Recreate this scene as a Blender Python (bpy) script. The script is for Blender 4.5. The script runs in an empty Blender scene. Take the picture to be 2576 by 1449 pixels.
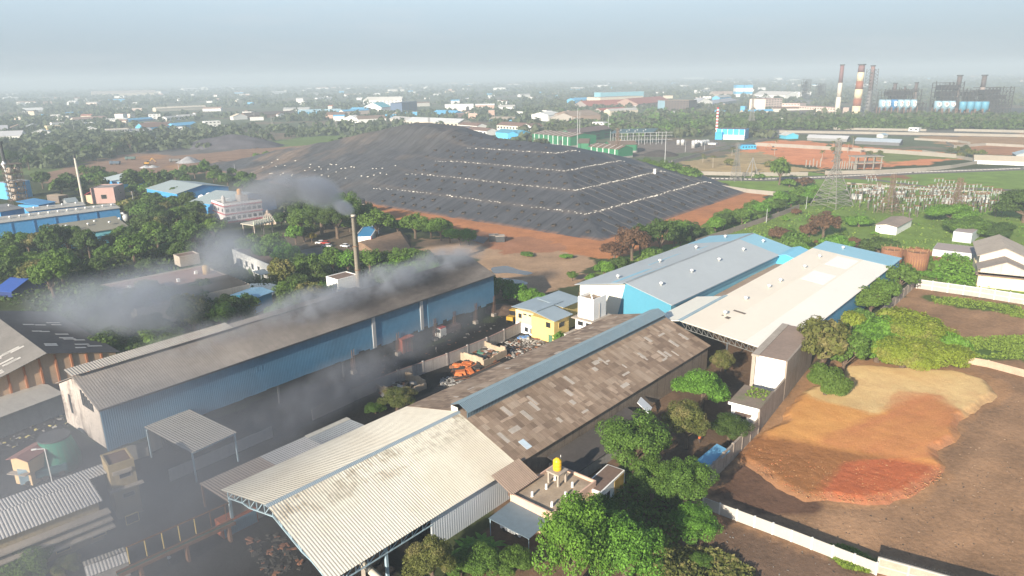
import bpy, bmesh, math, random
import numpy as np
from mathutils import Vector, Matrix
SC=bpy.context.scene; COL=SC.collection
rnd=random.Random(7)
PI=math.pi
# ------------------------------------------------------------------ survey: drone camera 70 m above flat ground
CW,CH,FOC,CAMH,PITCH,ROLL=2576.,1449.,1773.,70.,math.radians(16.8),0.0155
FW=np.array([0,math.cos(PITCH),-math.sin(PITCH)]); _r=np.array([1.,0,0]); _u=np.cross(_r,FW)
RT=math.cos(ROLL)*_r-math.sin(ROLL)*_u; UP=math.sin(ROLL)*_r+math.cos(ROLL)*_u
CAM=np.array([0,0,CAMH])
def at(u,v,z=0.):
    d=FW+RT*(u-CW/2)/FOC-UP*(v-CH/2)/FOC
    return CAM+d*((z-CAMH)/d[2])
def pix(p):
    d=np.asarray(p,float)-CAM; k=d@FW
    return CW/2+FOC*(d@RT)/k, CH/2-FOC*(d@UP)/k
def mpp(u,v):                       # metres spanned by one survey pixel at that ground point
    return float(np.linalg.norm(at(u,v)-CAM))/FOC
def rise(u,v,px):                   # real height of something px tall standing at ground point (u,v)
    p=at(u,v); lo,hi=0.,200.
    for _ in range(50):
        m=(lo+hi)/2
        if pix(p+np.array([0,0,m]))[1]>v-px: lo=m
        else: hi=m
    return m
OFF={1:(0,134.2),2:(858.7,134.2),3:(1717.3,134.2),4:(0,590.3),5:(858.7,590.3),6:(1717.3,590.3),7:(0,966),8:(858.7,966),9:(1717.3,966),
 'S1':(2079.6,147.6),'S2':(1677.1,147.6),'S3':(1274.6,268.3),'S4':(2146.7,536.7),'S5':(0,335.4),'S6':(402.5,402.5),'S7':(603.8,523.3),'S8':(0,1046.5)}
def q(k,x,y):
    o=OFF[k]; s=6. if isinstance(k,str) else 3.
    return (o[0]+x/s,o[1]+y/s)
def RECT(A,B,Cc,z):                 # footprint from three surveyed corners at height z: origin, angle, length, width
    a,b,c=at(*A,z)[:2],at(*B,z)[:2],at(*Cc,z)[:2]
    d=b-a; L=float(np.hypot(*d)); an=math.atan2(d[1],d[0]); n=np.array([-math.sin(an),math.cos(an)])
    w=float((c-a)@n)
    if w<0: a=a+n*w; w=-w
    return (float(a[0]),float(a[1])),an,L,w
# ------------------------------------------------------------------ materials
_M={}
def N(nt,t,**kw):
    n=nt.nodes.new(t)
    for k,v in kw.items(): setattr(n,k,v)
    return n
def mix(nt,fac,a,b,typ='MIX'):
    m=N(nt,'ShaderNodeMix',data_type='RGBA',blend_type=typ)
    for s,v in ((0,fac),(6,a),(7,b)):
        if isinstance(v,(tuple,list)): m.inputs[s].default_value=(*v[:3],1)
        elif isinstance(v,(int,float)): m.inputs[s].default_value=v
        else: nt.links.new(v,m.inputs[s])
    return m.outputs[2]
def ramp(nt,fac,stops,interp='LINEAR'):
    r=N(nt,'ShaderNodeValToRGB'); cr=r.color_ramp; cr.interpolation=interp
    while len(cr.elements)<len(stops): cr.elements.new(0.5)
    for e,(p,c) in zip(cr.elements,stops):
        e.position=p; e.color=(*c,1) if isinstance(c,(tuple,list)) else (c,c,c,1)
    nt.links.new(fac,r.inputs[0]); return r.outputs[0]
def noise(nt,vec,scale,detail=4,rough=.6):
    n=N(nt,'ShaderNodeTexNoise'); n.inputs['Scale'].default_value=scale; n.inputs['Detail'].default_value=detail; n.inputs['Roughness'].default_value=rough
    if vec is not None: nt.links.new(vec,n.inputs['Vector'])
    return n.outputs['Fac']
def mapping(nt,vec,scale):
    m=N(nt,'ShaderNodeMapping'); m.inputs['Scale'].default_value=scale; nt.links.new(vec,m.inputs['Vector']); return m.outputs[0]
def newmat(name):
    m=bpy.data.materials.new(name); m.use_nodes=True; nt=m.node_tree
    return m,nt,nt.nodes['Principled BSDF'],N(nt,'ShaderNodeTexCoord')
def mat(name,col,rough=.8,var=.18,vs=.12,corr=0,streak=0,scol=(.05,.04,.035),blot=0,bcol=(.05,.045,.04),bs=.08,metal=0,tiles=None,tramp=None,spec=.3):
    if name in _M: return _M[name]
    m,nt,b,tc=newmat(name); uv=tc.outputs['UV']; ob=tc.outputs['Object']
    if tiles:
        d=N(nt,'ShaderNodeVectorMath',operation='DIVIDE'); nt.links.new(uv,d.inputs[0]); d.inputs[1].default_value=(tiles[0],tiles[1],1)
        f=N(nt,'ShaderNodeVectorMath',operation='FLOOR'); nt.links.new(d.outputs[0],f.inputs[0])
        w=N(nt,'ShaderNodeTexWhiteNoise',noise_dimensions='3D'); nt.links.new(f.outputs[0],w.inputs['Vector'])
        cl=noise(nt,f.outputs[0],.2,3)
        a=N(nt,'ShaderNodeMath',operation='MULTIPLY_ADD'); nt.links.new(w.outputs['Value'],a.inputs[0]); a.inputs[1].default_value=.30
        a2=N(nt,'ShaderNodeMath',operation='MULTIPLY'); nt.links.new(cl,a2.inputs[0]); a2.inputs[1].default_value=1.02; nt.links.new(a2.outputs[0],a.inputs[2])
        c=ramp(nt,a.outputs[0],tramp)
    else: c=None
    n1=noise(nt,ob,vs,6,.65); n2=noise(nt,ob,vs*11,3)
    v=mix(nt,.4,n1,n2); lo=tuple(x*(1-var*1.6) for x in col); hi=tuple(min(1,x*(1+var*1.6)) for x in col)
    if c is None: c=ramp(nt,v,[(.25,lo),(.75,hi)])
    else: c=mix(nt,.55*var*2,c,ramp(nt,v,[(.3,.25),(.7,.75)]),'OVERLAY')
    if streak:
        s=noise(nt,mapping(nt,uv,(1.3,.07,1)),1.5,5,.7)
        c=mix(nt,ramp(nt,s,[(.5,0.),(.75,streak)]),c,scol)
    if blot:
        s=noise(nt,ob,bs,7,.7); c=mix(nt,ramp(nt,s,[(.48,0.),(.66,blot)]),c,bcol)
    nt.links.new(c,b.inputs['Base Color']); b.inputs['Roughness'].default_value=rough; b.inputs['Metallic'].default_value=metal
    b.inputs['Specular IOR Level'].default_value=spec
    if corr:
        w=N(nt,'ShaderNodeTexWave',wave_type='BANDS',bands_direction='X'); w.inputs['Scale'].default_value=.314/corr; nt.links.new(uv,w.inputs['Vector'])
        bp=N(nt,'ShaderNodeBump'); bp.inputs['Strength'].default_value=.6; bp.inputs['Distance'].default_value=.04
        nt.links.new(w.outputs['Fac'],bp.inputs['Height']); nt.links.new(bp.outputs[0],b.inputs['Normal'])
    _M[name]=m; return m
def leafmat(name,col,dry=None):
    if name in _M: return _M[name]
    m,nt,b,tc=newmat(name); g=N(nt,'ShaderNodeNewGeometry'); oi=N(nt,'ShaderNodeObjectInfo')
    n1=noise(nt,tc.outputs['Object'],2.2,3)
    lo=tuple(x*.62 for x in col); hi=(min(1,col[0]*1.55),min(1,col[1]*1.42),col[2]*1.3)
    c=ramp(nt,mix(nt,.5,n1,g.outputs['Random Per Island']),[(.25,lo),(.75,hi)])
    c=mix(nt,ramp(nt,oi.outputs['Random'],[(0.,0.),(1.,.45)]),c,(col[0]*1.5,col[1]*1.05,col[2]*.9))
    if dry: c=mix(nt,ramp(nt,noise(nt,tc.outputs['Object'],1.2,3),[(.5,0.),(.62,.8)]),c,dry)
    nt.links.new(c,b.inputs['Base Color']); b.inputs['Roughness'].default_value=.65; b.inputs['Specular IOR Level'].default_value=.25
    t=N(nt,'ShaderNodeBsdfTranslucent'); nt.links.new(c,t.inputs[0])
    ms=N(nt,'ShaderNodeMixShader'); ms.inputs[0].default_value=.3
    nt.links.new(b.outputs[0],ms.inputs[1]); nt.links.new(t.outputs[0],ms.inputs[2]); nt.links.new(ms.outputs[0],nt.nodes['Material Output'].inputs[0])
    _M[name]=m; return m
# ------------------------------------------------------------------ mesh builder
class MB:
    def __init__(s): s.v=[]; s.f=[]
    def poly(s,pts):
        k=len(s.v); s.v+=[tuple(map(float,p)) for p in pts]; s.f.append(tuple(range(k,k+len(pts)))); return s
    def hexa(s,b,t):
        k=len(s.v); s.v+=[tuple(map(float,p)) for p in list(b)+list(t)]; n=len(b)
        s.f.append(tuple(range(k+n-1,k-1,-1))); s.f.append(tuple(range(k+n,k+2*n)))
        for i in range(n): j=(i+1)%n; s.f.append((k+i,k+j,k+n+j,k+n+i))
        return s
    def box(s,x0,x1,y0,y1,z0,z1):
        c=[(x0,y0),(x1,y0),(x1,y1),(x0,y1)]
        return s.hexa([(x,y,z0) for x,y in c],[(x,y,z1) for x,y in c])
    def prism(s,pts,z0,z1): return s.hexa([(*p[:2],z0) for p in pts],[(*p[:2],z1) for p in pts])
    def ext(s,prof,x0,x1):          # (y,z) profile swept along x
        return s.hexa([(x0,y,z) for y,z in prof],[(x1,y,z) for y,z in prof])
    def tube(s,p0,p1,r0,r1=None,n=8,caps=True):
        r1=r0 if r1 is None else r1
        p0,p1=Vector(p0),Vector(p1); d=(p1-p0).normalized()
        a=d.orthogonal().normalized(); b=d.cross(a); k=len(s.v)
        for p,r in ((p0,r0),(p1,r1)):
            for i in range(n):
                t=2*PI*i/n; s.v.append(tuple(p+(a*math.cos(t)+b*math.sin(t))*r))
        for i in range(n): j=(i+1)%n; s.f.append((k+i,k+j,k+n+j,k+n+i))
        if caps: s.f.append(tuple(range(k+n-1,k-1,-1))); s.f.append(tuple(range(k+n,k+2*n)))
        return s
    def bar(s,p0,p1,w): return s.tube(p0,p1,w*.7,None,4)
    def lathe(s,prof,n=16,c=(0,0,0)):
        k=len(s.v)
        for r,z in prof:
            for i in range(n): t=2*PI*i/n; s.v.append((c[0]+r*math.cos(t),c[1]+r*math.sin(t),c[2]+z))
        for m in range(len(prof)-1):
            for i in range(n):
                j=(i+1)%n; s.f.append((k+m*n+i,k+m*n+j,k+(m+1)*n+j,k+(m+1)*n+i))
        s.f.append(tuple(range(k+n-1,k-1,-1))); e=k+(len(prof)-1)*n; s.f.append(tuple(range(e,e+n)))
        return s
    def corr(s,x0,x1,ya,za,yb,zb,per=.45,amp=.045,th=.03):   # ribbed sheet: ribs run from (ya,za) to (yb,zb)
        n=max(2,int((x1-x0)/per)); st=(x1-x0)/n; k=len(s.v); xs=[]
        for i in range(n):
            for f,h in ((0,0),(.35,0),(.5,1),(.85,1)): xs.append((x0+(i+f)*st,h*amp))
        xs.append((x1,0))
        for x,h in xs: s.v.append((x,ya,za+h)); s.v.append((x,yb,zb+h))
        for i in range(len(xs)-1): s.f.append((k+2*i,k+2*i+2,k+2*i+3,k+2*i+1))
        return s
    def mesh(s,name,mats,smooth=False,uv=True):
        me=bpy.data.meshes.new(name); me.from_pydata(s.v,[],s.f)
        for m in (mats if isinstance(mats,(list,tuple)) else [mats]): me.materials.append(m)
        if uv and len(s.f):
            l=me.uv_layers.new(name='UVMap'); dat=np.zeros(len(me.loops)*2,'f')
            for p in me.polygons:
                nn=p.normal
                if abs(nn.z)>.985: ax,ay=Vector((1,0,0)),Vector((0,1,0))
                else:
                    ax=Vector((-nn.y,nn.x,0)).normalized(); ay=nn.cross(ax)
                for li in p.loop_indices:
                    c=me.vertices[me.loops[li].vertex_index].co; dat[2*li]=c.dot(ax); dat[2*li+1]=c.dot(ay)
            l.data.foreach_set('uv',dat)
        if smooth: me.polygons.foreach_set('use_smooth',[True]*len(me.polygons))
        return me
    def build(s,name,mats,parent=None,smooth=False,uv=True):
        return link(name,s.mesh(name,mats,smooth,uv),parent)
def link(name,me,parent=None):
    o=bpy.data.objects.new(name,me); COL.objects.link(o)
    if parent is not None: o.parent=parent
    return o
def tag(o,label=None,cat=None,group=None,kind=None):
    for k,v in (('label',label),('category',cat),('group',group),('kind',kind)):
        if v: o[k]=v
    return o
LAND=[]                              # (phrase, x, y): landmarks that tree labels refer to
def thing(name,label,cat,loc=(0,0,0),rz=0.,group=None,mark=None):
    o=bpy.data.objects.new(name,None); COL.objects.link(o); o.empty_display_size=.5
    o.location=(float(loc[0]),float(loc[1]),float(loc[2]) if len(loc)>2 else 0.); o.rotation_euler=(0,0,rz)
    tag(o,label,cat,group)
    if mark: LAND.append((mark,float(loc[0]),float(loc[1])))
    return o
def struct(o,stuff=False): o['kind']='stuff' if stuff else 'structure'; return o
def dup(root,loc=None,rz=None,label=None,scale=None):
    r=root.copy(); COL.objects.link(r)
    if loc is not None: r.location=(float(loc[0]),float(loc[1]),float(loc[2]) if len(loc)>2 else 0.)
    if rz is not None: r.rotation_euler=(0,0,rz)
    if scale is not None: r.scale=(scale,)*3 if not isinstance(scale,(tuple,list)) else scale
    if label: r['label']=label
    for ch in root.children:
        c=ch.copy(); COL.objects.link(c); c.parent=r
        for g in ch.children:
            d=g.copy(); COL.objects.link(d); d.parent=c
    return r
# ------------------------------------------------------------------ building kit (local frame: x along the building, y across, origin at one corner)
DARKGLASS=mat('dark_opening',(.02,.022,.025),.35,.3)
WHITEF=mat('painted_white',(.78,.78,.76),.6,.06,streak=.15,scol=(.35,.33,.3))
def window(parent,face,s,z,w,h,name='window',fm=None,pm=None,L=0,W=0,dep=.06):
    """face: 0 at y=0, 1 at y=W, 2 at x=0, 3 at x=L; s along the face"""
    fm=fm or WHITEF; pm=pm or DARKGLASS
    def bx(mb,s0,s1,z0,z1,d0,d1):
        if face==0: mb.box(s0,s1,-d1,-d0,z0,z1)
        elif face==1: mb.box(s0,s1,W+d0,W+d1,z0,z1)
        elif face==2: mb.box(-d1,-d0,s0,s1,z0,z1)
        else: mb.box(L+d0,L+d1,s0,s1,z0,z1)
    a=MB(); f=.09*min(1.5,max(1,w/1.5)); d=dep
    bx(a,s-w/2-f,s+w/2+f,z+h/2,z+h/2+f,.0,d); bx(a,s-w/2-f,s+w/2+f,z-h/2-f,z-h/2,.0,d)
    bx(a,s-w/2-f,s-w/2,z-h/2,z+h/2,.0,d); bx(a,s+w/2,s+w/2+f,z-h/2,z+h/2,.0,d)
    o=a.build(name,fm,parent)
    p=MB(); bx(p,s-w/2,s+w/2,z-h/2,z+h/2,.0,d*.4); p.build('pane',pm,o)
    return o
def roofslabs(prof_r,x0,x1,th=.14):
    mb=MB()
    for (y0,z0),(y1,z1) in zip(prof_r[:-1],prof_r[1:]):
        mb.ext([(y0,z0),(y1,z1),(y1,z1+th),(y0,z0+th)],x0,x1)
    return mb
def shed(name,label,cat,rect,eave,ridge,rm,wm,yr=.5,group=None,oh=.5,z0=0.,eave2=None,mark=None,x0=None,x1=None):
    (ox,oy),an,L,W=rect
    t=thing(name,label,cat,(ox,oy,0),an,group,mark)
    e2=eave if eave2 is None else eave2; yr*=W
    MB().ext([(0,z0),(W,z0),(W,e2),(yr,ridge),(0,eave)],0,L).build('wall',wm,t)
    s1=(ridge-eave)/max(yr,.01); s2=(ridge-e2)/max(W-yr,.01)
    roofslabs([(-oh,eave-oh*s1+.02),(yr,ridge+.02),(W+oh,e2-oh*s2+.02)],-oh if x0 is None else x0,L+oh if x1 is None else x1).build('roof',rm,t)
    t['L']=L; t['W']=W
    return t
def flat(name,label,cat,rect,h,rm,wm,par=.6,pt=.25,group=None,mark=None,z0=0.):
    (ox,oy),an,L,W=rect
    t=thing(name,label,cat,(ox,oy,0),an,group,mark)
    MB().box(0,L,0,W,z0,h).build('wall',wm,t)
    MB().box(pt,L-pt,pt,W-pt,h,h+.05).build('roof',rm,t)
    if par>0:
        mb=MB(); mb.box(-.04,L+.04,-.04,pt,h-.1,h+par); mb.box(-.04,L+.04,W-pt,W+.04,h-.1,h+par); mb.box(-.04,pt,pt,W-pt,h-.1,h+par); mb.box(L-pt,L+.04,pt,W-pt,h-.1,h+par)
        mb.build('parapet',wm,t)
    return t
def strip(name,pts,w,z,m,kind='structure'):
    P=[Vector((*at(*p)[:2],0)) for p in pts]; mb=MB(); k=0
    Lf=[];Rt=[]
    for i,p in enumerate(P):
        d=(P[min(i+1,len(P)-1)]-P[max(i-1,0)]).normalized(); n=Vector((-d.y,d.x,0))*w/2
        Lf.append(p+n);Rt.append(p-n)
    for i in range(len(P)-1): mb.poly([(*Rt[i][:2],z),(*Rt[i+1][:2],z),(*Lf[i+1][:2],z),(*Lf[i][:2],z)])
    o=mb.build(name,m); o['kind']=kind; return o
def wallrun(name,label,pts,h,th,m,post=0,postm=None,cat='wall',group=None,ph=.15,mark=None,cope=None):
    P=[Vector((*at(*p)[:2],0)) for p in pts]
    t=thing(name,label,cat,P[0],0,group,mark); o=P[0]
    mb=MB(); pb=[]; cb=MB()
    for a,b in zip(P[:-1],P[1:]):
        a,b=a-o,b-o; d=(b-a).normalized(); n=Vector((-d.y,d.x,0))*th/2
        pts2=[a-n,b-n,b+n,a+n]; mb.prism(pts2,0,h)
        if cope: n2=n*1.25; cb.prism([a-n2,b-n2,b+n2,a+n2],h,h+.1)
        if post:
            L=(b-a).length; k=max(1,round(L/post))
            for i in range(k+1):
                c=a+(b-a)*i/k; w=max(th*.9,.16)*.8; e=d*w; f=n.normalized()*w
                pb.append(MB().prism([c-e-f,c+e-f,c+e+f,c-e+f],0,h+ph))
    mb.build('panel',m,t)
    if cope: cb.build('coping',cope,t)
    for p in pb[:100]: p.build('post',postm or m,t)
    return t
# ------------------------------------------------------------------ camera, light, sky
cam=bpy.data.cameras.new('camera'); co=bpy.data.objects.new('camera',cam); COL.objects.link(co)
mw=Matrix(((RT[0],UP[0],-FW[0],0),(RT[1],UP[1],-FW[1],0),(RT[2],UP[2],-FW[2],CAMH),(0,0,0,1))); co.matrix_world=mw
cam.sensor_width=36; cam.lens=36*FOC/CW; cam.clip_start=1; cam.clip_end=60000; SC.camera=co
AZ,EL=math.radians(32),math.radians(20.5)
sd=Vector((-math.sin(AZ)*math.cos(EL),-math.cos(AZ)*math.cos(EL),math.sin(EL)))     # towards the sun
sl=bpy.data.lights.new('sun','SUN'); so=bpy.data.objects.new('sun',sl); COL.objects.link(so)
so.rotation_euler=(-sd).to_track_quat('-Z','Y').to_euler(); sl.energy=5.0; sl.angle=math.radians(.6); sl.color=(1,.90,.75); so.location=(-80,-120,160)
W=bpy.data.worlds.new('World'); SC.world=W; W.use_nodes=True; wn=W.node_tree; bg=wn.nodes['Background']
sky=wn.nodes.new('ShaderNodeTexSky'); sky.sky_type='NISHITA'; sky.sun_disc=False; sky.sun_elevation=EL; sky.sun_rotation=math.atan2(sd.x,sd.y)
sky.air_density=1.; sky.dust_density=.6; sky.ozone_density=2.
wtc=N(wn,'ShaderNodeTexCoord'); cn=noise(wn,mapping(wn,wtc.outputs['Generated'],(3.2,3.2,22)),1.7,5,.6)
sz=N(wn,'ShaderNodeSeparateXYZ'); wn.links.new(wtc.outputs['Generated'],sz.inputs[0])
hz_=ramp(wn,sz.outputs['Z'],[(.0,(.262,.315,.362)),(.045,(.30,.366,.425)),(.10,(.395,.49,.565))])
hs=N(wn,'ShaderNodeVectorMath',operation='SCALE'); wn.links.new(hz_,hs.inputs[0]); hs.inputs['Scale'].default_value=9.6
sk=mix(wn,ramp(wn,sz.outputs['Z'],[(.08,.93),(.45,0.)]),sky.outputs[0],hs.outputs[0])
wn.links.new(mix(wn,ramp(wn,cn,[(.52,0.),(.8,.22)]),sk,(4.6,4.7,4.9)),bg.inputs[0]); bg.inputs[1].default_value=.074
SC.view_settings.view_transform='Standard'; SC.view_settings.look='None'; SC.view_settings.exposure=1.15; SC.view_settings.gamma=1
SC.cycles.use_denoising=True
try: SC.cycles.denoiser='OPENIMAGEDENOISE'
except Exception: pass
SC.cycles.max_bounces=6; SC.cycles.diffuse_bounces=2; SC.cycles.glossy_bounces=2; SC.cycles.transmission_bounces=2; SC.cycles.volume_bounces=1; SC.cycles.transparent_max_bounces=8
SC.cycles.use_adaptive_sampling=True; SC.cycles.adaptive_threshold=.015; SC.cycles.sample_clamp_indirect=4
SC.cycles.volume_max_steps=64
# ------------------------------------------------------------------ value noise for laying out the land
def vnoise(x,y,s,seed=0):
    rs=np.random.RandomState(seed); T=rs.rand(256,256); X=np.asarray(x)/s; Y=np.asarray(y)/s
    i=np.floor(X).astype(int); j=np.floor(Y).astype(int); fx=X-i; fy=Y-j; fx=fx*fx*(3-2*fx); fy=fy*fy*(3-2*fy)
    g=lambda a,b:T[a%256,b%256]
    return (g(i,j)*(1-fx)+g(i+1,j)*fx)*(1-fy)+(g(i,j+1)*(1-fx)+g(i+1,j+1)*fx)*fy
def fbm(x,y,s,seed=0,o=4):
    t=0;a=1;n=0
    for k in range(o): t=t+a*vnoise(x,y,s/2**k,seed+k); n+=a; a*=.55
    return t/n
def inpoly(x,y,P):
    r=np.zeros(np.shape(x),bool); n=len(P)
    for i in range(n):
        x0,y0=P[i]; x1,y1=P[(i+1)%n]
        c=((y0>y)!=(y1>y)); 
        if y0==y1: continue
        r^=c&(x<(x1-x0)*(y-y0)/(y1-y0)+x0)
    return r
def G(pts): return [tuple(at(*p)[:2]) for p in pts]
# ------------------------------------------------------------------ ground: one sheet out to the horizon, its soils laid out as surface colours
def axis(segs):
    out=[]
    for a,b,n,geo in segs:
        out+=list(np.geomspace(a,b,n,endpoint=False) if geo else np.linspace(a,b,n,endpoint=False))
    return out
ys=np.array(axis([(20,62,10,0),(62,480,300,0),(480,1000,150,0),(1000,2200,90,0),(2200,15000,50,1)])+[15000])
xp=axis([(0,240,160,0),(240,700,130,0),(700,1600,70,0),(1600,13000,30,1)])+[13000]
xs=np.array([-v for v in xp[:0:-1]]+xp)
GX,GY=np.meshgrid(xs,ys)
wx=GX+(fbm(GX,GY,14,1)-.5)*9*np.clip(GY/150,.5,3); wy=GY+(fbm(GX,GY,14,9)-.5)*9*np.clip(GY/150,.5,3)
C0=np.zeros(GX.shape+(3,)); 
f1=fbm(GX,GY,190,3)[...,None]; f2=fbm(GX,GY,60,5)[...,None]
C0[:]=np.array((.075,.095,.05))*(1-f1)+np.array((.13,.145,.085))*f1
C0=np.where(f2>.62,np.array((.17,.13,.09)),C0)
near=(GY<560)[...,None]; C0=np.where(near,np.array((.05,.062,.025)),C0)
ZONES=[ # (soil colour, outline as surveyed ground points)
 ((.022,.020,.019),[(-900,1500),(-300,980),(60,960),(150,1010),(260,1150),(1240,800),(1320,770),(1330,800),(1470,860),(1300,1050),(1000,1449),(1000,1900),(-900,1900)]),
 ((.15,.095,.06),[(1280,1200),(1780,920),(1730,810),(2060,815),(2060,900),(1890,1100),(1760,1240),(1600,1449),(1560,1900),(960,1900)]),
 ((.022,.02,.019),[(900,1380),(1240,1180),(1700,860),(1330,760),(1200,900),(700,1100),(400,1300),(500,1500)]),
 ((.32,.19,.107),[(1770,1230),(2040,930),(2150,852),(2305,722),(2576,770),(3300,860),(3800,2200),(1600,2200),(1700,1300)]),
 ((.40,.225,.115),[(1945,1055),(1868,1110),(1838,1152),(1890,1192),(1960,1235),(2030,1270),(2185,1282),(2305,1262),(2380,1205),(2378,1155),(2420,1115),(2430,1065),(2525,1002),(2500,950),(2405,925),(2250,915),(2110,912),(2045,955),(1990,1008)]),
 ((.15,.082,.052),[(1790,1240),(1870,1130),(1960,1190),(2060,1265),(2040,1300),(1900,1290)]),
 ((.085,.066,.053),[(960,1040),(1080,985),(1300,880),(1330,820),(1480,840),(1560,870),(1300,1010),(1060,1060)]),  # reddish-brown yard earth; its sunlit patches are put into the lighter colour
 ((.19,.12,.08),[(1790,1290),(2210,1455),(2300,2200),(1500,2200),(1600,1430),(1720,1330)]),
 ((.11,.085,.045),[(1640,1430),(1700,1390),(1830,1400),(1900,1500),(1900,1900),(1500,1900)]),
 ((.09,.13,.03),[(2340,745),(2430,752),(2576,775),(2576,800),(2480,775),(2350,765)]),
 ((.085,.14,.03),[(2420,850),(2576,845),(2576,905),(2440,900)]),
 ((.09,.16,.03),[(2060,1370),(2130,1375),(2200,1415),(2200,1445),(2120,1430)]),
 ((.15,.225,.045),[(1560,640),(1900,512),(2050,480),(2120,440),(2700,470),(3000,520),(3000,860),(2300,715),(2010,665),(1800,590),(1500,720)]),
 ((.31,.135,.06),[(2170,640),(2300,622),(2480,652),(2420,665),(2260,655)]),
 ((.16,.24,.05),[(1770,455),(1930,440),(2100,432),(2576,428),(2900,450),(2700,480),(2130,478),(2040,480),(1880,478)]),
 ((.26,.12,.065),[(2060,432),(2280,436),(2330,448),(2180,452),(2070,446)]),
 ((.43,.18,.075),[(840,505),(1000,520),(1180,560),(1320,592),(1470,612),(1560,600),(1700,560),(1860,500),(1940,490),(1905,512),(1760,575),(1700,600),(1560,650),(1450,640),(1330,625),(1180,610),(1080,575),(900,535)]),
 ((.36,.235,.145),[(1040,595),(1190,600),(1330,618),(1470,640),(1500,660),(1480,700),(1440,720),(1330,762),(1240,745),(1190,640),(1060,655)]),
 ((.33,.155,.085),[(1180,575),(1330,600),(1420,612),(1430,625),(1300,640),(1180,600)]),
 ((.12,.09,.06),[(640,600),(900,560),(1010,590),(1060,640),(900,660),(740,640)]),
 ((.12,.17,.05),[(560,372),(760,345),(870,340),(900,352),(860,362),(700,382)]),
 ((.11,.15,.05),[(100,392),(-200,420),(-200,445),(110,440),(240,420)]),
 ((.25,.155,.105),[(80,440),(250,400),(420,370),(560,360),(690,372),(800,362),(850,368),(760,385),(640,400),(620,425),(470,440),(300,448),(150,460)]),
 ((.32,.17,.09),[(300,398),(420,388),(410,400),(330,405)]),((.34,.19,.1),[(410,420),(450,412),(470,425),(430,435)]),
 ((.13,.12,.115),[(330,385),(480,366),(600,350),(690,360),(600,378),(430,392)]),
 ((.12,.16,.05),[(480,420),(640,400),(700,395),(640,430),(560,440)]),
 ((.42,.30,.15),[(1680,420),(1880,405),(2030,425),(2100,428),(1990,436),(1760,432)]),
 ((.60,.225,.10),[(1860,385),(1930,352),(2080,358),(2200,372),(2400,384),(2430,400),(2200,425),(2080,425),(1950,405)]),
 ((.16,.19,.06),[(2190,378),(2380,388),(2400,398),(2240,408),(2180,395)]),
 ((.34,.25,.13),[(1690,410),(1900,380),(1960,400),(1900,412),(1760,425)]),
 ((.33,.2,.11),[(2310,345),(2420,330),(2700,340),(2700,372),(2500,372),(2370,362)]),
 ((.35,.17,.09),[(2390,368),(2500,362),(2700,372),(2700,395),(2480,388)]),
 ((.17,.14,.12),[(1450,370),(1580,360),(1800,352),(1840,365),(1700,388),(1620,395),(1500,385)]),
 ((.13,.12,.11),[(1840,318),(2120,322),(2560,330),(2560,345),(2100,340),(1830,336)]),
 ((.06,.06,.065),[(2080,280),(2576,290),(2700,285),(2576,272),(2100,268)]),
]
for col,pl in ZONES:
    P=G(pl); m=inpoly(wx,wy,P); C0[m]=col
_o=at(1470,600)[:2]; _la=math.radians(50); _df=(wx-_o[0])*math.cos(_la)+(wy-_o[1])*math.sin(_la); _dr=-(wx-_o[0])*math.sin(_la)+(wy-_o[1])*math.cos(_la)
C0[((_df>-13)&(_df<12)&(_dr>-24)&(_dr<175))|((_dr>-24)&(_dr<6)&(_df>-13)&(_df<168))]=(.40,.17,.075)
_s1=fbm(GX*.75+GY*.66,(GY*.75-GX*.66)*6,26,91)[...,None]; _s2=fbm(GX,GY,24,95)[...,None]
C0*=np.where((GX>20)&(GY<260)&(GX+0*GY>GY*.25),1,0)[...,None]*((.62+.55*_s1)*(.72+.56*_s2)-1)+1
ny,nx=GX.shape; verts=np.stack([GX.ravel(),GY.ravel(),np.zeros(GX.size)],1)
ii=np.arange(ny*nx).reshape(ny,nx); quads=np.stack([ii[:-1,:-1],ii[:-1,1:],ii[1:,1:],ii[1:,:-1]],-1).reshape(-1,4)
def npmesh(name,verts,quads,m,col=None,uv=None,smooth=True):
    me=bpy.data.meshes.new(name); nv=len(verts); nf=len(quads)
    me.vertices.add(nv); me.vertices.foreach_set('co',np.asarray(verts,'f').ravel())
    me.loops.add(nf*4); me.loops.foreach_set('vertex_index',np.asarray(quads,'i').ravel())
    me.polygons.add(nf); me.polygons.foreach_set('loop_start',np.arange(0,nf*4,4,dtype='i')); me.polygons.foreach_set('loop_total',np.full(nf,4,'i'))
    if smooth: me.polygons.foreach_set('use_smooth',np.ones(nf,bool))
    if col is not None:
        a=me.color_attributes.new('soil','FLOAT_COLOR','POINT'); a.data.foreach_set('color',np.concatenate([col,np.ones((nv,1))],1).astype('f').ravel())
    if uv is not None:
        l=me.uv_layers.new(name='UVMap'); l.data.foreach_set('uv',np.asarray(uv)[np.asarray(quads).ravel()].astype('f').ravel())
    me.materials.append(m); me.update(); me.validate(); return me
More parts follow.
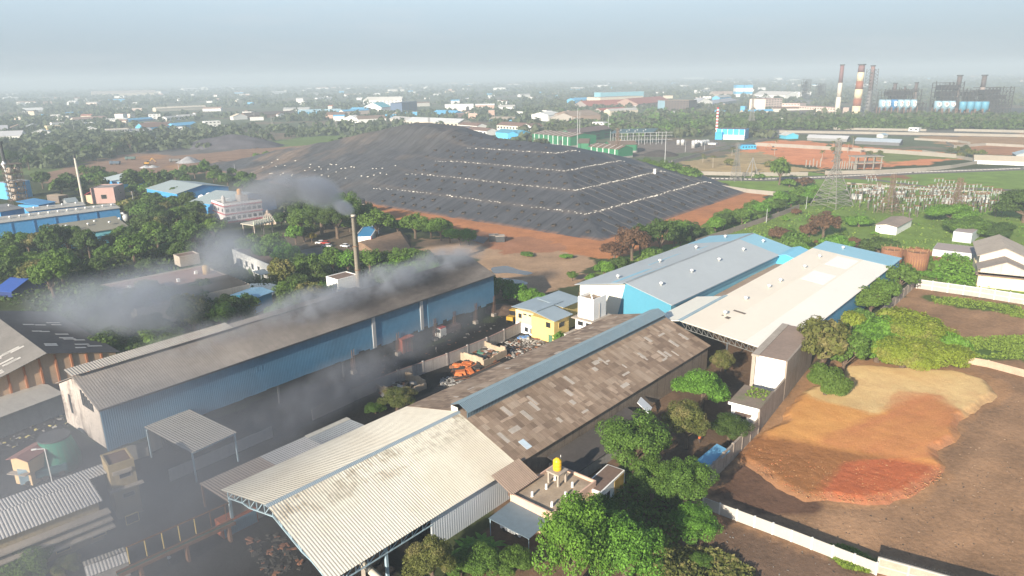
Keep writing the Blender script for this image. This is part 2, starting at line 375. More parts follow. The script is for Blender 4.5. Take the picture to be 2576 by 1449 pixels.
def soilmat(name,bump=.25,bs=.7,vs=(.09,1.2),amt=.75,rough=.95,tracks=False):
    m,nt,b,tc=newmat(name); at_=N(nt,'ShaderNodeAttribute',attribute_name='soil'); ob=tc.outputs['Object']
    n1=noise(nt,ob,vs[0],6,.65); n2=noise(nt,ob,vs[1],5,.7)
    c=mix(nt,amt,at_.outputs['Color'],ramp(nt,mix(nt,.5,n1,n2),[(.3,.22),(.7,.78)]),'OVERLAY')
    c=mix(nt,ramp(nt,noise(nt,ob,.035,5,.7),[(.45,0.),(.7,.35)]),c,mix(nt,.6,c,(.03,.026,.02)))
    if tracks:
        s=noise(nt,mapping(nt,ob,(.5,.06,1)),.9,4,.7); c=mix(nt,ramp(nt,s,[(.5,0.),(.72,.35)]),c,(.30,.22,.16))
    nt.links.new(c,b.inputs['Base Color']); b.inputs['Roughness'].default_value=rough; b.inputs['Specular IOR Level'].default_value=.1
    bp=N(nt,'ShaderNodeBump'); bp.inputs['Strength'].default_value=bump; bp.inputs['Distance'].default_value=.35
    nt.links.new(noise(nt,ob,bs,6,.7),bp.inputs['Height']); nt.links.new(bp.outputs[0],b.inputs['Normal']); return m
GM=soilmat('ground_soil',.5,.9)
ZG=np.zeros(GX.shape); plot=inpoly(GX,GY,G([(1790,1240),(2160,860),(2310,735),(3300,880),(3800,2200),(1720,2200)]))
ZG+=np.where(plot,(fbm(GX,GY,9,21)-.5)*.5,0)-np.where(plot,.12,0)
verts[:,2]=ZG.ravel()
struct(link('ground',npmesh('ground',verts,quads,GM,C0.reshape(-1,3))))
# ------------------------------------------------------------------ landfill: terraced mound under black geotextile
LO=at(1470,600)[:2]; LA=math.radians(50); LF=np.array([math.cos(LA),math.sin(LA)]); LR=np.array([-math.sin(LA),math.cos(LA)])
PD=[-9,0,21,24,45,48,68,71,94,97,116,135,220]; PZ=[-1,0,5.8,6.1,11.8,12.1,17.8,18.1,23.8,24.1,27.5,29.,29.]
def sstep(a,b,x): t=np.clip((x-a)/(b-a),0,1); return t*t*(3-2*t)
def landz(df,dr):
    df=np.asarray(df,float); dr=np.asarray(dr,float)
    d1=df-.12*np.clip(dr-130,0,300); d2=dr+9; d3=.65*(163-df)+.686*(dr+6); d4=1.0*(235-df)
    d=np.minimum(np.minimum(d1,d2),np.minimum(d3,d4))
    z=np.interp(d,PD,PZ); zs=np.interp(d,[-9,0,30,60,100,140],[-1,0,8,16,28,30])
    k=sstep(150,195,dr+(fbm(df,dr,40,4)-.5)*40); z=z*(1-k)+zs*k
    z=z+8.*sstep(70,108,d1)*sstep(160,225,dr)*sstep(235,170,df)
    z=np.minimum(z,np.clip((420-dr)*.2,-1,99)+(fbm(df,dr,25,6)-.5)*3*k)
    z=z+k*((fbm(df,dr,38,8)-.5)*4.5+(fbm(df,dr,12,12)-.5)*1.2)*sstep(0,25,d)+(fbm(df,dr,6,14)-.5)*.5*sstep(2,10,d)
    return z,d,k
gf=np.arange(-12,240,1.); gr=np.arange(-24,425,1.); A_,B_=np.meshgrid(gf,gr)
zz,dd,kk=landz(A_,B_)
XY=LO[None,None]+A_[...,None]*LF+B_[...,None]*LR
lv=np.stack([XY[...,0].ravel(),XY[...,1].ravel(),zz.ravel()],1)
ii=np.arange(A_.size).reshape(A_.shape); lq=np.stack([ii[:-1,:-1],ii[1:,:-1],ii[1:,1:],ii[:-1,1:]],-1).reshape(-1,4)
keep=(zz.ravel()[lq]>-.6).any(1); lq=lq[keep][:,::-1]
front=(A_<B_+9); uu=np.where(front,B_,A_); vv=np.where(front,A_,B_)
sheet=np.array((.058,.059,.065)); old=np.array((.072,.068,.064)); brown=np.array((.17,.125,.095))
e1=fbm(A_,B_,30,31)[...,None]; lc=sheet*(1-kk[...,None])+kk[...,None]*(sheet*1.1*(1-e1)+old*e1)
tipm=(sstep(250,330,B_)*sstep(.35,.6,fbm(A_,B_,22,40))*.9+.22*sstep(.6,.72,fbm(A_,B_,18,44))*kk)[...,None]; lc=lc*(1-tipm)+brown*tipm
foot=(sstep(3.,-.5,dd)*(fbm(A_,B_,7,50)>.4))[...,None]; lc=lc*(1-foot*.8)+np.array((.26,.13,.07))*foot*.8
bench=np.zeros(A_.shape)
for b0 in (22.5,46.5,69.5,95.5): bench=np.maximum(bench,np.exp(-((dd-b0)/2.2)**2))
bench=(bench*(1-kk)*.7)[...,None]; lc=lc*(1-bench)+np.array((.14,.115,.095))*bench
def sheetmat():
    m,nt,b,tc=newmat('black_geotextile'); at_=N(nt,'ShaderNodeAttribute',attribute_name='soil'); uv=tc.outputs['UV']; ob=tc.outputs['Object']
    s=noise(nt,mapping(nt,uv,(.75,.05,1)),1.,6,.75); s2=noise(nt,mapping(nt,uv,(.22,.03,1)),1.,3,.6)
    c=mix(nt,.8,at_.outputs['Color'],ramp(nt,mix(nt,.4,s,s2),[(.33,.18),(.67,.82)]),'OVERLAY')
    c=mix(nt,.35,c,ramp(nt,noise(nt,ob,.12,5),[(.3,.3),(.7,.72)]),'OVERLAY')
    sx=N(nt,'ShaderNodeSeparateXYZ'); nt.links.new(uv,sx.inputs[0]); dv=N(nt,'ShaderNodeMath',operation='DIVIDE'); nt.links.new(sx.outputs['X'],dv.inputs[0]); dv.inputs[1].default_value=6.4
    wob=N(nt,'ShaderNodeMath',operation='MULTIPLY_ADD'); nt.links.new(noise(nt,ob,.06,3),wob.inputs[0]); wob.inputs[1].default_value=1.1; nt.links.new(dv.outputs[0],wob.inputs[2])
    fr=N(nt,'ShaderNodeMath',operation='FRACT'); nt.links.new(wob.outputs[0],fr.inputs[0])
    c=mix(nt,ramp(nt,fr.outputs[0],[(0.,.7),(.06,.5),(.1,0.)]),c,(.018,.018,.02))
    nt.links.new(c,b.inputs['Base Color']); b.inputs['Roughness'].default_value=.62; b.inputs['Specular IOR Level'].default_value=.25
    bp=N(nt,'ShaderNodeBump'); bp.inputs['Strength'].default_value=.5; bp.inputs['Distance'].default_value=.5
    nt.links.new(s,bp.inputs['Height']); nt.links.new(bp.outputs[0],b.inputs['Normal']); return m
o=link('landfill_hill',npmesh('landfill_hill',lv,lq,sheetmat(),lc.reshape(-1,3),np.stack([uu.ravel(),vv.ravel()],1))); struct(o)
LAND.append(('terraced black landfill',float(LO[0]),float(LO[1])))
def lpt(df,dr,dz=0):
    z=float(landz(df,dr)[0]); p=LO+df*LF+dr*LR; return Vector((p[0],p[1],z+dz))
TYRE=mat('worn_tyre_rubber',(.03,.026,.023),.85,.3,blot=.6,bcol=(.13,.09,.06),bs=.5)
tm=MB()
for i in range(12):                 # tyre ring: profile swept round
    pass
def ring(R,r,n=14,k=7):
    mb=MB(); 
    for i in range(n):
        a=2*PI*i/n
        for j in range(k):
            b=2*PI*j/k; mb.v.append(((R+r*math.cos(b))*math.cos(a),(R+r*math.cos(b))*math.sin(a),r*.9*math.sin(b)+r*.9))
    for i in range(n):
        for j in range(k):
            mb.f.append((i*k+j,((i+1)%n)*k+j,((i+1)%n)*k+(j+1)%k,i*k+(j+1)%k))
    return mb
tyre_me=ring(.62,.24).mesh('tyre',TYRE,True,False)
BAG=mat('white_sandbag',(.60,.57,.50),.8,.15)
bmb=MB(); bmb.lathe([(.28,0),(.44,.06),(.46,.16),(.38,.28),(.16,.33)],10); bag_me=bmb.mesh('sandbag',BAG,True,False)
def normal_at(df,dr):
    a=lpt(df+1.5,dr)-lpt(df-1.5,dr); b=lpt(df,dr+1.5)-lpt(df,dr-1.5); n=a.cross(b); return n if n.z>0 else -n
tyres=[]
for lv_,(d0,d1) in enumerate(((1,21),(24,45),(48,68),(71,94),(97,128))):
    for f in (.3,.72):
        d=d0+(d1-d0)*f
        x=d-9+4
        while x<min(185,150+d*.4):
            if rnd.random()<.86: tyres.append((d+rnd.uniform(-1.5,1.5),x))
            x+=rnd.uniform(7.5,12.5)
        x=d+5; d_=d-9
        while .65*(163-x)+.686*(d_+6)>d+2:
            if rnd.random()<.86: tyres.append((x,d_+rnd.uniform(-1.5,1.5)))
            x+=rnd.uniform(7.5,12)
for df,dr in tyres[:290]:
    o=link('tyre',tyre_me); o.location=lpt(df,dr,-.02); o.rotation_euler=normal_at(df,dr).to_track_quat('Z','Y').to_euler()
    s=rnd.uniform(1.1,1.6); o.scale=(s,s,s)
    tag(o,'worn tyre laid on the black sheeting of the landfill to hold it down','tyre','tyres weighting the landfill sheeting')
bags=[]
for b0,xe in ((22.6,172),(46.6,168),(69.6,168),(95.6,160)):
    x=b0-8
    while x<xe:
        if rnd.random()<.8: bags.append((b0+rnd.uniform(-.8,.8),x))
        x+=rnd.uniform(1.6,3.1)
    x=b0; d_=b0-9
    while .65*(163-x)+.686*(d_+6)>b0-6:
        bags.append((x,d_+rnd.uniform(-.7,.7))); x+=rnd.uniform(1.3,2.8)
rnd.shuffle(bags)
for i,(df,dr) in enumerate(bags[:298]):
    o=link('sandbag',bag_me); o.location=lpt(df,dr,-.03); o.rotation_euler=(0,0,rnd.uniform(0,3)); s=rnd.uniform(.9,1.25); o.scale=(s*1.15,s*.7,s*.7)
    tag(o,'white sandbag in the rows along the landfill terraces','sandbag','sandbags along the landfill terraces')
mb=MB()
for df,dr in bags[298:]+[(rnd.uniform(30,60),rnd.uniform(180,330)) for _ in range(40)]:
    p=lpt(df,dr); k=rnd.uniform(.25,.45); mb.box(p.x-k*1.4,p.x+k*1.4,p.y-k,p.y+k,p.z-.05,p.z+.3)
tag(struct(mb.build('loose_bags',BAG),True),'scattered pale bags strewn over the older landfill slopes','bags')
# ropes holding the sheeting
ROPE=mat('pale_rope',(.24,.21,.18),.9,.1)
for k in range(17):
    df=14+k*8.6+rnd.uniform(-1,1); a=None; mb=MB()
    for dr in np.arange(-8,min(60,df-12),4.):
        if .65*(163-df)+.686*(dr+6)<1: continue
        p=lpt(df+rnd.uniform(-.3,.3),dr,.06)
        if a is not None: mb.tube(a,p,.035,None,3,False)
        a=p
    if mb.f: tag(mb.build('tie_rope',ROPE),'thin pale rope running down the right flank of the landfill sheeting','rope','ropes over the landfill sheeting')
# orange soil heap spread over the brown plot
MO=[(1955,1062),(1880,1110),(1850,1150),(1900,1185),(1965,1225),(2030,1258),(2180,1268),(2290,1250),(2362,1200),(2360,1150),(2400,1110),(2410,1060),(2505,1000),(2480,960),(2400,935),(2250,925),(2120,920),(2060,960),(2000,1010)]
P=np.array(G(MO)); x0,y0=P.min(0)-4; x1,y1=P.max(0)+4
hx,hy=np.meshgrid(np.arange(x0,x1,.3),np.arange(y0,y1,.3)); wx_=hx+(fbm(hx,hy,6,61)-.5)*3; wy_=hy+(fbm(hx,hy,6,62)-.5)*3
dist=np.full(hx.shape,1e9); 
for i in range(len(P)):
    a,b=P[i],P[(i+1)%len(P)]; d=b-a; t=np.clip(((wx_-a[0])*d[0]+(wy_-a[1])*d[1])/(d@d),0,1); dist=np.minimum(dist,np.hypot(wx_-a[0]-t*d[0],wy_-a[1]-t*d[1]))
ins=inpoly(wx_,wy_,P); dist=np.where(ins,dist,-dist)
U0,V0=at(1880,1120)[:2],at(2320,1200)[:2]
low=sstep(1.,-1.,(hy-np.interp(hx,[at(1860,1090)[0],at(2370,1200)[0]],[at(1860,1090)[1],at(2370,1175)[1]]))/2.)   # lower, cloddy part
hz=(.75-.15*low)*sstep(-.2,1.8,dist)+(fbm(hx,hy,3.5,63)-.5)*.16*sstep(0,2,dist)+low*(fbm(hx,hy,.7,64,2)-.5)*.14*sstep(0,1,dist)-.3*sstep(.3,-.6,dist)
tan=np.array((.66,.45,.21)); red=np.array((.52,.20,.085)); org=np.array((.62,.30,.095)); cl=np.array((.31,.135,.05)); crd=np.array((.42,.12,.05))
def soft(pts,amp=4.,n=6):
    Q=np.array(G(pts)); a=0
    for k in range(n): a=a+inpoly(hx+(fbm(hx,hy,5,200+k)-.5)*amp*(.6+.25*k)+(k-2.5)*.25,hy+(fbm(hx,hy,5,230+k)-.5)*amp*(.6+.25*k),Q)
    return (a/n)[...,None]
sw=fbm(hx*.9+hy*.4,(hy*.9-hx*.4)*4,9,77)[...,None]
mt_=soft([(2050,915),(2250,905),(2400,920),(2500,955),(2530,1005),(2430,1050),(2330,1000),(2200,1050),(2080,1020),(2010,990)]); mr_=soft([(2250,990),(2380,1000),(2430,1060),(2380,1160),(2240,1165),(2060,1120),(2150,1075),(2230,1050)])
mc=org*(1-mt_)+tan*mt_; mr_=np.clip(mr_*(.55+.9*(sw-.35)),0,1); mc=mc*(1-mr_)+red*mr_
lw=low[...,None]; r2=soft([(2120,1170),(2370,1150),(2380,1210),(2300,1260),(2110,1285),(2060,1245)],2.5); mc=mc*(1-lw)+lw*(cl*(1-r2)+crd*r2)
edge=sstep(2.4,.2,dist+(fbm(hx,hy,1.2,78)-.5)*2.2)[...,None]; mc=mc*(1-edge*.55)+np.array((.30,.17,.10))*edge*.55
mv=np.stack([hx.ravel(),hy.ravel(),hz.ravel()],1); ii=np.arange(hx.size).reshape(hx.shape); mq=np.stack([ii[:-1,:-1],ii[:-1,1:],ii[1:,1:],ii[1:,:-1]],-1).reshape(-1,4)
mq=mq[(dist.ravel()[mq]>-.5).any(1)]
o=link('orange_soil_terrain',npmesh('orange_soil_terrain',mv,mq,soilmat('orange_soil',.35,2.2,(.25,2.6),.45),mc.reshape(-1,3))); struct(o)
# spoil heaps in the far dig, earth bund near the pond, puddle, liner pond
def heap(name,u,v,wpx,hpx,col,asp=1.,kind='structure',seed=0):
    p=at(u,v); R=wpx*mpp(u,v)/2; H=rise(u,v,hpx); n=34; mb=[];cc=[]
    gx,gy=np.meshgrid(np.linspace(-1.15,1.15,n),np.linspace(-1.15,1.15,n)); r=np.hypot(gx,gy)+(fbm(gx*10,gy*10,5,seed)-.5)*.35
    z=H*np.clip(1-r,0,1)**.85+(fbm(gx*20,gy*20,3,seed+3)-.5)*.12*H*np.clip(1.1-r,0,1)-.03
    vv_=np.stack([(p[0]+gx*R).ravel(),(p[1]+gy*R*asp).ravel(),z.ravel()],1); ii=np.arange(n*n).reshape(n,n)
    qd=np.stack([ii[:-1,:-1],ii[:-1,1:],ii[1:,1:],ii[1:,:-1]],-1).reshape(-1,4); qd=qd[(r.ravel()[qd]<1.08).all(1)]
    c=np.tile(np.array(col),(n*n,1))*(.8+.4*fbm(gx*10,gy*10,2,seed+5).ravel()[:,None])
    return link(name,npmesh(name,vv_,qd,GM,c))
struct(heap('dark_spoil_terrain',*q(1,1750,705),250,32,(.085,.08,.09),.5,seed=81))
for (x,y,w,h,c,lab) in ((1425,822,52,16,(.3,.3,.31),'pointed grey gravel heap in the middle of the red dig'),(1655,838,50,11,(.2,.14,.11),'low brown earth heap right of the grey gravel heap'),
     (1100,862,26,6,(.4,.4,.4),'small pale gravel heap at the left of a pair in the dig'),(1155,860,26,6,(.36,.36,.36),'small pale gravel heap at the right of a pair in the dig'),(1700,700,60,20,(.2,.17,.15),'tan spoil ridge beside the excavator on the dark heap')):
    tag(heap('spoil_heap',*q(1,x,y),w,h,c,seed=x),lab,'heap','spoil heaps in the dig')
tag(heap('spoil_heap',1262,780,90,16,(.13,.085,.06),seed=5),'reddish earth heap at the end of the long blue shed','heap')
tag(heap('spoil_heap',*q('S3',2320,730),90,14,(.07,.06,.055),seed=15),'dark waste heap beside the steel frame hall','heap')
WATER,nt,b,tc=newmat('puddle_water'); b.inputs['Base Color'].default_value=(.10,.085,.07,1); b.inputs['Roughness'].default_value=.08
b.inputs['Specular IOR Level'].default_value=.5
def blob(name,pts,z,m,seed=0,amp=1.2):
    P=np.array(G(pts)); n=len(P); out=[]
    for i in range(n):
        a,b,c,d=P[i-1],P[i],P[(i+1)%n],P[(i+2)%n]
        for t in np.linspace(0,1,6,endpoint=False):
            p=.5*(2*b+(c-a)*t+(2*a-5*b+4*c-d)*t*t+(3*b-a-3*c+d)*t**3)
            out.append((p[0]+(vnoise(p[0],p[1],3,seed)-.5)*amp,p[1]+(vnoise(p[1],p[0],3,seed)-.5)*amp,z))
    return MB().poly(out).build(name,m)
struct(blob('puddle_water',[q(5,1130,250),q(5,1250,235),q(5,1330,262),q(5,1450,285),q(5,1400,302),q(5,1260,290),q(5,1150,290)],.03,WATER,3))
struct(blob('puddle_water',[q(5,1160,325),q(5,1300,335),q(5,1420,365),q(5,1330,380),q(5,1200,345)],.03,WATER,5))
LINER=mat('black_pond_liner',(.07,.072,.08),.45,.3,.3,blot=.5,bcol=(.2,.16,.12),bs=.2)
struct(blob('liner_pond',[q('S7',840,690),q('S7',1000,620),q('S7',1200,600),q('S7',1400,640),q('S7',1570,700),q('S7',1500,770),q('S7',1250,770),q('S7',950,760)],.05,LINER,7,2))
# ------------------------------------------------------------------ near sheds
CREAM=mat('cream_sheet_roof',(.665,.615,.51),.55,.07,.08,streak=.28,scol=(.36,.29,.2),blot=.35,bcol=(.40,.32,.22),bs=.05)
def ridge_stains(m):
    nt=m.node_tree; b=nt.nodes['Principled BSDF']; old=b.inputs['Base Color'].links[0].from_socket
    tc=N(nt,'ShaderNodeTexCoord'); sp=N(nt,'ShaderNodeSeparateXYZ'); nt.links.new(tc.outputs['Object'],sp.inputs[0])
    dv=N(nt,'ShaderNodeMath',operation='MULTIPLY'); nt.links.new(sp.outputs['Y'],dv.inputs[0]); dv.inputs[1].default_value=1/28
    band=ramp(nt,dv.outputs[0],[(.24,0.),(.33,.55),(.46,1.),(.5,.9),(.53,0.)])
    n1=noise(nt,mapping(nt,tc.outputs['Object'],(.16,.5,1)),1.,5,.7); n2=noise(nt,mapping(nt,tc.outputs['Object'],(2.2,.35,1)),1.,3,.6)
    k=N(nt,'ShaderNodeMath',operation='MULTIPLY'); nt.links.new(band,k.inputs[0]); nt.links.new(ramp(nt,mix(nt,.45,n1,n2),[(.47,0.),(.6,.8)]),k.inputs[1])
    nt.links.new(mix(nt,k.outputs[0],old,(.24,.19,.125)),b.inputs['Base Color'])
ridge_stains(CREAM)
CREAM2=mat('pale_cream_sheet',(.74,.70,.60),.55,.05,.05)
GREYSH=mat('grey_fibre_sheet',(.36,.33,.29),.85,.14,.1,streak=.45,scol=(.17,.14,.12),blot=.3,bcol=(.22,.19,.17),bs=.12)
GREYSH2=mat('weathered_grey_sheet',(.44,.42,.40),.85,.12,.1,streak=.4,scol=(.2,.18,.17))
TRUSS=mat('pale_blue_steel',(.33,.45,.52),.6,.15,blot=.3,bcol=(.2,.15,.12),bs=.5)
RUST=mat('rusty_steel',(.16,.085,.05),.85,.3,.6)
DARKST=mat('dark_steel',(.06,.062,.065),.7,.25,.5)
STEEL=mat('galvanised_steel',(.42,.43,.43),.55,.15,.5,metal=.2)
BLUEW=mat('blue_sheet_wall',(.085,.215,.335),.6,.12,.06,corr=.4,streak=.4,scol=(.05,.12,.19),blot=.45,bcol=(.06,.12,.17),bs=.06)
BLUER=mat('blue_sheet_roof',(.25,.46,.56),.5,.06,.06,corr=.5)
BLUEW2=mat('bright_blue_wall',(.07,.37,.58),.5,.06,.08,corr=.4)
BLUEW3=mat('faded_blue_wall',(.16,.33,.50),.6,.12,.08,corr=.4,streak=.2,scol=(.3,.3,.3))
LBLUE=mat('light_blue_wall',(.2,.48,.62),.55,.08,.08,corr=.4)
SOOTW=mat('sooty_white_sheet',(.50,.44,.39),.75,.15,.12,streak=.7,scol=(.13,.085,.065),blot=.95,bcol=(.085,.06,.05),bs=.17)
SOOTR=mat('sooty_grey_roof',(.21,.195,.18),.85,.2,.06,corr=.5,streak=.3,scol=(.08,.07,.065),blot=.85,bcol=(.055,.05,.05),bs=.035)
OLDR=mat('patched_fibre_roof',(.2,.15,.12),.92,.3,.1,corr=.35,tiles=(1.05,1.5),tramp=[(.3,(.13,.088,.062)),(.5,(.19,.132,.094)),(.64,(.25,.178,.125)),(.8,(.315,.235,.172)),(.98,(.38,.30,.23))],streak=.5,scol=(.07,.05,.04))
OLDW=mat('old_plank_cladding',(.19,.15,.115),.9,.3,.3,streak=.8,scol=(.055,.042,.035))
WHITEW=mat('ribbed_white_sheet',(.60,.63,.66),.55,.06,.08,corr=.5)
CONC=mat('concrete',(.36,.31,.26),.9,.2,.25,streak=.35,scol=(.15,.12,.1))
CONCG=mat('grey_concrete',(.30,.28,.26),.9,.2,.25,streak=.4,scol=(.14,.12,.1))
WHITEP=mat('whitewash',(.80,.79,.76),.8,.06,.2,streak=.25,scol=(.4,.36,.3))
YELLOW=mat('yellow_wash',(.68,.50,.18),.85,.08,.2,streak=.3,scol=(.3,.24,.14))
PINK=mat('pink_wash',(.60,.40,.30),.85,.1,.2,streak=.3,scol=(.3,.2,.15))
ROOFC=mat('dirty_roof_slab',(.36,.28,.20),.92,.2,.12,blot=.5,bcol=(.16,.12,.095),bs=.15)
BROWNR=mat('brown_roof_slab',(.17,.115,.09),.95,.2,.15)
TINROOF=mat('blue_grey_tin',(.27,.33,.37),.6,.08,.1,corr=.3)
# --- open-fronted cream shed and the old patched shed share one ridge line
A0=at(830,1449,6.2)[:2]; SA=math.radians(48.2)
EAV,RID,WID,LC,LO_=6.2,11.3,28.,37.8,109.; EAL=7.9
ux=np.array([math.cos(SA),math.sin(SA)]); uy=np.array([-math.sin(SA),math.cos(SA)])
t=thing('cream_shed','big cream ribbed open-front shed with blue trusses, nearest the camera','shed',(*A0,0),SA,None,'cream open shed')
for (ya,za,yb,zb) in ((-.7,EAV-.26,WID/2,RID),(WID+.7,EAL-.2,WID/2,RID)):
    MB().corr(-.6,LC,ya,za,yb,zb,.46,.042).build('roof',CREAM,t)
MB().ext([(WID/2-.5,RID-.12),(WID/2+.5,RID-.12),(WID/2+.08,RID+.14),(WID/2-.08,RID+.14)],-.7,LC+.2).build('ridge_cap',TINROOF,t)
mb=MB(); mb.box(18,LC,-.06,.06,.0,EAV-.1); mb.build('wall',WHITEW,t)
mb=MB(); mb.box(0,LC,WID-.1,WID,0,EAV-.4); mb.build('back_wall',GREYSH,t)
def gtruss(x,parent):
    mb=MB(); d=1.5
    def top(y): e=EAV if y<WID/2 else EAL; return e+(RID-e)*(1-abs(y-WID/2)/(WID/2))-.25
    ys_=[WID*i/12 for i in range(13)]
    for i in range(12):
        a,b=ys_[i],ys_[i+1]; za,zb=top(a),top(b); la=max(za-d-(.5 if 2<i<10 else 0),EAV-1.7); lb=max(zb-d-(.5 if 2<i+1<10 else 0),EAV-1.7)
        mb.bar((x,a,za),(x,b,zb),.2); mb.bar((x,a,la),(x,b,lb),.2); mb.bar((x,a,za),(x,a,la),.12); mb.bar((x,a,la) if i<6 else (x,b,lb),(x,b,zb) if i<6 else (x,a,za),.12)
        mb.bar((x+.8,a,za),(x+.8,b,zb),.14); mb.bar((x,a,za),(x+.8,b,zb),.1)
    mb.bar((x,WID,top(WID)),(x,WID,EAV-1.7),.16)
    return mb.build('truss',TRUSS,parent)
for x in (.2,9.5,18.5,28,36.5): gtruss(x,t)
for x in (.2,9.5,18.5,28,36.5):
    for y in (.25,WID-.25): MB().box(x-.2,x+.2,y-.2,y+.2,0,EAV-.4).build('column',TRUSS,t)
mb=MB()
for i in range(9):
    xa,xb=i*2.05,(i+1)*2.05; mb.bar((xa,0,EAV-.4),(xb,0,EAV-.4),.16); mb.bar((xa,0,EAV-1.9),(xb,0,EAV-1.9),.16); mb.bar((xa,0,EAV-1.9),(xb,0,EAV-.4),.11); mb.bar((xb,0,EAV-1.9),(xb,0,EAV-.4),.11)
mb.build('eave_girder',TRUSS,t)
t2=thing('old_shed','long old shed with patched brown fibre roof, behind the cream roof','shed',(A0[0]+ux[0]*LC,A0[1]+ux[1]*LC,0),SA,None,'patched old shed')
LL=LO_-LC
MB().ext([(0,0),(WID,0),(WID,EAL-.1),(WID/2,RID-.35),(0,EAV-.1)],0.1,LL).build('wall',OLDW,t2)
roofslabs([(-.5,EAV-.22),(WID/2,RID-.05)],0.02,LL+.4,.1).build('roof',OLDR,t2)
roofslabs([(WID/2,RID-.05),(WID+.5,EAL-.17)],0.02,LL+.4,.1).build('roof',OLDR,t2)
# loose patches and broken sheets on the old roof
def onroof(x,y):
    e=EAV if y<WID/2 else EAL
    return e-.1+(RID-e)*(1-abs(y-WID/2)/(WID/2))+.06
for k,(m,lo,hi) in enumerate(((mat('pale_patch_sheet',(.40,.35,.30),.9,.2),.06,.1),(mat('tan_patch_sheet',(.36,.27,.2),.9,.2),.05,.08),(mat('dark_patch_sheet',(.06,.05,.045),.9,.2),.03,.05))):
    mb=MB()
    for _ in range(46):
        x=rnd.uniform(1,LL-2); y=rnd.choice((rnd.uniform(1,WID/2-2.6),rnd.uniform(1,WID/2-2.6),rnd.uniform(WID/2+2.6,WID-1))); lw=rnd.choice((.5,.9,1.05)); ll=rnd.choice((1.2,1.9,2.6))
        if rnd.random()<.4: lw,ll=ll,lw
        h=rnd.uniform(lo,hi); pts=[(x,y),(x+lw,y),(x+lw,y+ll),(x,y+ll)]
        if y<WID/2<y+ll+2.4: continue
        mb.hexa([(a,b,onroof(a,b)+.02) for a,b in pts],[(a,b,onroof(a,b)+.04+h) for a,b in pts])
    o=mb.build('patch_sheets',m,t2); o['kind']='stuff'
# ridge monitor
MONR=mat('blue_grey_monitor_sheet',(.135,.19,.225),.5,.1,.1,streak=.2,scol=(.3,.25,.2))
mb=MB(); mb.corr(.2,LL-.3,WID/2-2.5,RID+.45,WID/2,RID+1.5,.4,.05); mb.build('monitor_roof',MONR,t2)
mb=MB(); mb.corr(.2,LL-.3,WID/2+2.4,RID+.55,WID/2,RID+1.5,.4,.05); mb.build('monitor_roof',MONR,t2)
mb=MB()
n_=int((LL-.5)/.4)
for i in range(n_): mb.box(.3+i*.4,.5+i*.4,WID/2-2.12,WID/2-2.02,RID-.95,RID+.38)
mb.build('monitor_ribs',MONR,t2)
MB().box(.3,LL-.4,WID/2-2.0,WID/2-1.9,RID-.95,RID+.45).build('monitor_side',DARKST,t2)
MB().box(.3,LL-.4,WID/2+1.9,WID/2+2.0,RID-.8,RID+.3).build('monitor_side',DARKST,t2)
mb=MB(); mb.box(.15,.3,WID/2+.3,WID/2+2.0,RID-.5,RID+.6); mb.build('monitor_end',CREAM2,t2)
MB().hexa([(4,.9,onroof(4,.9)+.1),(5.4,.9,onroof(4,.9)+.1),(5.4,3,onroof(4,3)+.1),(4,3,onroof(4,3)+.1)],[(4,.9,onroof(4,.9)+.16),(5.4,.9,onroof(4,.9)+.16),(5.4,3,onroof(4,3)+.16),(4,3,onroof(4,3)+.16)]).build('roof_light',mat('pale_blue_sheet',(.5,.58,.64),.4),t2)
def on_grid(x,y,z=0): return (A0[0]+ux[0]*x+uy[0]*y,A0[1]+ux[1]*x+uy[1]*y,z)
# lean-to left of cream roof
r=RECT((500,1213),(872,1048),(585,1258),4.8)
t=thing('lean_to_shed','grey fibre-sheet lean-to along the left side of the cream roof','shed',r[0],r[1])
L_,W_=r[2],max(r[3],7.6)
for (xa,xb,m) in ((0,L_*.37,mat('brown_fibre_sheet',(.34,.27,.22),.9,.12,.1,streak=.5,scol=(.17,.13,.1))),(L_*.37,L_*.68,GREYSH2),(L_*.68,L_,mat('flat_grey_sheet',(.33,.34,.34),.8,.15,.1,blot=.3))):
    MB().corr(xa,xb,-.3,5.0,W_,4.5,.5,.06).build('roof',m,t)
mb=MB(); mb.box(L_*.68,L_,W_-1.2,W_,4.62,4.7); mb.build('edge_sheet',CREAM,t)
for x in (.3,L_*.33,L_*.66,L_-.3): MB().box(x-.15,x+.15,W_-.5,W_-.2,0,4.45).build('column',RUST,t)
MB().box(.2,L_,.1,.2,0,4.7).build('wall',GREYSH,t)
def soot(m,axis,stops,scale,stretch,col,amt):
    nt=m.node_tree; b=nt.nodes['Principled BSDF']; old=b.inputs['Base Color'].links[0].from_socket
    tc=N(nt,'ShaderNodeTexCoord'); sp=N(nt,'ShaderNodeSeparateXYZ'); nt.links.new(tc.outputs['Object'],sp.inputs[0])
    dv=N(nt,'ShaderNodeMath',operation='MULTIPLY'); nt.links.new(sp.outputs[axis],dv.inputs[0]); dv.inputs[1].default_value=scale
    k=N(nt,'ShaderNodeMath',operation='MULTIPLY'); nt.links.new(ramp(nt,dv.outputs[0],stops),k.inputs[0]); nt.links.new(ramp(nt,noise(nt,mapping(nt,tc.outputs['Object'],stretch),1.,6,.7),[(.3,amt*.35),(.62,amt)]),k.inputs[1])
    nt.links.new(mix(nt,k.outputs[0],old,col),b.inputs['Base Color'])
SOOTR=mat('sooty_brown_grey_roof',(.27,.235,.205),.85,.16,.06,corr=.5,streak=.35,scol=(.12,.10,.09),blot=.5,bcol=(.12,.105,.095),bs=.05)
soot(SOOTR,'X',[(.3,0.),(.5,.75),(.75,1.),(1.,.7)],1/115,(.05,.12,.1),(.045,.037,.033),.95)
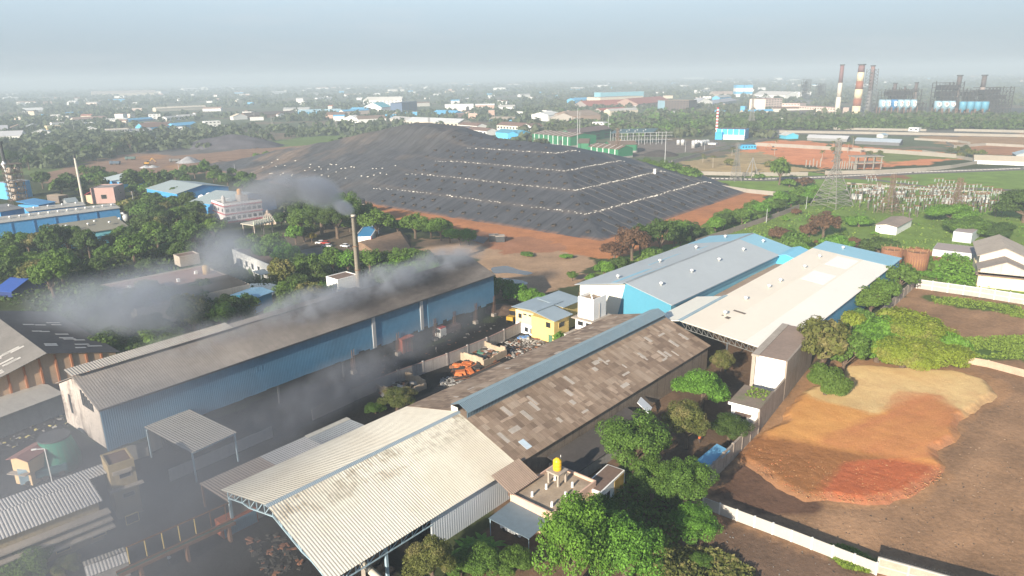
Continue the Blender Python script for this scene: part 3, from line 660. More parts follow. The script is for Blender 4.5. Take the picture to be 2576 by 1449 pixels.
soot(BLUEW,'Z',[(.66,0.),(.86,.5),(1.,1.)],1/13.2,(.10,.3,.12),(.035,.045,.055),.8)
# --- long blue smoky shed
hB=13.2; rB=RECT((250,1027),(1240,690),(157,960),hB)
(bx_,by_),bA,bL,bW=rB
BS=thing('blue_shed','very long sooty blue shed with smoke drifting over its grey roof','shed',(bx_,by_,0),bA,None,'long blue shed')
wz=4.4
mb=MB(); n=60
for i in range(n):                    # ragged lower edge of the cladding
    xa,xb=bL*i/n,bL*(i+1)/n; z0=wz+(rnd.uniform(-.3,.7) if i/n>.45 else rnd.uniform(-.05,.15))
    mb.box(xa,xb,-.04 if i<45 else -.25,.1,z0,hB)
mb.build('side_wall',BLUEW,BS)
mb=MB(); mb.box(0,bL,bW-.1,bW,wz,hB); mb.box(bL-.1,bL,0,bW,wz,hB); mb.build('back_wall',BLUEW,BS)
rz_=17.0
gw=MB(); gw.ext([(.12,wz+.6),(bW-.1,wz+.2),(bW-.1,hB-.2),(bW/2,rz_-.2),(.12,hB-.05)],-.12,.05); gw.build('gable_wall',SOOTW,BS)
for k in range(5):
    y=2.6+k*1.05; MB().box(-.2,-.1,y,y+.75,hB-1.5,hB+(.1+.4*k)).build('louvre',DARKGLASS,BS)
MB().box(-.2,-.1,13.6,14.5,8,12.).build('louvre',DARKGLASS,BS)
roofslabs([(-.6,hB-.2),(bW/2,rz_)],-.5,bL+.4,.12).build('roof',SOOTR,BS)
roofslabs([(bW/2-.1,rz_-.02),(bW+.6,hB-.2)],-.5,bL+.4,.12).build('roof',SOOTR,BS)
mb=MB(); mb.corr(-.8,bL*.29,bW/2-.9,rz_+.5,bW/2+2.6,rz_+.95,.5,.06); mb.build('ridge_vent',GREYSH,BS)
mb=MB(); mb.corr(bL*.29,bL*.62,bW/2-.4,rz_+.35,bW/2+2,rz_+.6,.5,.06); mb.build('ridge_vent',SOOTR,BS)
MB().box(-.4,bL+.3,-.75,-.6,hB-.4,hB-.1).build('gutter',DARKST,BS)
for x in (bL*.575,bL*.725): MB().box(x,x+1.0,-.32,-.05,wz+.2,hB-.3).build('downpipe',mat('faded_panel',(.38,.38,.38),.7,.1),BS)
for x in (bL*.29,bL*.945): window(BS,0,x,hB-3.2,1.1,1.1,'window',BLUEW,DARKGLASS,bL,bW,.08)
for u,v in (q(5,1130,610),q(5,990,665),q(5,843,735),q(5,685,790),q(5,400,900),q(5,100,1050)):
    p=at(u,v); d=np.array([p[0]-bx_,p[1]-by_]); xl=float(d@[math.cos(bA),math.sin(bA)])
    c=MB()
    for sx in (-.35,.35):
        for sy in (-.3,.3): c.bar((xl+sx,sy,.9),(xl+sx,sy,wz+2.),.1)
    for k in range(8): c.bar((xl-.35,-.3,.9+k*.6),(xl+.35,-.3,1.5+k*.6),.06); c.bar((xl-.35,-.3,1.5+k*.6),(xl-.35,.3,.9+k*.6),.06)
    o=c.build('column',RUST,BS); MB().box(xl-.6,xl+.6,-.6,.6,0,.9).build('plinth',CONC,o)
for x in (.5,18,36,54): MB().box(x,x+.4,.1,.5,0,wz+1).build('column',DARKST,BS)
# small lean-to canopy in front of blue shed
r=RECT((362,1078),(475,1032),(448,1152),6.3)
t=thing('canopy_shed','grey sheet canopy on steel posts in front of the long blue shed','canopy',r[0],r[1])
L_,W_=r[2],r[3]; MB().corr(0,L_,-.3,6.2,W_,6.6,.5,.06).build('roof',GREYSH,t)
for x in (.3,L_-.3):
    for y in (.2,W_-.4): MB().bar((x,y,0),(x,y,6.1),.26).build('column',TRUSS,t)
MB().bar((.2,.1,5.9),(L_-.2,.1,5.9),.25).build('beam',TRUSS,t)
MB().box(L_*.05,L_*.3,W_-.2,W_,1.,6.2).build('side_sheet',GREYSH,t)
for nm,lab,a,b,h,m in (('sheet_wall','low pale sheet wall running out from under the grey canopy',q(7,1285,735),q(7,2060,400),2.4,mat('pale_sheet_wall',(.42,.38,.35),.8,.12,streak=.3)),
     ('sheet_wall','short pale sheet wall standing in the smoky yard',q(7,2360,275),(890,1010),2.6,mat('pale_sheet_wall',(.42,.38,.35))),
     ('sheet_fence','ribbed sheet fence between the blue shed corner and the canopy',(268,1180),(375,1145),3.2,GREYSH)):
    wallrun(nm,lab,[a,b],h,.15,m)
# --- left foreground buildings in the smoke
r=RECT((-20,1358),q(7,770,860),q(7,0,880),7.2)
t=thing('workshop','long workshop with grey ribbed roof and stepped ledges, lower left corner','workshop',r[0],r[1],None,'smoky grey-roofed workshop')
L_,W_=r[2],r[3]
MB().corr(-4,L_,-.4,6.9,W_*.55,7.9,.45,.06).build('roof',GREYSH2,t); MB().corr(-4,L_+3.2,W_*.55,7.9,W_+.3,7.2,.45,.06).build('roof',GREYSH2,t)
GRIMY=mat('grimy_yellow_wash',(.36,.28,.16),.9,.15,.2,streak=.6,scol=(.13,.1,.07),blot=.4,bcol=(.12,.1,.08),bs=.2)
MB().box(-4,L_-.6,.3,W_,0,6.8).build('wall',GRIMY,t)
for z,o_ in ((4.9,1.5),(3.9,2.1),(2.9,2.7)): MB().box(-4,L_+.5,-o_,.25,z,z+.22).build('ledge',CONC,t)
for x in (3,8,13,18): window(t,0,x,1.6,1.8,1.4,'window',YELLOW,DARKGLASS,L_,W_,-.25)
r=RECT(q(7,815,635),q(7,1000,575),q(7,735,560),9.8)
t=flat('stair_block','grimy yellow three-storey block at the end of the smoky workshop','building',(r[0],r[1],r[2]*1.05,r[3]*1.05),9.8,BROWNR,GRIMY,.3,mark='grimy yellow block')
L_,W_=r[2],r[3]
for z in (7.6,4.): window(t,0,L_*.6,z,L_*.45,.7,'window',CONC,DARKGLASS,L_,W_)
MB().box(-.6,L_+.9,-1.,0,5.6,5.8).build('ledge',CONC,t); MB().box(.4,L_*.9,-.5,-.02,8.3,8.8).build('sunshade',CONC,t)
r=RECT(q('S8',155,640),q('S8',520,425),q('S8',430,655),5.2)
t=shed('guard_house','small cream hut with a dull red roof beside the green tank','hut',r,5.2,5.7,mat('dull_red_roof',(.25,.12,.1),.9,.2),mat('cream_wash',(.66,.47,.27),.85,.1),mark='dull red roofed hut')
window(t,2,r[3]*.5,1.4,1.6,1.,'window',WHITEF,DARKGLASS,r[2],r[3]); MB().box(-1.2,-.1,-.2,r[3]+.2,2.6,2.75).build('sunshade',CONC,t)
p=at(*q('S8',915,760)); t=thing('green_tank','squat green tapering tank with a dark open top in the smoke','tank',p,0)
MB().lathe([(3.6,0),(3.7,2.2),(2.6,6.2)],20).build('shell',mat('tank_green',(.03,.19,.13),.6,.2,.3,streak=.7,scol=(.15,.1,.07)),t,True)
MB().lathe([(2.75,6.2),(2.75,6.5),(2.2,6.5)],20).build('rim',DARKST,t)
p=at(*q('S8',530,985)); t=thing('site_truck','parked truck with a pale blue cab beside the red roofed hut','truck',p,math.radians(40))
MB().ext([(-1.1,.6),(1.1,.6),(1.1,3),(.9,3.2),(-.9,3.2),(-1.1,3)],-2.2,0).build('cab',mat('pale_blue_paint',(.35,.5,.6),.4),t)
MB().box(.2,5.2,-1.15,1.15,.9,2.2).build('load_bed',mat('dark_teal_paint',(.05,.12,.14),.6),t)
for x in (-1.1,1.6,4.2):
    for y in (-1.1,.9): MB().tube((x,y-.05,.5),(x,y+.3,.5),.5,None,12).build('wheel',TYRE,t)
p=at(*q('S8',790,1010)); t=thing('street_lamp','short bent street lamp behind the grey workshop roof','lamp',p,math.radians(200)); MB().bar((0,0,0),(0,0,7.),.14).bar((0,0,7.),(1.6,0,7.2),.12).build('post',WHITEF,t); MB().box(1.2,2.,-.15,.15,7.1,7.3).build('lamp_head',WHITEF,t)
r=RECT((-30,1055),(157,985),(-20,1000),5)
t=shed('side_shed','low ribbed tan shed leading to the sooty end of the blue shed','shed',(r[0],r[1],r[2]-.5,r[3]),4.6,5.4,GREYSH,GREYSH,mark=None)
R_=at(290,884,8.)[:2]; ap=at(112,886,12.)[:2]; fa=SA+PI/2; W_=2*float((ap-R_)@[-math.sin(fa),math.cos(fa)]); L_=46.
FIB=mat('dark_fibre_roof',(.10,.09,.085),.9,.2,.15,corr=.5,streak=.3)
t=thing('factory_shed','dark fibre-roofed factory with orange-ribbed buff gable, at the left edge','factory',(*R_,0),fa,None,'dark-roofed factory')
MB().ext([(0,0),(W_,0),(W_,7.9),(W_/2,11.8),(0,7.9)],0,L_).build('wall',mat('buff_wall',(.50,.34,.22),.9,.12,.2,streak=.3,scol=(.25,.17,.12)),t)
sl_=4./(W_/2)
roofslabs([(-.7,8-.7*sl_),(W_/2,12.02)],-.9,L_+.6,.15).build('roof',FIB,t); roofslabs([(W_/2,12.02),(W_+.7,8-.7*sl_)],-.9,L_+.6,.15).build('roof',mat('grey_fibre_roof',(.2,.185,.17),.9,.2,.15,corr=.5,streak=.3),t)
ORP=mat('orange_paint',(.40,.16,.075),.8,.1)
for k in range(1,9):
    y=W_*k/9; MB().box(-.25,-.01,y-.2,y+.2,0,8+4*(1-abs(y-W_/2)/(W_/2))-.4).build('rib',ORP,t)
RL=mat('translucent_roof_light',(.5,.47,.43),.5,.1)
def rlite(x,y,l,w=.9):
    z=lambda yy:12.02-abs(yy-W_/2)*sl_+.18
    MB().hexa([(x,y,z(y)),(x+w,y,z(y)),(x+w,y+l,z(y+l)),(x,y+l,z(y+l))],[(x,y,z(y)+.04),(x+w,y,z(y)+.04),(x+w,y+l,z(y+l)+.04),(x,y+l,z(y+l)+.04)]).build('roof_light',RL,t)
for k in range(15):
    rlite(rnd.uniform(2,42),rnd.uniform(1,W_/2-4),rnd.uniform(2,3.2))
for k in range(12): rlite(rnd.uniform(1,40),W_/2+rnd.uniform(1,W_/2-5),rnd.uniform(2.5,3.6))
for k in range(9): rlite(.6+k*.2%3,W_-6+(k%3)*1.9,1.2,1.)
# ------------------------------------------------------------------ warehouses right of centre
VENT=mat('white_vent_metal',(.72,.72,.70),.4,.08,metal=.3)
vmb=MB(); vmb.lathe([(.32,0),(.32,.5),(.55,.55),(.6,.85),(.45,1.1),(.1,1.2)],12); vent_me=vmb.mesh('vent',VENT,True,False)
def addvent(parent,x,y,z):
    o=link('roof_vent',vent_me,parent); o.location=(x,y,z); return o
r1=RECT((1689,765),(1990,625),(1457,714),9.)
(wx_o,wy_o),wa,wL,wW=r1
GREYROOF=mat('pale_grey_sheet_roof',(.40,.43,.44),.5,.05,.05,corr=.5)
t=thing('grey_warehouse','large pale grey gable warehouse with blue roof bands and blue-cream gable','warehouse',(wx_o,wy_o,0),wa,None,'pale grey warehouse')
yr_=wW*.47; rz1=12.4
MB().ext([(0,0),(wW,0),(wW,9),(yr_,rz1),(0,9)],.15,wL).build('wall',LBLUE,t)
mb=MB(); mb.ext([(0,0),(yr_+3.2,0),(yr_+.3,rz1-.1),(0,9)],0,.15); mb.build('gable_sheet',mat('teal_gable_sheet',(.075,.26,.36),.5,.05,.08),t)
mb=MB(); mb.ext([(yr_+3.2,0),(wW,0),(wW,9),(yr_+.3,rz1-.1)],0,.15); mb.build('gable_sheet',CREAM2,t)
ks=(rz1-9)/yr_; kl=(rz1-9)/(wW-yr_)
roofslabs([(-.7,9-.7*ks+.02),(yr_,rz1+.02)],-.8,wL*.86,.14).build('roof',GREYROOF,t)
roofslabs([(yr_,rz1+.02),(wW+.7,9-.7*kl+.02)],-1.8,wL*.80,.14).build('roof',GREYROOF,t)
roofslabs([(-.7,9-.7*ks+.02),(yr_,rz1+.02)],wL*.86,wL+.8,.14).build('roof_end',BLUER,t)
roofslabs([(yr_,rz1+.02),(wW+.7,9-.7*kl+.02)],wL*.80,wL+.8,.14).build('roof_end',BLUER,t)
zL=lambda y:rz1-(y-yr_)*kl+.17
for (xa,xb,ya,yb) in ((0,20,3.5,5.2),(26,46,8.3,9),(4,24,.6,.95),(52,60,5,5.8)):
    MB().hexa([(xa,yr_+ya,zL(yr_+ya)),(xb,yr_+ya,zL(yr_+ya)),(xb-2,yr_+yb,zL(yr_+yb)),(xa,yr_+yb,zL(yr_+yb))],[(xa,yr_+ya,zL(yr_+ya)+.04),(xb,yr_+ya,zL(yr_+ya)+.04),(xb-2,yr_+yb,zL(yr_+yb)+.04),(xa,yr_+yb,zL(yr_+yb)+.04)]).build('roof_band',BLUER,t)
MB().ext([(yr_-.5,rz1+.1),(yr_+.5,rz1+.1),(yr_,rz1+.24)],-.8,wL+.8).build('ridge_cap',mat('grey_ridge',(.27,.29,.3),.6),t)
for x in (8,26,44,62,78): addvent(t,x,yr_*.55,9+ks*yr_*.55+.1)
for x in (6,30,54,76): addvent(t,x,yr_+7,zL(yr_+7))
MB().box(-.02,wL,-.9,-.72,8.45,8.7).build('gutter',mat('blue_gutter',(.08,.2,.3),.6),t)
# white monoslope warehouse
rw=RECT((1717,818),(2072,620),(1937,892),9.2)
(ox,oy),an,L_,W_=rw
t=thing('white_warehouse','wide cream-white roofed warehouse with blue far end and open trussed front','warehouse',(ox,oy,0),an,None,'cream-white warehouse')
CW_=mat('cream_white_roof',(.80,.72,.60),.5,.03,.04,corr=.45,blot=.12,bcol=(.6,.53,.43),bs=.04)
WL=110.; zr,zl=8.,10.4
sl=(zl-zr)/W_
def strips(x0,x1,ya,yb,m,nm,dz=0):
    roofslabs([(ya,zr+sl*ya+dz),(yb,zr+sl*yb+dz)],x0,x1,.14).build(nm,m,t)
strips(-1,WL-14,-.6,W_*.33,mat('white_roof_bay',(.83,.77,.68),.5,.03,.05,corr=.45),'roof'); strips(-1,WL-14,W_*.33,W_*.66,CW_,'roof',.03); strips(-1,WL-14,W_*.66,W_+.5,mat('cream_roof_bay',(.77,.685,.56),.5,.03,.04,corr=.45,blot=.15,bcol=(.6,.5,.4),bs=.03),'roof',.06)
strips(WL-14,WL,-.6,W_+.5,BLUER,'roof_end',.02)
for x0,x1 in ((58,70),(80,93)): MB().hexa([(x0,W_*.36,zr+sl*W_*.36+.18),(x1,W_*.36,zr+sl*W_*.36+.18),(x1,W_*.64,zr+sl*W_*.64+.18),(x0,W_*.64,zr+sl*W_*.64+.18)],[(x0,W_*.36,zr+sl*W_*.36+.21),(x1,W_*.36,zr+sl*W_*.36+.21),(x1,W_*.64,zr+sl*W_*.64+.21),(x0,W_*.64,zr+sl*W_*.64+.21)]).build('roof_patch',mat('fresh_white_sheet',(.82,.8,.74),.5,.03),t)
MB().box(20,WL-.5,0,.2,0,zr-.1).box(WL-.7,WL-.5,.2,W_,0,zr).build('wall',mat('blue_side_wall',(.07,.27,.48),.55,.08,.1,corr=.4,blot=.5,bcol=(.25,.3,.36),bs=.06),t)
MB().ext([(W_-.2,0),(W_,0),(W_,zl-.1),(W_-.2,zl-.1)],24,WL-.5).build('back_wall',LBLUE,t)
for x in (12,27,42,50,70,86): 
    for yy in (.78,): addvent(t,x,W_*yy+rnd.uniform(-.5,.5),zr+sl*W_*yy+.1)
addvent(t,WL-6,W_*.7,zr+sl*W_*.7+.1)
for (x,y,l,w) in ((16,W_*.62,1.0,3.2),(9.5,W_*.68,1.6,1.1),(10.5,W_*.76,.6,.5),(2.,W_*.1,.8,2.)): 
    z=zr+sl*y+.23; MB().hexa([(x,y,z),(x+l,y,z),(x+l,y+w,z+sl*w),(x,y+w,z+sl*w)],[(x,y,z+.04),(x+l,y,z+.04),(x+l,y+w,z+sl*w+.04),(x,y+w,z+sl*w+.04)]).build('roof_patch',mat('dark_hole_patch',(.14,.11,.09),.8),t)
mb=MB(); nn=17
for i in range(nn):
    a,b=W_*i/nn,W_*(i+1)/nn; za,zb=zr+sl*a-.2,zr+sl*b-.2; d=1.5
    mb.bar((-.6,a,za),(-.6,b,zb),.16); mb.bar((-.6,a,za-d),(-.6,b,zb-d),.16); mb.bar((-.6,a,za),(-.6,a,za-d),.12); mb.bar((-.6,a,za-d),(-.6,b,zb),.1)
mb.build('truss',mat('dark_grey_steel',(.12,.12,.115),.7,.2),t)
for y in (.2,W_*.5,W_-.2): MB().box(-.5,-.2,y-.2,y+.2,0,zr+sl*y-1.5).build('column',DARKST,t)
roofslabs([(W_+.55,zl+.05),(W_+8.6,zl-1.7)],-1,25,.14).build('side_roof',CREAM2,t)
MB().ext([(W_-.1,zl+.16),(W_+1.,zl+.12),(W_+1.,zl+.2),(W_-.1,zl+.28)],-1.,26).build('ridge_flashing',mat('blue_grey_flashing',(.22,.34,.40),.5),t)
ww_o=(ox,oy); ww_a=an; ww_W=W_
# low brown roof between the warehouses, blue link
t=thing('low_shed','low dusty brown fibre roof filling the gap between the two warehouses','shed',(ox-math.sin(an)*W_,oy+math.cos(an)*W_,0),an)
roofslabs([(.3,6.4),(9.2,5.7)],25.5,88,.15).build('roof',mat('dusty_brown_fibre',(.33,.25,.19),.92,.2,.1,corr=.5,streak=.45,scol=(.14,.1,.08)),t)
MB().box(25.6,88,.4,9,0,5.6).build('wall',GREYSH,t)
r=RECT(q(6,735,165),q(6,830,112),q(6,895,180),8.6)
t=shed('link_shed','small bright blue gabled link shed between the two warehouses','shed',(r[0],r[1],14.,9.6),8.2,9.6,mat('sky_blue_roof',(.2,.5,.66),.5,.05,corr=.4),BLUEW2)
# --- white tower and yellow buildings
S_=SA
tp=at(1492,862); tb=(float(tp[0]),float(tp[1]))
t=thing('water_tower','white square water tower block with railings, in front of the blue gable','tower',(*tb,0),S_,None,'white square tower')
TL,TW=6.6,6.0
MB().box(0,TL,0,TW,0,5.9).build('wall',WHITEP,t)
MB().box(-.9,TL+1.5,-.9,TW+.9,5.9,6.12).build('slab',CONC,t)
MB().box(.5,TL-.2,.4,TW-.4,6.12,11.3).build('tank',WHITEP,t)
mb=MB(); z=11.3
mb.box(.5,TL-.2,.4,.62,z,z+.75); mb.box(.5,TL-.2,TW-.62,TW-.4,z,z+.75); mb.box(.5,.72,.62,TW-.62,z,z+.75); mb.box(TL-.42,TL-.2,.62,TW-.62,z,z+.75); mb.build('parapet',WHITEP,t)
MB().box(.72,TL-.42,.62,TW-.62,z,z+.06).build('roof',ROOFC,t)
mb=MB()
for y in (.5,TW-.5):
    for x in (.6,TL/2,TL-.3): mb.bar((x,y,z+.75),(x,y,z+1.8),.06)
    mb.bar((.6,y,z+1.8),(TL-.3,y,z+1.8),.05)
mb.build('railing',RUST,t)
for x in (1.6,4.6): window(t,0,x,4.6,1.9,1.1,'window',WHITEP,DARKGLASS,TL,TW)
for y in (1.6,4.3): window(t,2,y,4.6,1.8,1.2,'window',WHITEP,DARKGLASS,TL,TW)
mb=MB(); mb.bar((3.2,.3,6.2),(3.2,.3,10.5),.08); mb.bar((.42,2.2,6.2),(.42,2.2,10.2),.08); mb.build('pipe',CONC,t)
for pnt in ((2,2),(4.5,4)): MB().tube((*pnt,z+.06),(*pnt,z+.9),.2).build('vent_pipe',WHITEP,t)
t=thing('porch','low concrete porch slab in front of the white tower','porch',(tb[0],tb[1],0),S_)
MB().box(-6.,-1.0,.2,5.5,2.9,3.1).build('roof',CONC,t)
for x in (-5.7,-1.4):
    for y in (.5,5.2): MB().box(x-.15,x+.15,y-.15,y+.15,0,2.9).build('column',WHITEP,t)
# yellow house
r=RECT(q(5,1605,810),q(5,1715,745),q(5,1365,720),0)
yo=at(*q(5,1605,822))[:2]
t=thing('yellow_house','yellow two-storey house with stepped grey tin roofs beside the white tower','house',(*yo,0),S_,None,'yellow house')
YL,YW=6.6,14.5
MB().box(0,YL,0,YW*.55,0,6.3).build('wall',YELLOW,t); MB().box(.8,YL,YW*.55,YW,2.9,6.6).build('wall',mat('pale_yellow_wash',(.72,.58,.32),.85,.08,streak=.3,scol=(.3,.25,.17)),t); MB().box(.8,YL,YW*.55,YW,0,2.9).build('base_wall',WHITEP,t)
MB().hexa([(-.7,-.8,6.6),(YL+.8,-.8,6.6),(YL+.8,YW*.52,8.),(-.7,YW*.52,8.)],[(-.7,-.8,6.72),(YL+.8,-.8,6.72),(YL+.8,YW*.52,8.12),(-.7,YW*.52,8.12)]).build('roof',TINROOF,t)
MB().hexa([(-.2,YW*.40,8.0),(YL+5,YW*.40,8.0),(YL+5,YW+.7,7.4),(-.2,YW+.7,7.4)],[(-.2,YW*.40,8.12),(YL+5,YW*.40,8.12),(YL+5,YW+.7,7.52),(-.2,YW+.7,7.52)]).build('roof',TINROOF,t)
window(t,2,2.0,4.9,1.6,1.5,'window',YELLOW,DARKGLASS,YL,YW); 
w_=MB().box(-.08,.0,.6,1.9,0,2.2).build('door',mat('green_door',(.07,.17,.1),.6),t)
for k,(y,z,w,h) in enumerate(((10.5,1.4,1.2,1.3),(8.6,1.3,.9,1.6),(12.8,5.0,1.2,1.3),(9,5.8,1.2,.4),(11,5.8,1.2,.4))):
    mb=MB(); mb.box(.72,.8,y-w/2,y+w/2,z-h/2,z+h/2); mb.build('window',DARKGLASS,t)
window(t,0,3.4,4.6,2.6,1.4,'window',YELLOW,DARKGLASS,YL,YW)
t=thing('yellow_annex','yellow annex with grey tin roof squeezed between yellow house and tower','house',(yo[0]+9*math.cos(S_)-4*math.sin(S_),yo[1]+9*math.sin(S_)+4*math.cos(S_),0),S_)
MB().box(0,8,0,6.4,0,7.).build('wall',YELLOW,t)
MB().hexa([(-1,-1,7.5),(9,-1,7.5),(9,8.4,8.3),(-1,8.4,8.3)],[(-1,-1,7.62),(9,-1,7.62),(9,8.4,8.42),(-1,8.4,8.42)]).build('roof',TINROOF,t)
window(t,2,3,5,1.2,1.4,'window',YELLOW,DARKGLASS,8,6.4); MB().box(-.9,-.02,0,6,3.2,3.4).build('sunshade',YELLOW,t)
# --- yard: long broken wall, ruins
wallrun('yard_wall','long broken grey plastered wall dividing the smoky yard from the scrap yard','5'and[q(5,1350,740),q(5,1100,860),q(5,800,985),q(5,430,1115),q(5,80,1260)],3.0,.3,mat('stained_plaster',(.33,.30,.28),.9,.2,.3,streak=.6,scol=(.12,.1,.09)),9,None,'wall',None,.35,'long broken yard wall',mat('broken_brick',(.30,.2,.17),.95,.3))
def ruin(label,A,B,Cp,h,m):
    r=RECT(A,B,Cp,0); t=thing('roofless_ruin',label,'ruin',r[0],r[1],'roofless ruins along the yard wall'); L,W=r[2],r[3]
    for (x0,x1,y0,y1,hh) in ((0,L,0,.3,h*.75),(0,L,W-.3,W,h),(0,.3,.3,W-.3,h*.9),(L-.3,L,.3,W-.3,h*.95)):
        n=5; mb=MB()
        for i in range(n):
            f0,f1=i/n,(i+1)/n; hz=hh*rnd.uniform(.75,1.05)
            if x1-x0>y1-y0: mb.box(x0+(x1-x0)*f0,x0+(x1-x0)*f1,y0,y1,0,hz)
            else: mb.box(x0,x1,y0+(y1-y0)*f0,y0+(y1-y0)*f1,0,hz)
        mb.build('wall',m,t)
    return t
RUINW=mat('ruin_plaster',(.40,.31,.22),.95,.2,.3,streak=.5,scol=(.15,.11,.09))
ruin('roofless plastered ruin full of scrap in the middle of the yard',q(5,1075,1000),q(5,1250,915),q(5,925,920),2.6,RUINW)
ruin('roofless low ruin at the near end of the broken yard wall',q(5,420,1255),q(5,645,1160),q(5,215,1190),2.4,RUINW)
def scatter(name,label,pts,n,cols,smin,smax,cat='rubble',h=1.,seed=3):
    P=np.array(G(pts)); rr=random.Random(seed); k=0; bins=[MB() for _ in cols]
    x0,y0=P.min(0); x1,y1=P.max(0)
    while k<n:
        x,y=rr.uniform(x0,x1),rr.uniform(y0,y1)
        if not inpoly(np.array([x]),np.array([y]),P)[0]: continue
        k+=1; b=rr.choice(bins); s=rr.uniform(smin,smax); a=rr.uniform(0,3); c_,s_=math.cos(a),math.sin(a); l,w,hh=s*rr.uniform(.5,1.6),s*rr.uniform(.3,.9),s*rr.uniform(.15,.6)*h
        tl=rr.uniform(-.3,.3)*s
        cs=[(-l,-w),(l,-w),(l,w),(-l,w)]
        b.hexa([(x+c_*p-s_*q_,y+s_*p+c_*q_,-.02+max(0,tl*(1 if p>0 else 0))) for p,q_ in cs],[(x+c_*p*.8-s_*q_*.8,y+s_*p*.8+c_*q_*.8,hh+max(0,tl*(1 if p>0 else 0))) for p,q_ in cs])
    t=thing(name,label,cat,(0,0,0)); t['kind']='stuff'
    for b,m in zip(bins,cols):
        o=b.build('debris',m,t,uv=False); o['kind']='stuff'
    return t
R1,R2,R3,R4=mat('rubble_grey',(.19,.175,.16),.95,.3),mat('rubble_white',(.36,.34,.31),.9,.2),mat('rubble_dark',(.05,.045,.04),.95,.3),mat('rubble_rust',(.2,.09,.05),.9,.3)
R5,R6,R7=mat('scrap_green',(.08,.2,.14),.8,.3),mat('scrap_blue',(.1,.2,.4),.8,.3),mat('scrap_orange',(.5,.14,.04),.7,.3)
scatter('rubble','grey and white rubble strewn below the yellow house',[q(5,1200,800),q(5,1480,780),q(5,1600,850),q(5,1440,960),q(5,1250,960)],420,[R1,R2,R3,R4,R1],.12,.5,seed=2)
scatter('scrap_heap','tangled green, rusty and white scrap piled inside the middle ruin',[q(5,930,925),q(5,1060,860),q(5,1200,880),q(5,1220,910),q(5,1070,975)],150,[R3,R4,R5,R2,R1],.4,1.3,'scrap',1.4,seed=4)
scatter('scrap_heap','orange and rusty scrap plates beside the middle ruin',[q(5,850,1000),q(5,1000,960),q(5,1060,1000),q(5,960,1060),q(5,860,1050)],60,[R7,R4,R3,R7],.5,1.4,'scrap',1.2,seed=5)
scatter('rubble','pale crushed stone spilling below the broken yard wall',[q(5,760,1080),q(5,850,1070),q(5,940,1110),q(5,840,1150),q(5,740,1140)],120,[R1,R2],.12,.4,seed=6)
scatter('scrap_heap','white blocks and dark scrap lying in the near ruin',[q(5,260,1190),q(5,420,1130),q(5,560,1130),q(5,420,1230)],60,[R3,R2,R4,R3],.4,1.2,'scrap',1.5,seed=7)
scatter('rubble','litter and dark rubble across the smoky yard floor',[q(5,0,1000),q(5,350,900),q(5,1100,560),q(5,1300,640),q(5,300,1080),q(5,0,1180)],110,[R1,R3,R4],.1,.4,seed=8)
scatter('rubble','white rags and bright litter heap by the sooty gable end',[q(7,0,380),q(7,330,240),q(7,500,230),q(7,520,330),q(7,250,420),q(7,0,520)],120,[R1,R3,R3,R2,mat('litter_yellow',(.5,.42,.15),.9),R3],.12,.4,seed=9)
scatter('rubble','stone rubble on the flat ground behind the yellow tank',[q(8,1720,610),q(8,1800,590),q(8,1900,660),q(8,1830,680)],80,[R1,R2,R4],.2,.5,seed=10)
scatter('scrap_heap','blue drums and sacks dumped left of the yellow house',[q(5,1330,770),q(5,1420,755),q(5,1430,785),q(5,1350,800)],24,[R6,R3,R2],.4,.8,'scrap',1.3,seed=11)
scatter('rubble','dark scrap piled under the open front of the cream shed',[q(7,1850,1180),q(7,2080,1120),q(7,2300,1300),q(7,2300,1440),q(7,2000,1440)],110,[R3,R3,R4,R3],.15,.5,seed=12)
for lab,a,b,w in (('long dark steel sheet lying right of the orange scrap',q(5,930,1110),q(5,1220,975),2.2),('short rusty plate lying left of the long dark sheet',q(5,850,1100),q(5,960,1080),1.6)):
    A_1,B_1=at(*a),at(*b); d=(B_1-A_1)[:2]; Ln=float(np.hypot(*d)); t=thing('steel_sheet',lab,'metal sheet',A_1,math.atan2(d[1],d[0]),'steel sheets in the scrap yard')
    MB().box(0,Ln,-w/2,w/2,.15,.3).build('plate',R3,t); mb=MB(); 
    for k in (-w/2,w/2): mb.box(0,Ln,k-.08,k+.08,.3,.42)
    mb.build('rim',R4,t)
scatter('clods','orange clods strewn over the lower orange soil heap',[(1890,1120),(2050,1165),(2360,1165),(2370,1210),(2290,1258),(2180,1275),(2030,1262),(1900,1190)],1500,[mat('orange_clod',(.38,.17,.065),.95,.25),mat('red_clod',(.40,.13,.055),.95,.25),mat('pale_clod',(.42,.24,.11),.95,.2)],.045,.11,'clods',1.4,seed=21).location.z=.55
scatter('litter','stones and litter scattered over the brown plot',[(1790,1290),(2210,1455),(1900,1560),(1640,1440)],150,[R1,R3,mat('earth_clod',(.16,.1,.07),.95)],.05,.14,seed=22)
scatter('litter','small stones and earth clods on the brown plot',[(2310,1260),(2420,1060),(2576,950),(2576,1420),(2300,1400),(2000,1300)],260,[mat('earth_clod',(0,0,0)),R3,mat('pale_earth_clod',(.36,.25,.17),.95)],.04,.13,seed=23)
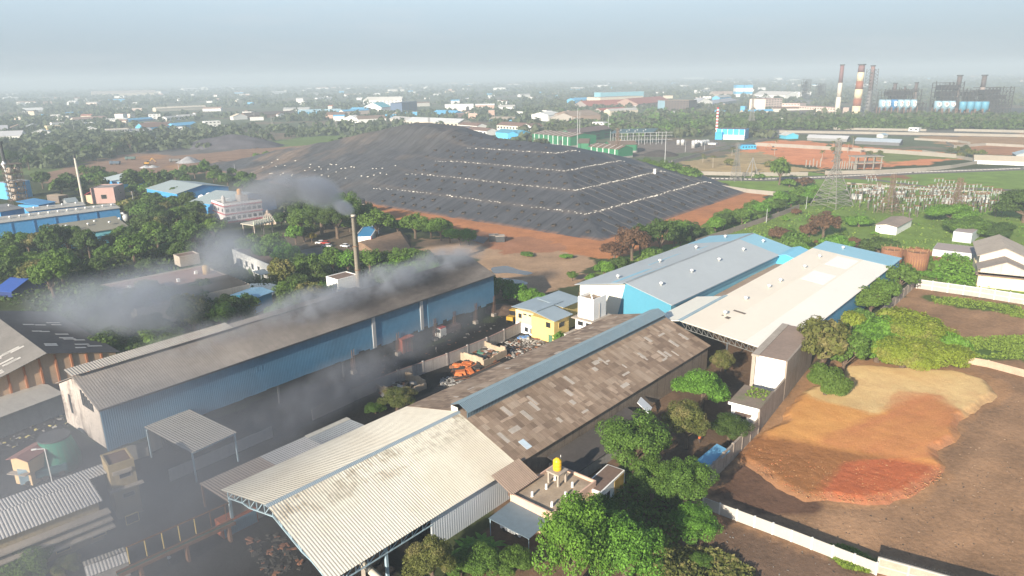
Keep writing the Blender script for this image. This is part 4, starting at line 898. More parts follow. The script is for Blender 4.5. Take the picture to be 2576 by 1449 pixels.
# red hopper, truck, loader
p=at(*q(5,480,890)); t=thing('hopper','rusty red hopper tower on legs in the smoky yard','hopper',p,S_)
HR=mat('faded_red',(.34,.10,.07),.75,.2)
MB().hexa([(-1.8,-1.5,4.0),(1.8,-1.5,4.0),(1.8,1.5,4.0),(-1.8,1.5,4.0)],[(-2.1,-1.8,4.6),(2.1,-1.8,4.6),(2.1,1.8,4.6),(-2.1,1.8,4.6)]).build('hood',HR,t)
for x in (-.9,.9): MB().box(x-.55,x+.55,-.9,.9,.3,4.).build('bin',HR,t)
for x in (-1.5,1.5):
    for y in (-1.3,1.3): MB().bar((x,y,0),(x,y,4),.16).build('leg',RUST,t)
p=at(*q(5,735,785)); t=thing('truck','dusty white and red truck parked in the yard under the blue shed','truck',p,S_+PI)
# local +x points back along the truck (away), cab faces -x toward lower left
t.rotation_euler=(0,0,S_)
WT=mat('dusty_white_paint',(.55,.54,.52),.6,.15)
MB().ext([(-1.2,.8),(1.2,.8),(1.2,2.2),(1.1,3.1),(-1.1,3.1),(-1.2,2.2)],-.2,1.9).build('cab',WT,t)
MB().box(-.1,1.9,-1.1,1.1,3.1,3.35).build('cab_roof',mat('red_paint',(.4,.06,.05),.5),t)
for y in (-.95,.05): MB().box(-.26,-.2,y,y+.9,1.95,2.85).build('windscreen',DARKGLASS,t)
MB().box(-.45,-.2,-1.2,1.2,.55,.95).build('bumper',WT,t)
for y in (-.9,.9): MB().box(-.3,-.2,y-.15,y+.15,1.1,1.35).build('headlight',mat('headlight_glass',(.8,.8,.75),.2),t)
MB().box(2.1,7.6,-1.25,1.25,1.1,2.6).build('load_bed',mat('dark_brown_paint',(.1,.06,.05),.7),t)
for x in (.9,5.4,6.7):
    for y in (-1.25,.95): MB().tube((x,y,.55),(x,y+.3,.55),.55,None,12).build('wheel',TYRE,t)
p=at(*q(5,1300,655)); t=thing('loader','yellow wheel loader working at the far end of the yard','loader',p,S_+.2)
YP=mat('loader_yellow',(.55,.33,.04),.55,.15)
MB().box(-2.4,1.,-1.1,1.1,1.,2.1).build('body',YP,t); c=MB().box(-.6,.9,-.85,.85,2.1,3.6).build('cab',DARKGLASS,t); MB().box(-.8,1.1,-1,1,3.6,3.75).build('cab_roof',YP,c)
mb=MB(); 
for y in (-.6,.6): mb.bar((1.,y,1.8),(3.,y,.9),.25)
mb.build('arm',YP,t); MB().ext([(-1.4,.2),(1.4,.2),(1.4,1.2),(-1.4,1.2)],2.9,3.8).build('bucket',RUST,t)
for x in (-1.6,1.2):
    for y in (-1.35,.85): MB().tube((x,y,.75),(x,y+.5,.75),.75,None,12).build('wheel',TYRE,t)
# chimney with smoke
p=at(905,745); CHP=p; t=thing('chimney','tall thin rust-streaked steel chimney giving off grey smoke','chimney',p,0,None,'smoking chimney')
hC=rise(905,745,205); CHH=hC
MB().lathe([(.95,0),(.72,hC-.6),(.78,hC-.6),(.78,hC)],14).build('shaft',mat('rust_streaked_pale_steel',(.50,.44,.36),.7,.15,.3,streak=.8,scol=(.22,.12,.07)),t,True)
for z in (hC*.33,hC*.62): MB().lathe([(1.05,z),(1.05,z+.2)],14).build('flange',RUST,t)
MB().lathe([(1.15,hC-.9),(1.2,hC-.6)],14).build('cap_ring',DARKST,t)
mb=MB(); mb.bar((.95,0,1),(.75,0,hC),.07); mb.bar((.95,.35,1),(.75,.35,hC),.07); mb.build('ladder',RUST,t)
# small white block by chimney
r=RECT((854,752),(900,735),(823,742),0); t=flat('pump_house','small white cube building at the foot of the smoking chimney','building',((at(854,757)[0],at(854,757)[1]),S_,8.,6.5),7.,BROWNR,WHITEP,.25,mark=None)
window(t,0,3,2,1,1,'window',WHITEP,DARKGLASS,8,6.5); MB().box(-1.5,9,-.8,0,2.2,2.4).build('canopy',CONC,t)
# flat pink roof, tank, car port
pr=RECT((1389,1299),(1499,1216),(1290,1244),4.2)
t=flat('pink_house','flat-roofed pink house with pipe stubs on its roof, against the cream shed','house',pr,4.2,ROOFC,PINK,.55,mark='flat-roofed pink house')
L_,W_=pr[2],pr[3]
for (x,y) in ((2,1.6),(2.2,5.8),(5.6,1.6),(5.4,5.4),(8.6,2.4),(8.4,5.9)): MB().lathe([(.25,4.25),(.2,4.4),(.2,5.1)],10,(x,y,0)).build('pipe_stub',WHITEP,t)
for x in (2.5,6.,9.5): window(t,0,x,1.6,1.2,1.6,'window',PINK,mat('red_shutter',(.25,.05,.04),.7),L_,W_)
MB().box(-.1,L_+.3,-.9,0,2.9,3.05).build('sunshade',PINK,t); window(t,2,3,1.6,1.4,1.3,'window',PINK,DARKGLASS,L_,W_)
tk=thing('water_tank','bright yellow plastic water tank on a concrete stand over the flat roof','water tank',(at(1402,1182,6.6)[0],at(1402,1182,6.6)[1],0),S_)
MB().lathe([(.62,6.62),(.75,6.75),(.75,7.3),(.7,7.36),(.75,7.42),(.75,7.95),(.7,8.01),(.75,8.07),(.72,8.45),(.35,8.75),(.3,8.85)],18).build('barrel',mat('yellow_plastic',(.72,.42,.02),.35,.06),tk,True)
MB().box(-1.3,1.3,-1.3,1.3,6.3,6.6).build('stand_slab',CONC,tk)
for x in (-1,1):
    for y in (-1,1): MB().box(x-.17,x+.17,y-.17,y+.17,4.26,6.3).build('leg',CONC,tk)
mb=MB(); mb.bar((.9,0,6.6),(.9,0,9.),.07); mb.build('pipe',WHITEP,tk)
a=at(*q(8,1290,760),4.9); t=thing('awning','ribbed brown fibre awning leaning between old shed and the pink house','awning',(pr[0][0]-0*L_,pr[0][1],0),pr[1])
MB().corr(-.6,6.5,W_-.8,4.95,W_+3.6,6.9,.4,.06).build('roof',mat('brown_ribbed_awning',(.3,.22,.17),.9,.15,streak=.4),t)
for x in (0,6): MB().bar((x,W_+.3,4.2),(x,W_+.3,5.4),.15).build('post',RUST,t)
cr=RECT((1380,1310),(1297,1252),(1322,1357),3.)
A3,B3,C3,D3=at(1383,1312,3.1),at(1292,1257,3.3),at(1229,1305,3.1),at(1330,1357,2.9)
t=thing('car_port','dark blue-grey car port roof on posts sheltering a white car','car port',(D3[0],D3[1],0),0)
rel=lambda P,dz=0:(P[0]-D3[0],P[1]-D3[1],P[2]+dz)
MB().hexa([rel(x) for x in (D3,A3,B3,C3)],[rel(x,.1) for x in (D3,A3,B3,C3)]).build('roof',mat('dark_blue_grey_sheet',(.12,.16,.19),.6,.12),t)
for X in (A3,C3,D3): MB().bar((rel(X)[0]*.96,rel(X)[1]*.96+.2,0),(rel(X)[0]*.96,rel(X)[1]*.96+.2,rel(X)[2]),.12).build('post',TRUSS,t)
def car(u,v,rz,paint,label,group=None,scale=1.,name='car'):
    p=at(u,v); t=thing(name,label,'car',p,rz,group)
    m=mat('paint_'+paint,{'white':(.75,.75,.75),'red':(.4,.04,.03),'silver':(.45,.46,.48),'dark':(.05,.05,.06),'blue':(.06,.14,.4)}[paint],.3,.03,spec=.5)
    b=MB(); pr_=[(-2.05,.35),(2.1,.35),(2.15,.8),(1.3,.95),(-2.,1.),(-2.12,.7)]
    k=MB(); k.v=[]; b.hexa([(x,-.85,z) for x,z in pr_],[(x,.85,z) for x,z in pr_]); b.build('body',m,t)
    cb=[(-1.75,.98),(1.15,.95),(.55,1.5),(-1.3,1.55)]
    c=MB().hexa([(x,-.74,z) for x,z in cb],[(x,.74,z) for x,z in cb]).build('cabin',DARKGLASS,t)
    MB().box(-1.25,.5,-.7,.7,1.5,1.6).build('roof',m,c)
    for x in (-1.3,1.35):
        for y in (-.88,.7): MB().tube((x,y,.33),(x,y+.18,.33),.33,None,12).build('wheel',TYRE,t)
    t.scale=(scale,)*3; return t
car(1292,1338,math.radians(140),'white','white car parked half under the dark car port')
# buildings beyond the pink house
r=RECT(q(8,1960,820),q(8,2140,650),q(8,1900,700),3.6)
t=flat('side_house','white and ochre single-storey block behind the pink house','house',r,3.6,BROWNR,WHITEP,.0,mark=None)
window(t,0,r[2]*.3,1.8,1.2,1.4,'window',WHITEP,DARKGLASS,r[2],r[3]); MB().box(r[2]*.55,r[2]*.95,-.06,-.01,.2,3.3).build('wall_panel',mat('ochre',(.4,.26,.06),.8),t)
window(t,0,r[2]*.05+1,1.8,.9,1.6,'window',WHITEP,DARKGLASS,r[2],r[3])
ta=on_grid(46,-6.5); t=thing('yard_roof','dark low sheet roof leaning on the old plank shed wall','roof',ta,S_)
MB().hexa([(0,0,2.4),(26,0,2.4),(26,6.2,3.6),(0,6.2,3.6)],[(0,0,2.52),(26,0,2.52),(26,6.2,3.72),(0,6.2,3.72)]).build('roof',mat('dark_flat_sheet',(.07,.06,.055),.9,.2),t)
MB().box(.2,25.8,.2,6,0,2.35).build('wall',CONCG,t)
p=at(*q(8,2285,180),2.4); t=thing('dish_panel','tilted white ribbed panel on a post beside the plank shed wall','panel',(p[0],p[1],0),S_+.3)
mb=MB(); mb.hexa([(-1.5,-1.3,2.0),(1.5,-1.3,2.0),(1.5,1.2,4.),(-1.5,1.2,4.)],[(-1.5,-1.4,2.08),(1.5,-1.4,2.08),(1.5,1.1,4.08),(-1.5,1.1,4.08)]); mb.build('face',mat('white_panel',(.72,.74,.76),.4,.05,corr=.4),t); MB().bar((0,.3,0),(0,.3,3),.2).build('post',RUST,t)
r=RECT(q(7,620,1340),q(7,935,1225),q(7,690,1440),2.6)
t=thing('low_shed','low pale sheet roofs in smoke beside the conveyor foot','shed',r[0],r[1]); L_,W_=r[2],max(r[3],4.)
MB().corr(0,L_,0,2.4,W_*.5,2.9,.45,.05).build('roof',GREYSH2,t); MB().corr(0,L_,W_*.55,2.9,W_,2.5,.45,.05).build('roof',GREYSH,t); MB().box(.2,L_-.2,.2,W_-.2,0,2.3).build('wall',CONCG,t)
# --- high wall with white rooms on the right
CW2=mat('streaked_concrete_wall',(.30,.25,.205),.92,.2,.3,streak=.75,scol=(.10,.085,.07))
t=wallrun('boundary_wall','tall streaked concrete boundary wall between alley and brown plot',[(1768,1232),(1905,1090)],3.4,.35,CW2,4,CW2,'wall',None,.1,'tall streaked boundary wall')
t=wallrun('boundary_wall','low weathered wall running on past the big bush to the far plot corner',[(2145,868),(2215,800),(2300,722)],3.0,.35,CW2,5,CW2,'wall',None,.1)
p0=at(1905,1090); p1=at(2040,915); d=(p1-p0)[:2]; an=math.atan2(d[1],d[0]); Ln=float(np.hypot(*d))
t=thing('white_room','white room with brown slab roof set on the tall boundary wall','building',p0,an,'white rooms on the boundary wall','white wall room')
MB().box(0,9.5,.25,5.6,0,5.2).build('wall',WHITEP,t); MB().box(-.4,9.6,-.1,6.2,5.2,5.5).build('roof',mat('slab_with_weeds',(.22,.17,.13),.95,.2,.3,blot=.6,bcol=(.1,.14,.04),bs=.25),t); MB().box(0,Ln*.42,-.15,.25,0,5.3).build('outer_wall',CW2,t)
window(t,2,3.4,2.6,1.8,.7,'window',WHITEP,DARKGLASS,9.5,5.6); MB().box(-1.2,-.02,1.4,4.6,3.5,3.65).build('sunshade',BROWNR,t)
mb=MB(); mb.box(-.5,-.4,-.1,6.2,5.0,5.55); mb.build('fascia',WHITEP,t)
t=thing('white_room','taller white block with grey slab roof, further up the boundary wall','building',(p0[0]+d[0]*.42,p0[1]+d[1]*.42,0),an,'white rooms on the boundary wall')
MB().box(.3,Ln*.56,.2,6.6,0,9.2).build('wall',WHITEP,t); MB().box(0,Ln*.56,-.2,.2,0,9.3).build('outer_wall',CW2,t)
MB().box(.3,Ln*.56,.2,6.,9.2,9.32).build('roof',mat('grey_slab',(.27,.2,.16),.95,.15),t); MB().box(-.2,Ln*.56,6.,7.6,9.05,9.5).build('ledge',CONC,t); MB().box(.1,.3,6.7,7.5,0,9.).build('grille',CONC,t)
r=RECT(q(9,105,570),q(9,240,460),q(9,260,610),3.4)
r=((r[0][0]-math.sin(r[1])*r[3]*.34,r[0][1]+math.cos(r[1])*r[3]*.34),r[1],r[2],r[3]*.66)
t=shed('blue_hut','small blue ribbed-roof hut tucked against the tall boundary wall','hut',r,3.,3.4,mat('blue_ribbed_roof',(.13,.33,.5),.5,.08,corr=.35),BLUEW2,.9,mark='small blue hut')
# white precast fence
FW2=mat('white_precast_post',(.62,.60,.56),.8,.05)
FW_=mat('white_precast_panel',(.42,.39,.35),.8,.07,.3,streak=.2,scol=(.35,.3,.25))
Pf=[(1768,1278),(1990,1362),(2203,1446)]
wallrun('precast_fence','long white precast panel fence across the front of the brown plot',Pf,2.05,.12,FW_,3.2,FW2,'fence',None,.1,'white precast fence')
t=wallrun('block_fence','block wall panel section with white bands and coiled barbed wire, bottom right',[(2206,1440),(2700,1580)],2.5,.2,mat('stone_block_panel',(.40,.30,.24),.9,.2,.6),4.,FW_,'fence',None,.12)
a_,b_=Vector((*at(2206,1440)[:2],0)),Vector((*at(2700,1580)[:2],0)); dd_=(b_-a_); 
mb=MB(); n_=dd_.normalized(); pr2=Vector((-n_.y,n_.x,0))
for zz_ in (1.15,2.42): mb.prism([(n_*0-pr2*.14),(dd_-pr2*.14),(dd_+pr2*.14),(pr2*.14)],zz_,zz_+.22)
mb.build('band',FW_,t)
mb=MB(); pp=None
for i in range(900):
    s=i*.045; a2=i*.62; c=n_*s+pr2*.25*math.cos(a2)+Vector((0,0,3.0+.25*math.sin(a2)))
    if pp is not None: mb.tube(pp,c,.018,None,3,False)
    pp=c
mb.build('barbed_wire',DARKST,t)
GW=mat('grey_block_wall',(.38,.35,.32),.9,.12,.3,streak=.3); PW=mat('white_post',(.62,.6,.57),.8,.08)
t=wallrun('panel_wall','grey panel wall with white posts along the far side of the brown plot',[q('S4',950,1130),q('S4',1900,1265),q('S4',2576,1375),(2700,790)],3.1,.2,GW,4.2,PW,'wall',None,.25,'grey panel wall with white posts')
mb=MB(); o_=Vector((*at(*q('S4',950,1130))[:2],0))
for a,b in ((q('S4',950,1130),q('S4',1900,1265)),(q('S4',1900,1265),q('S4',2576,1375))):
    a,b=Vector((*at(*a)[:2],0))-o_,Vector((*at(*b)[:2],0))-o_; n1=(b-a).normalized(); k=Vector((-n1.y,n1.x,0))*.13
    for z in (1.45,2.95): mb.prism([a-k,b-k,b+k,a+k],z,z+.2)
mb.build('band',PW,t)
wallrun('panel_wall','broken low block wall at the right edge beyond the orange soil',[q(6,2080,960),q(6,2300,1000),q(6,2600,1080)],1.8,.2,mat('buff_block',(.42,.3,.22),.9,.2,.5),6,None,'wall')
# huts in the green area
SIL=mat('pale_tin_wall',(.50,.53,.54),.5,.06,corr=.4)
r=RECT(q('S4',640,330),q('S4',870,200),q('S4',395,255),0)
t=shed('white_hut','old whitewashed house with brown fibre roof in the green scrub','house',r,3.6,4.3,mat('brown_fibre_small',(.27,.21,.17),.92,.2,corr=.4,streak=.4),WHITEP,.5,mark='whitewashed scrub house')
window(t,2,r[3]*.8,2.6,.7,.7,'window',WHITEP,DARKGLASS,r[2],r[3])
r=RECT(q('S4',1770,455),q('S4',1900,350),q('S4',1495,415),0)
t=flat('tin_hut','silvery box hut with flat brown roof on the green scrub','hut',r,4.2,mat('dull_brown_roof',(.33,.27,.25),.8,.08),SIL,.05,.1,mark='silvery box hut')
r=RECT(q('S4',1185,640),q('S4',1240,560),q('S4',1850,745),0)
t=flat('tin_hut','long low tin shed with brown flat roof behind the rusty tanks','shed',(r[0],r[1],r[2]+3,r[3]),2.6,mat('dull_brown_roof',(.33,.27,.25),.8,.08),SIL,.05,.1)
r=RECT(q('S4',1855,1105),q('S4',1990,700),q('S4',2560,1210),0)
BUF=mat('cream_mill_wall',(.78,.66,.42),.85,.06,.2)  # even cream base colour of the mill wall, slight random tone
t=thing('mill_house','grey-roofed cream mill with stacked gables at the right edge','building',(at(*q('S4',1855,1105))[0],at(*q('S4',1855,1105))[1],0),math.radians(61),None,'cream mill at right')
RW_=15.; OLDG=mat('weathered_pale_roof',(.40,.34,.28),.9,.15,.1,corr=.5,streak=.45)
def gab(x0,x1,h,rdg,w0=0.,w1=RW_):
    pass
MB().box(0,24,-RW_,0,0,4.4).build('wall',BUF,t)
mb=MB(); mb.ext([(-RW_+.6,4.4),(-.6,4.4),(-.6,5.6),(-RW_/2,8.4),(-RW_+.6,5.6)],2.6,24); mb.build('gable_wall',mat('streaked_pale_gable',(.5,.44,.38),.9,.1,streak=.7,scol=(.15,.13,.12)),t)
mb=MB(); mb.ext([(-RW_-.8,4.2),(.8,4.2),(.8,4.4),(-RW_-.8,4.4)],-1.,2.6); mb.build('canopy',mat('brown_canopy_sheet',(.25,.17,.13),.9,.1,streak=.3),t)
for a,b in (((-RW_-.3,5.3),(-RW_/2,8.6)),((-RW_/2,8.6),(.3,5.3))): roofslabs([a,b],2.2,11.5,.15).build('roof',mat('grey_streak_roof',(.27,.23,.2),.9,.15,corr=.5,streak=.4),t)
mb=MB(); mb.ext([(-RW_+.6,5.6),(-.6,5.6),(-.6,8.3),(-RW_/2,11.2),(-RW_+.6,8.3)],11.5,34); mb.build('gable_wall',mat('pale_gable',(.55,.49,.42),.9,.1,streak=.3),t)
for a,b in (((-RW_-.3,7.9),(-RW_/2,11.4)),((-RW_/2,11.4),(.3,7.9))): roofslabs([a,b],11.,35,.15).build('roof',OLDG,t)
# rusty tanks
def rtank(x,yb,r_px,hpx,label):
    u,v=q('S4',x,yb); R=r_px/6*mpp(u,v); H=rise(u,v,hpx/6); p=at(u,v)+np.array([0,R*.8,0])
    t=thing('storage_tank',label,'tank',p,0,'rusty storage tanks','rusty storage tanks')
    MB().lathe([(R,0),(R,H),(R-.1,H),(R-.1,H-.5)],28).build('shell',mat('rusty_tank_plate',(.21,.095,.055),.8,.25,.2,streak=.95,scol=(.56,.36,.10)),t,True)
    for k in range(10):
        a=2*PI*k/10; MB().bar((R*math.cos(a),R*math.sin(a),H),(R*math.cos(a),R*math.sin(a),H+.9),.09).build('rail_post',mat('old_rail',(.4,.26,.13),.8),t)
    return t,R,H
t,R,H=rtank(610,860,130,300,'rusty storage tank half hidden behind the blue roof end')
t,R,H=rtank(1000,915,138,315,'rusty yellow-stained storage tank, the nearer and fully visible one')
p=at(*q('S4',1210,860)); t=thing('low_wall','short buff wall stub beside the yellow-stained storage tank','wall',p,.3); MB().box(-2,2.6,-.2,.2,0,1.9).build('panel',CONC,t)
# conveyor gantry, lower left
a,b=at(*q(7,1000,1390),3.0),at(*q(7,1760,990),4.2)
t=thing('conveyor','rusty covered conveyor gantry running into the cream shed front','conveyor',(a[0],a[1],0),math.atan2(b[1]-a[1],b[0]-a[0])); Lg=float(np.hypot(b[0]-a[0],b[1]-a[1]))
mb=MB(); mb.box(-2,Lg,-.6,-.4,2.8,3.3); mb.box(-2,Lg,.4,.6,2.8,3.3); mb.build('frame',RUST,t); MB().box(-2,Lg,-.4,.4,2.9,3.05).build('belt',mat('dark_green_belt',(.04,.08,.06),.8),t)
for k in range(7):
    x=Lg*k/6.3; m=YELLOW if k<5 else RUST; MB().bar((x,1.,3.2),(x,1.,6.0),.12).build('post',m,t)
MB().bar((0,1.,6.),(Lg,1.,6.),.16).build('top_rail',RUST,t)
for x in (1.,Lg*.5,Lg-1): MB().box(x-.2,x+.2,-.5,.5,0,2.8).build('leg',RUST,t)
A4,B4=at(*q(8,90,1430),2),at(*q(8,430,1440),1.)
t=thing('pipe','fat cream pipe under the eave of the cream shed, bottom edge','pipe',(A4[0]+1,A4[1]+2,0)); MB().tube((0,0,2.2),(6,-7,2.2),.55,None,14).build('tube',CREAM,t,True); MB().box(-.3,.3,-.3,.3,0,1.7).build('support',CONC,t)
p=at(*q(7,1690,1170)); t=thing('container','battered orange and blue container under the cream shed front','container',p,S_)
MB().box(0,6,0,2.4,0,2.6).build('shell',mat('orange_container',(.4,.11,.04),.7,.2,corr=.3),t); MB().box(.2,5.8,-.08,0,.1,2.4).build('side_panel',mat('blue_container',(.12,.26,.38),.7,.15,corr=.3),t)
# ------------------------------------------------------------------ people
def person(u,v,shirt,trous,label,rz=0.,stride=.2):
    p=at(u,v); t=thing('person',label,'person',p,rz)
    me=bpy.data.meshes.new('body'); J=[(0,0,.95),(0,0,1.2),(0,0,1.42),(0,0,1.52),(0,.02,1.66),(.17,0,1.40),(.24,.03,1.13),(.22,.14,.92),(-.17,0,1.40),(-.24,-.03,1.13),(-.22,.1,.92),(.1,0,.9),(.11,stride,.5),(.11,stride*1.1,.06),(-.1,0,.9),(-.11,-stride*.6,.5),(-.11,-stride*1.5,.08),(.11,stride*1.1+.14,.04),(-.11,-stride*1.5+.12,.04),(0,.02,1.74)]
    E=[(0,1),(1,2),(2,3),(3,4),(4,19),(2,5),(5,6),(6,7),(2,8),(8,9),(9,10),(0,11),(11,12),(12,13),(0,14),(14,15),(15,16),(13,17),(16,18)]
    RR=[.15,.15,.16,.065,.1,.075,.055,.045,.075,.055,.045,.1,.075,.05,.1,.075,.05,.045,.045,.075]
    me.from_pydata(J,E,[]); o=link('body',me,t); o.modifiers.new('skin','SKIN'); sv=me.skin_vertices[0].data
    for k,r in enumerate(RR): sv[k].radius=(r,r*.85)
    sv[0].use_root=True; sb=o.modifiers.new('sub','SUBSURF'); sb.levels=1; sb.render_levels=1
    m,nt,b,tc=newmat('clothes'); sp=N(nt,'ShaderNodeSeparateXYZ'); nt.links.new(tc.outputs['Object'],sp.inputs[0])
    md=N(nt,'ShaderNodeMath',operation='DIVIDE'); md.inputs[1].default_value=1.8; nt.links.new(sp.outputs['Z'],md.inputs[0])
    c=ramp(nt,md.outputs[0],[(0,(.03,.025,.02)),(.05,trous),(.54,shirt),(.83,(.25,.14,.09)),(.94,(.015,.012,.01))],'CONSTANT'); nt.links.new(c,b.inputs['Base Color']); me.materials.append(m)
    hr=MB().lathe([(.085,1.70),(.105,1.76),(.08,1.83),(.02,1.85)],10,(0,.01,0)).build('hair',mat('black_hair',(.012,.01,.01),.6),t,True,False)
    return t
person(*q(7,1285,1360),(.55,.56,.58),(.04,.04,.05),'person in pale shirt and dark trousers walking near the conveyor',.5)
person(*q(5,717,890),(.4,.36,.34),(.1,.09,.09),'person in light clothes standing in the yard near the red hopper',1.)
person(*q(9,125,445),(.6,.13,.05),(.1,.07,.06),'person in an orange-red top in the shaded alley near the white room',.2)
# ------------------------------------------------------------------ trees: unit crowns (radius about 1) of leaf clumps, shared between copies
LM={'dark':leafmat('leaves_dark',(.055,.105,.024)),'mid':leafmat('leaves_mid',(.085,.17,.03)),'bright':leafmat('leaves_bright',(.10,.235,.03)),'olive':leafmat('leaves_olive',(.10,.13,.035),(.26,.22,.09)),
    'lime':leafmat('leaves_lime',(.16,.24,.028),(.24,.23,.06)),'brown':leafmat('leaves_dry',(.12,.075,.045)),'yellow':leafmat('leaves_yellow',(.2,.17,.02)),'bluish':leafmat('leaves_bluish',(.075,.105,.055))}
LM['grass']=leafmat('leaves_grass',(.15,.25,.04))
BARK=mat('bark',(.12,.085,.06),.95,.3,.6); PBARK=mat('pale_bark',(.3,.26,.21),.9,.2,.6)
def leafquads(P,Nn,size,rs,flat=.6):
    n=len(P); r=rs.normal(size=(n,3)); nn=Nn+r*flat; nn/=np.linalg.norm(nn,axis=1)[:,None]+1e-9
    a=np.cross(nn,rs.normal(size=(n,3))); a/=np.linalg.norm(a,axis=1)[:,None]+1e-9; b=np.cross(nn,a)
    s=(size*rs.uniform(.4,1.5,n))[:,None]; a=a*s; b=b*s*rs.uniform(.5,.9,n)[:,None]
    V=np.stack([P-a,P-b*.8,P+a,P+b],1).reshape(-1,3); return V
def crown_pts(seed,n,zc,rz,nb,rb,lobes=1.,top=0.):
    rs=np.random.RandomState(seed)
    d=rs.normal(size=(nb,3)); d/=np.linalg.norm(d,axis=1)[:,None]; rad=rs.uniform(.35,.85,nb)**.7
    cb=d*rad[:,None]; cb[:,2]=np.abs(cb[:,2])*1.15-.28 if top else cb[:,2]
    br=rb*rs.uniform(.7,1.3,nb)
    k=rs.choice(nb,n,p=br**2/np.sum(br**2)); e=rs.normal(size=(n,3)); e/=np.linalg.norm(e,axis=1)[:,None]
    P=cb[k]+e*(br[k]*rs.uniform(.72,1.04,n))[:,None]
    P[:,2]=P[:,2]*rz+zc; Nn=e+.4*cb[k]/(np.linalg.norm(cb[k],axis=1)[:,None]+.1)+np.array([0,0,.35]); return P,Nn,rs,cb,br
def crownmesh(name,seed,n,size,zc=1.25,rz=.8,nb=22,rb=.36,kind='mid',top=1):
    P,Nn,rs,cb,br=crown_pts(seed,n,zc,rz,nb,rb,top=top)
    V=leafquads(P,Nn,size,rs); me=npmesh(name,V,np.arange(len(V)).reshape(-1,4),LM[kind],smooth=False); return me,cb
def trunkmesh(seed,zc,cb,rz,r=.075,m=BARK):
    mb=MB(); rs=random.Random(seed); tip=(rs.uniform(-.08,.08),rs.uniform(-.08,.08),zc*.75); mid=(rs.uniform(-.05,.05),rs.uniform(-.05,.05),zc*.4)
    mb.tube((0,0,-.03),mid,r*1.25,r,7).tube(mid,tip,r,r*.6,7)
    for i in range(0,len(cb),3):
        b=cb[i]; mb.tube(tip if i%2 else mid,(b[0]*.8,b[1]*.8,zc+b[2]*rz*.85),r*.45,r*.14,5)
    return mb.mesh('trunk',m,False,False)
CRN={}
def treeproto(kind,lod,var):
    key=(kind,lod,var)
    if key not in CRN:
        n,size={'near':(21000,.026),'mid':(4200,.062),'far':(900,.13)}[lod]
        zc,rz,nb,rb={0:(1.2,.78,44,.26),1:(1.45,.95,38,.25),2:(.95,.62,36,.28),3:(2.1,1.75,30,.36),4:(.55,.5,34,.29)}[var]
        me,cb=crownmesh('crown',hash((kind,lod,var))%9999 if False else sum(map(ord,kind+lod))*7+var*131,n,size,zc,rz,nb,rb,kind)
        CRN[key]=(me,trunkmesh(var+3,zc,cb,rz))
    return CRN[key]
PLACED=[]
def spot(x,y,r):
    for (a,b,c) in PLACED:
        if (a-x)**2+(b-y)**2<(.62*(r+c))**2: return False
    return True
TREES=[]
ADJ={'dark':'dark green','mid':'green','bright':'bright green','olive':'olive','lime':'yellow-green','brown':'dry brown','yellow':'yellow-flowering','bluish':'bluish green'}
SHP={0:'broad tree',1:'tall tree',2:'spreading tree',3:'narrow upright tree',4:'bush'}
def tree(x,y,R,kind,var=0,lod=None,hk=1.,group=None):
    d=math.hypot(x,y)
    if lod is None: lod='near' if d<165 or R>8 else ('mid' if d<420 else 'far')
    c,t=treeproto(kind,lod,var)
    o=thing('bush' if var==4 else 'tree',None,'bush' if var==4 else 'tree',(x,y,0),rnd.uniform(0,6.28),group)
    o.scale=(R*rnd.uniform(.92,1.08),R*rnd.uniform(.92,1.08),R*hk*rnd.uniform(.9,1.1))
    link('trunk' if var!=4 else 'stem',t,o); link('crown' if var!=4 else 'foliage',c,o)
    PLACED.append((x,y,R)); TREES.append((o,kind,var,x,y)); return o
def treeD(u,v,wpx,kind,var=0,hk=1.,lod=None):
    p=at(u,v); return tree(float(p[0]),float(p[1]),wpx*mpp(u,v)/2*.95,kind,var,lod,hk)
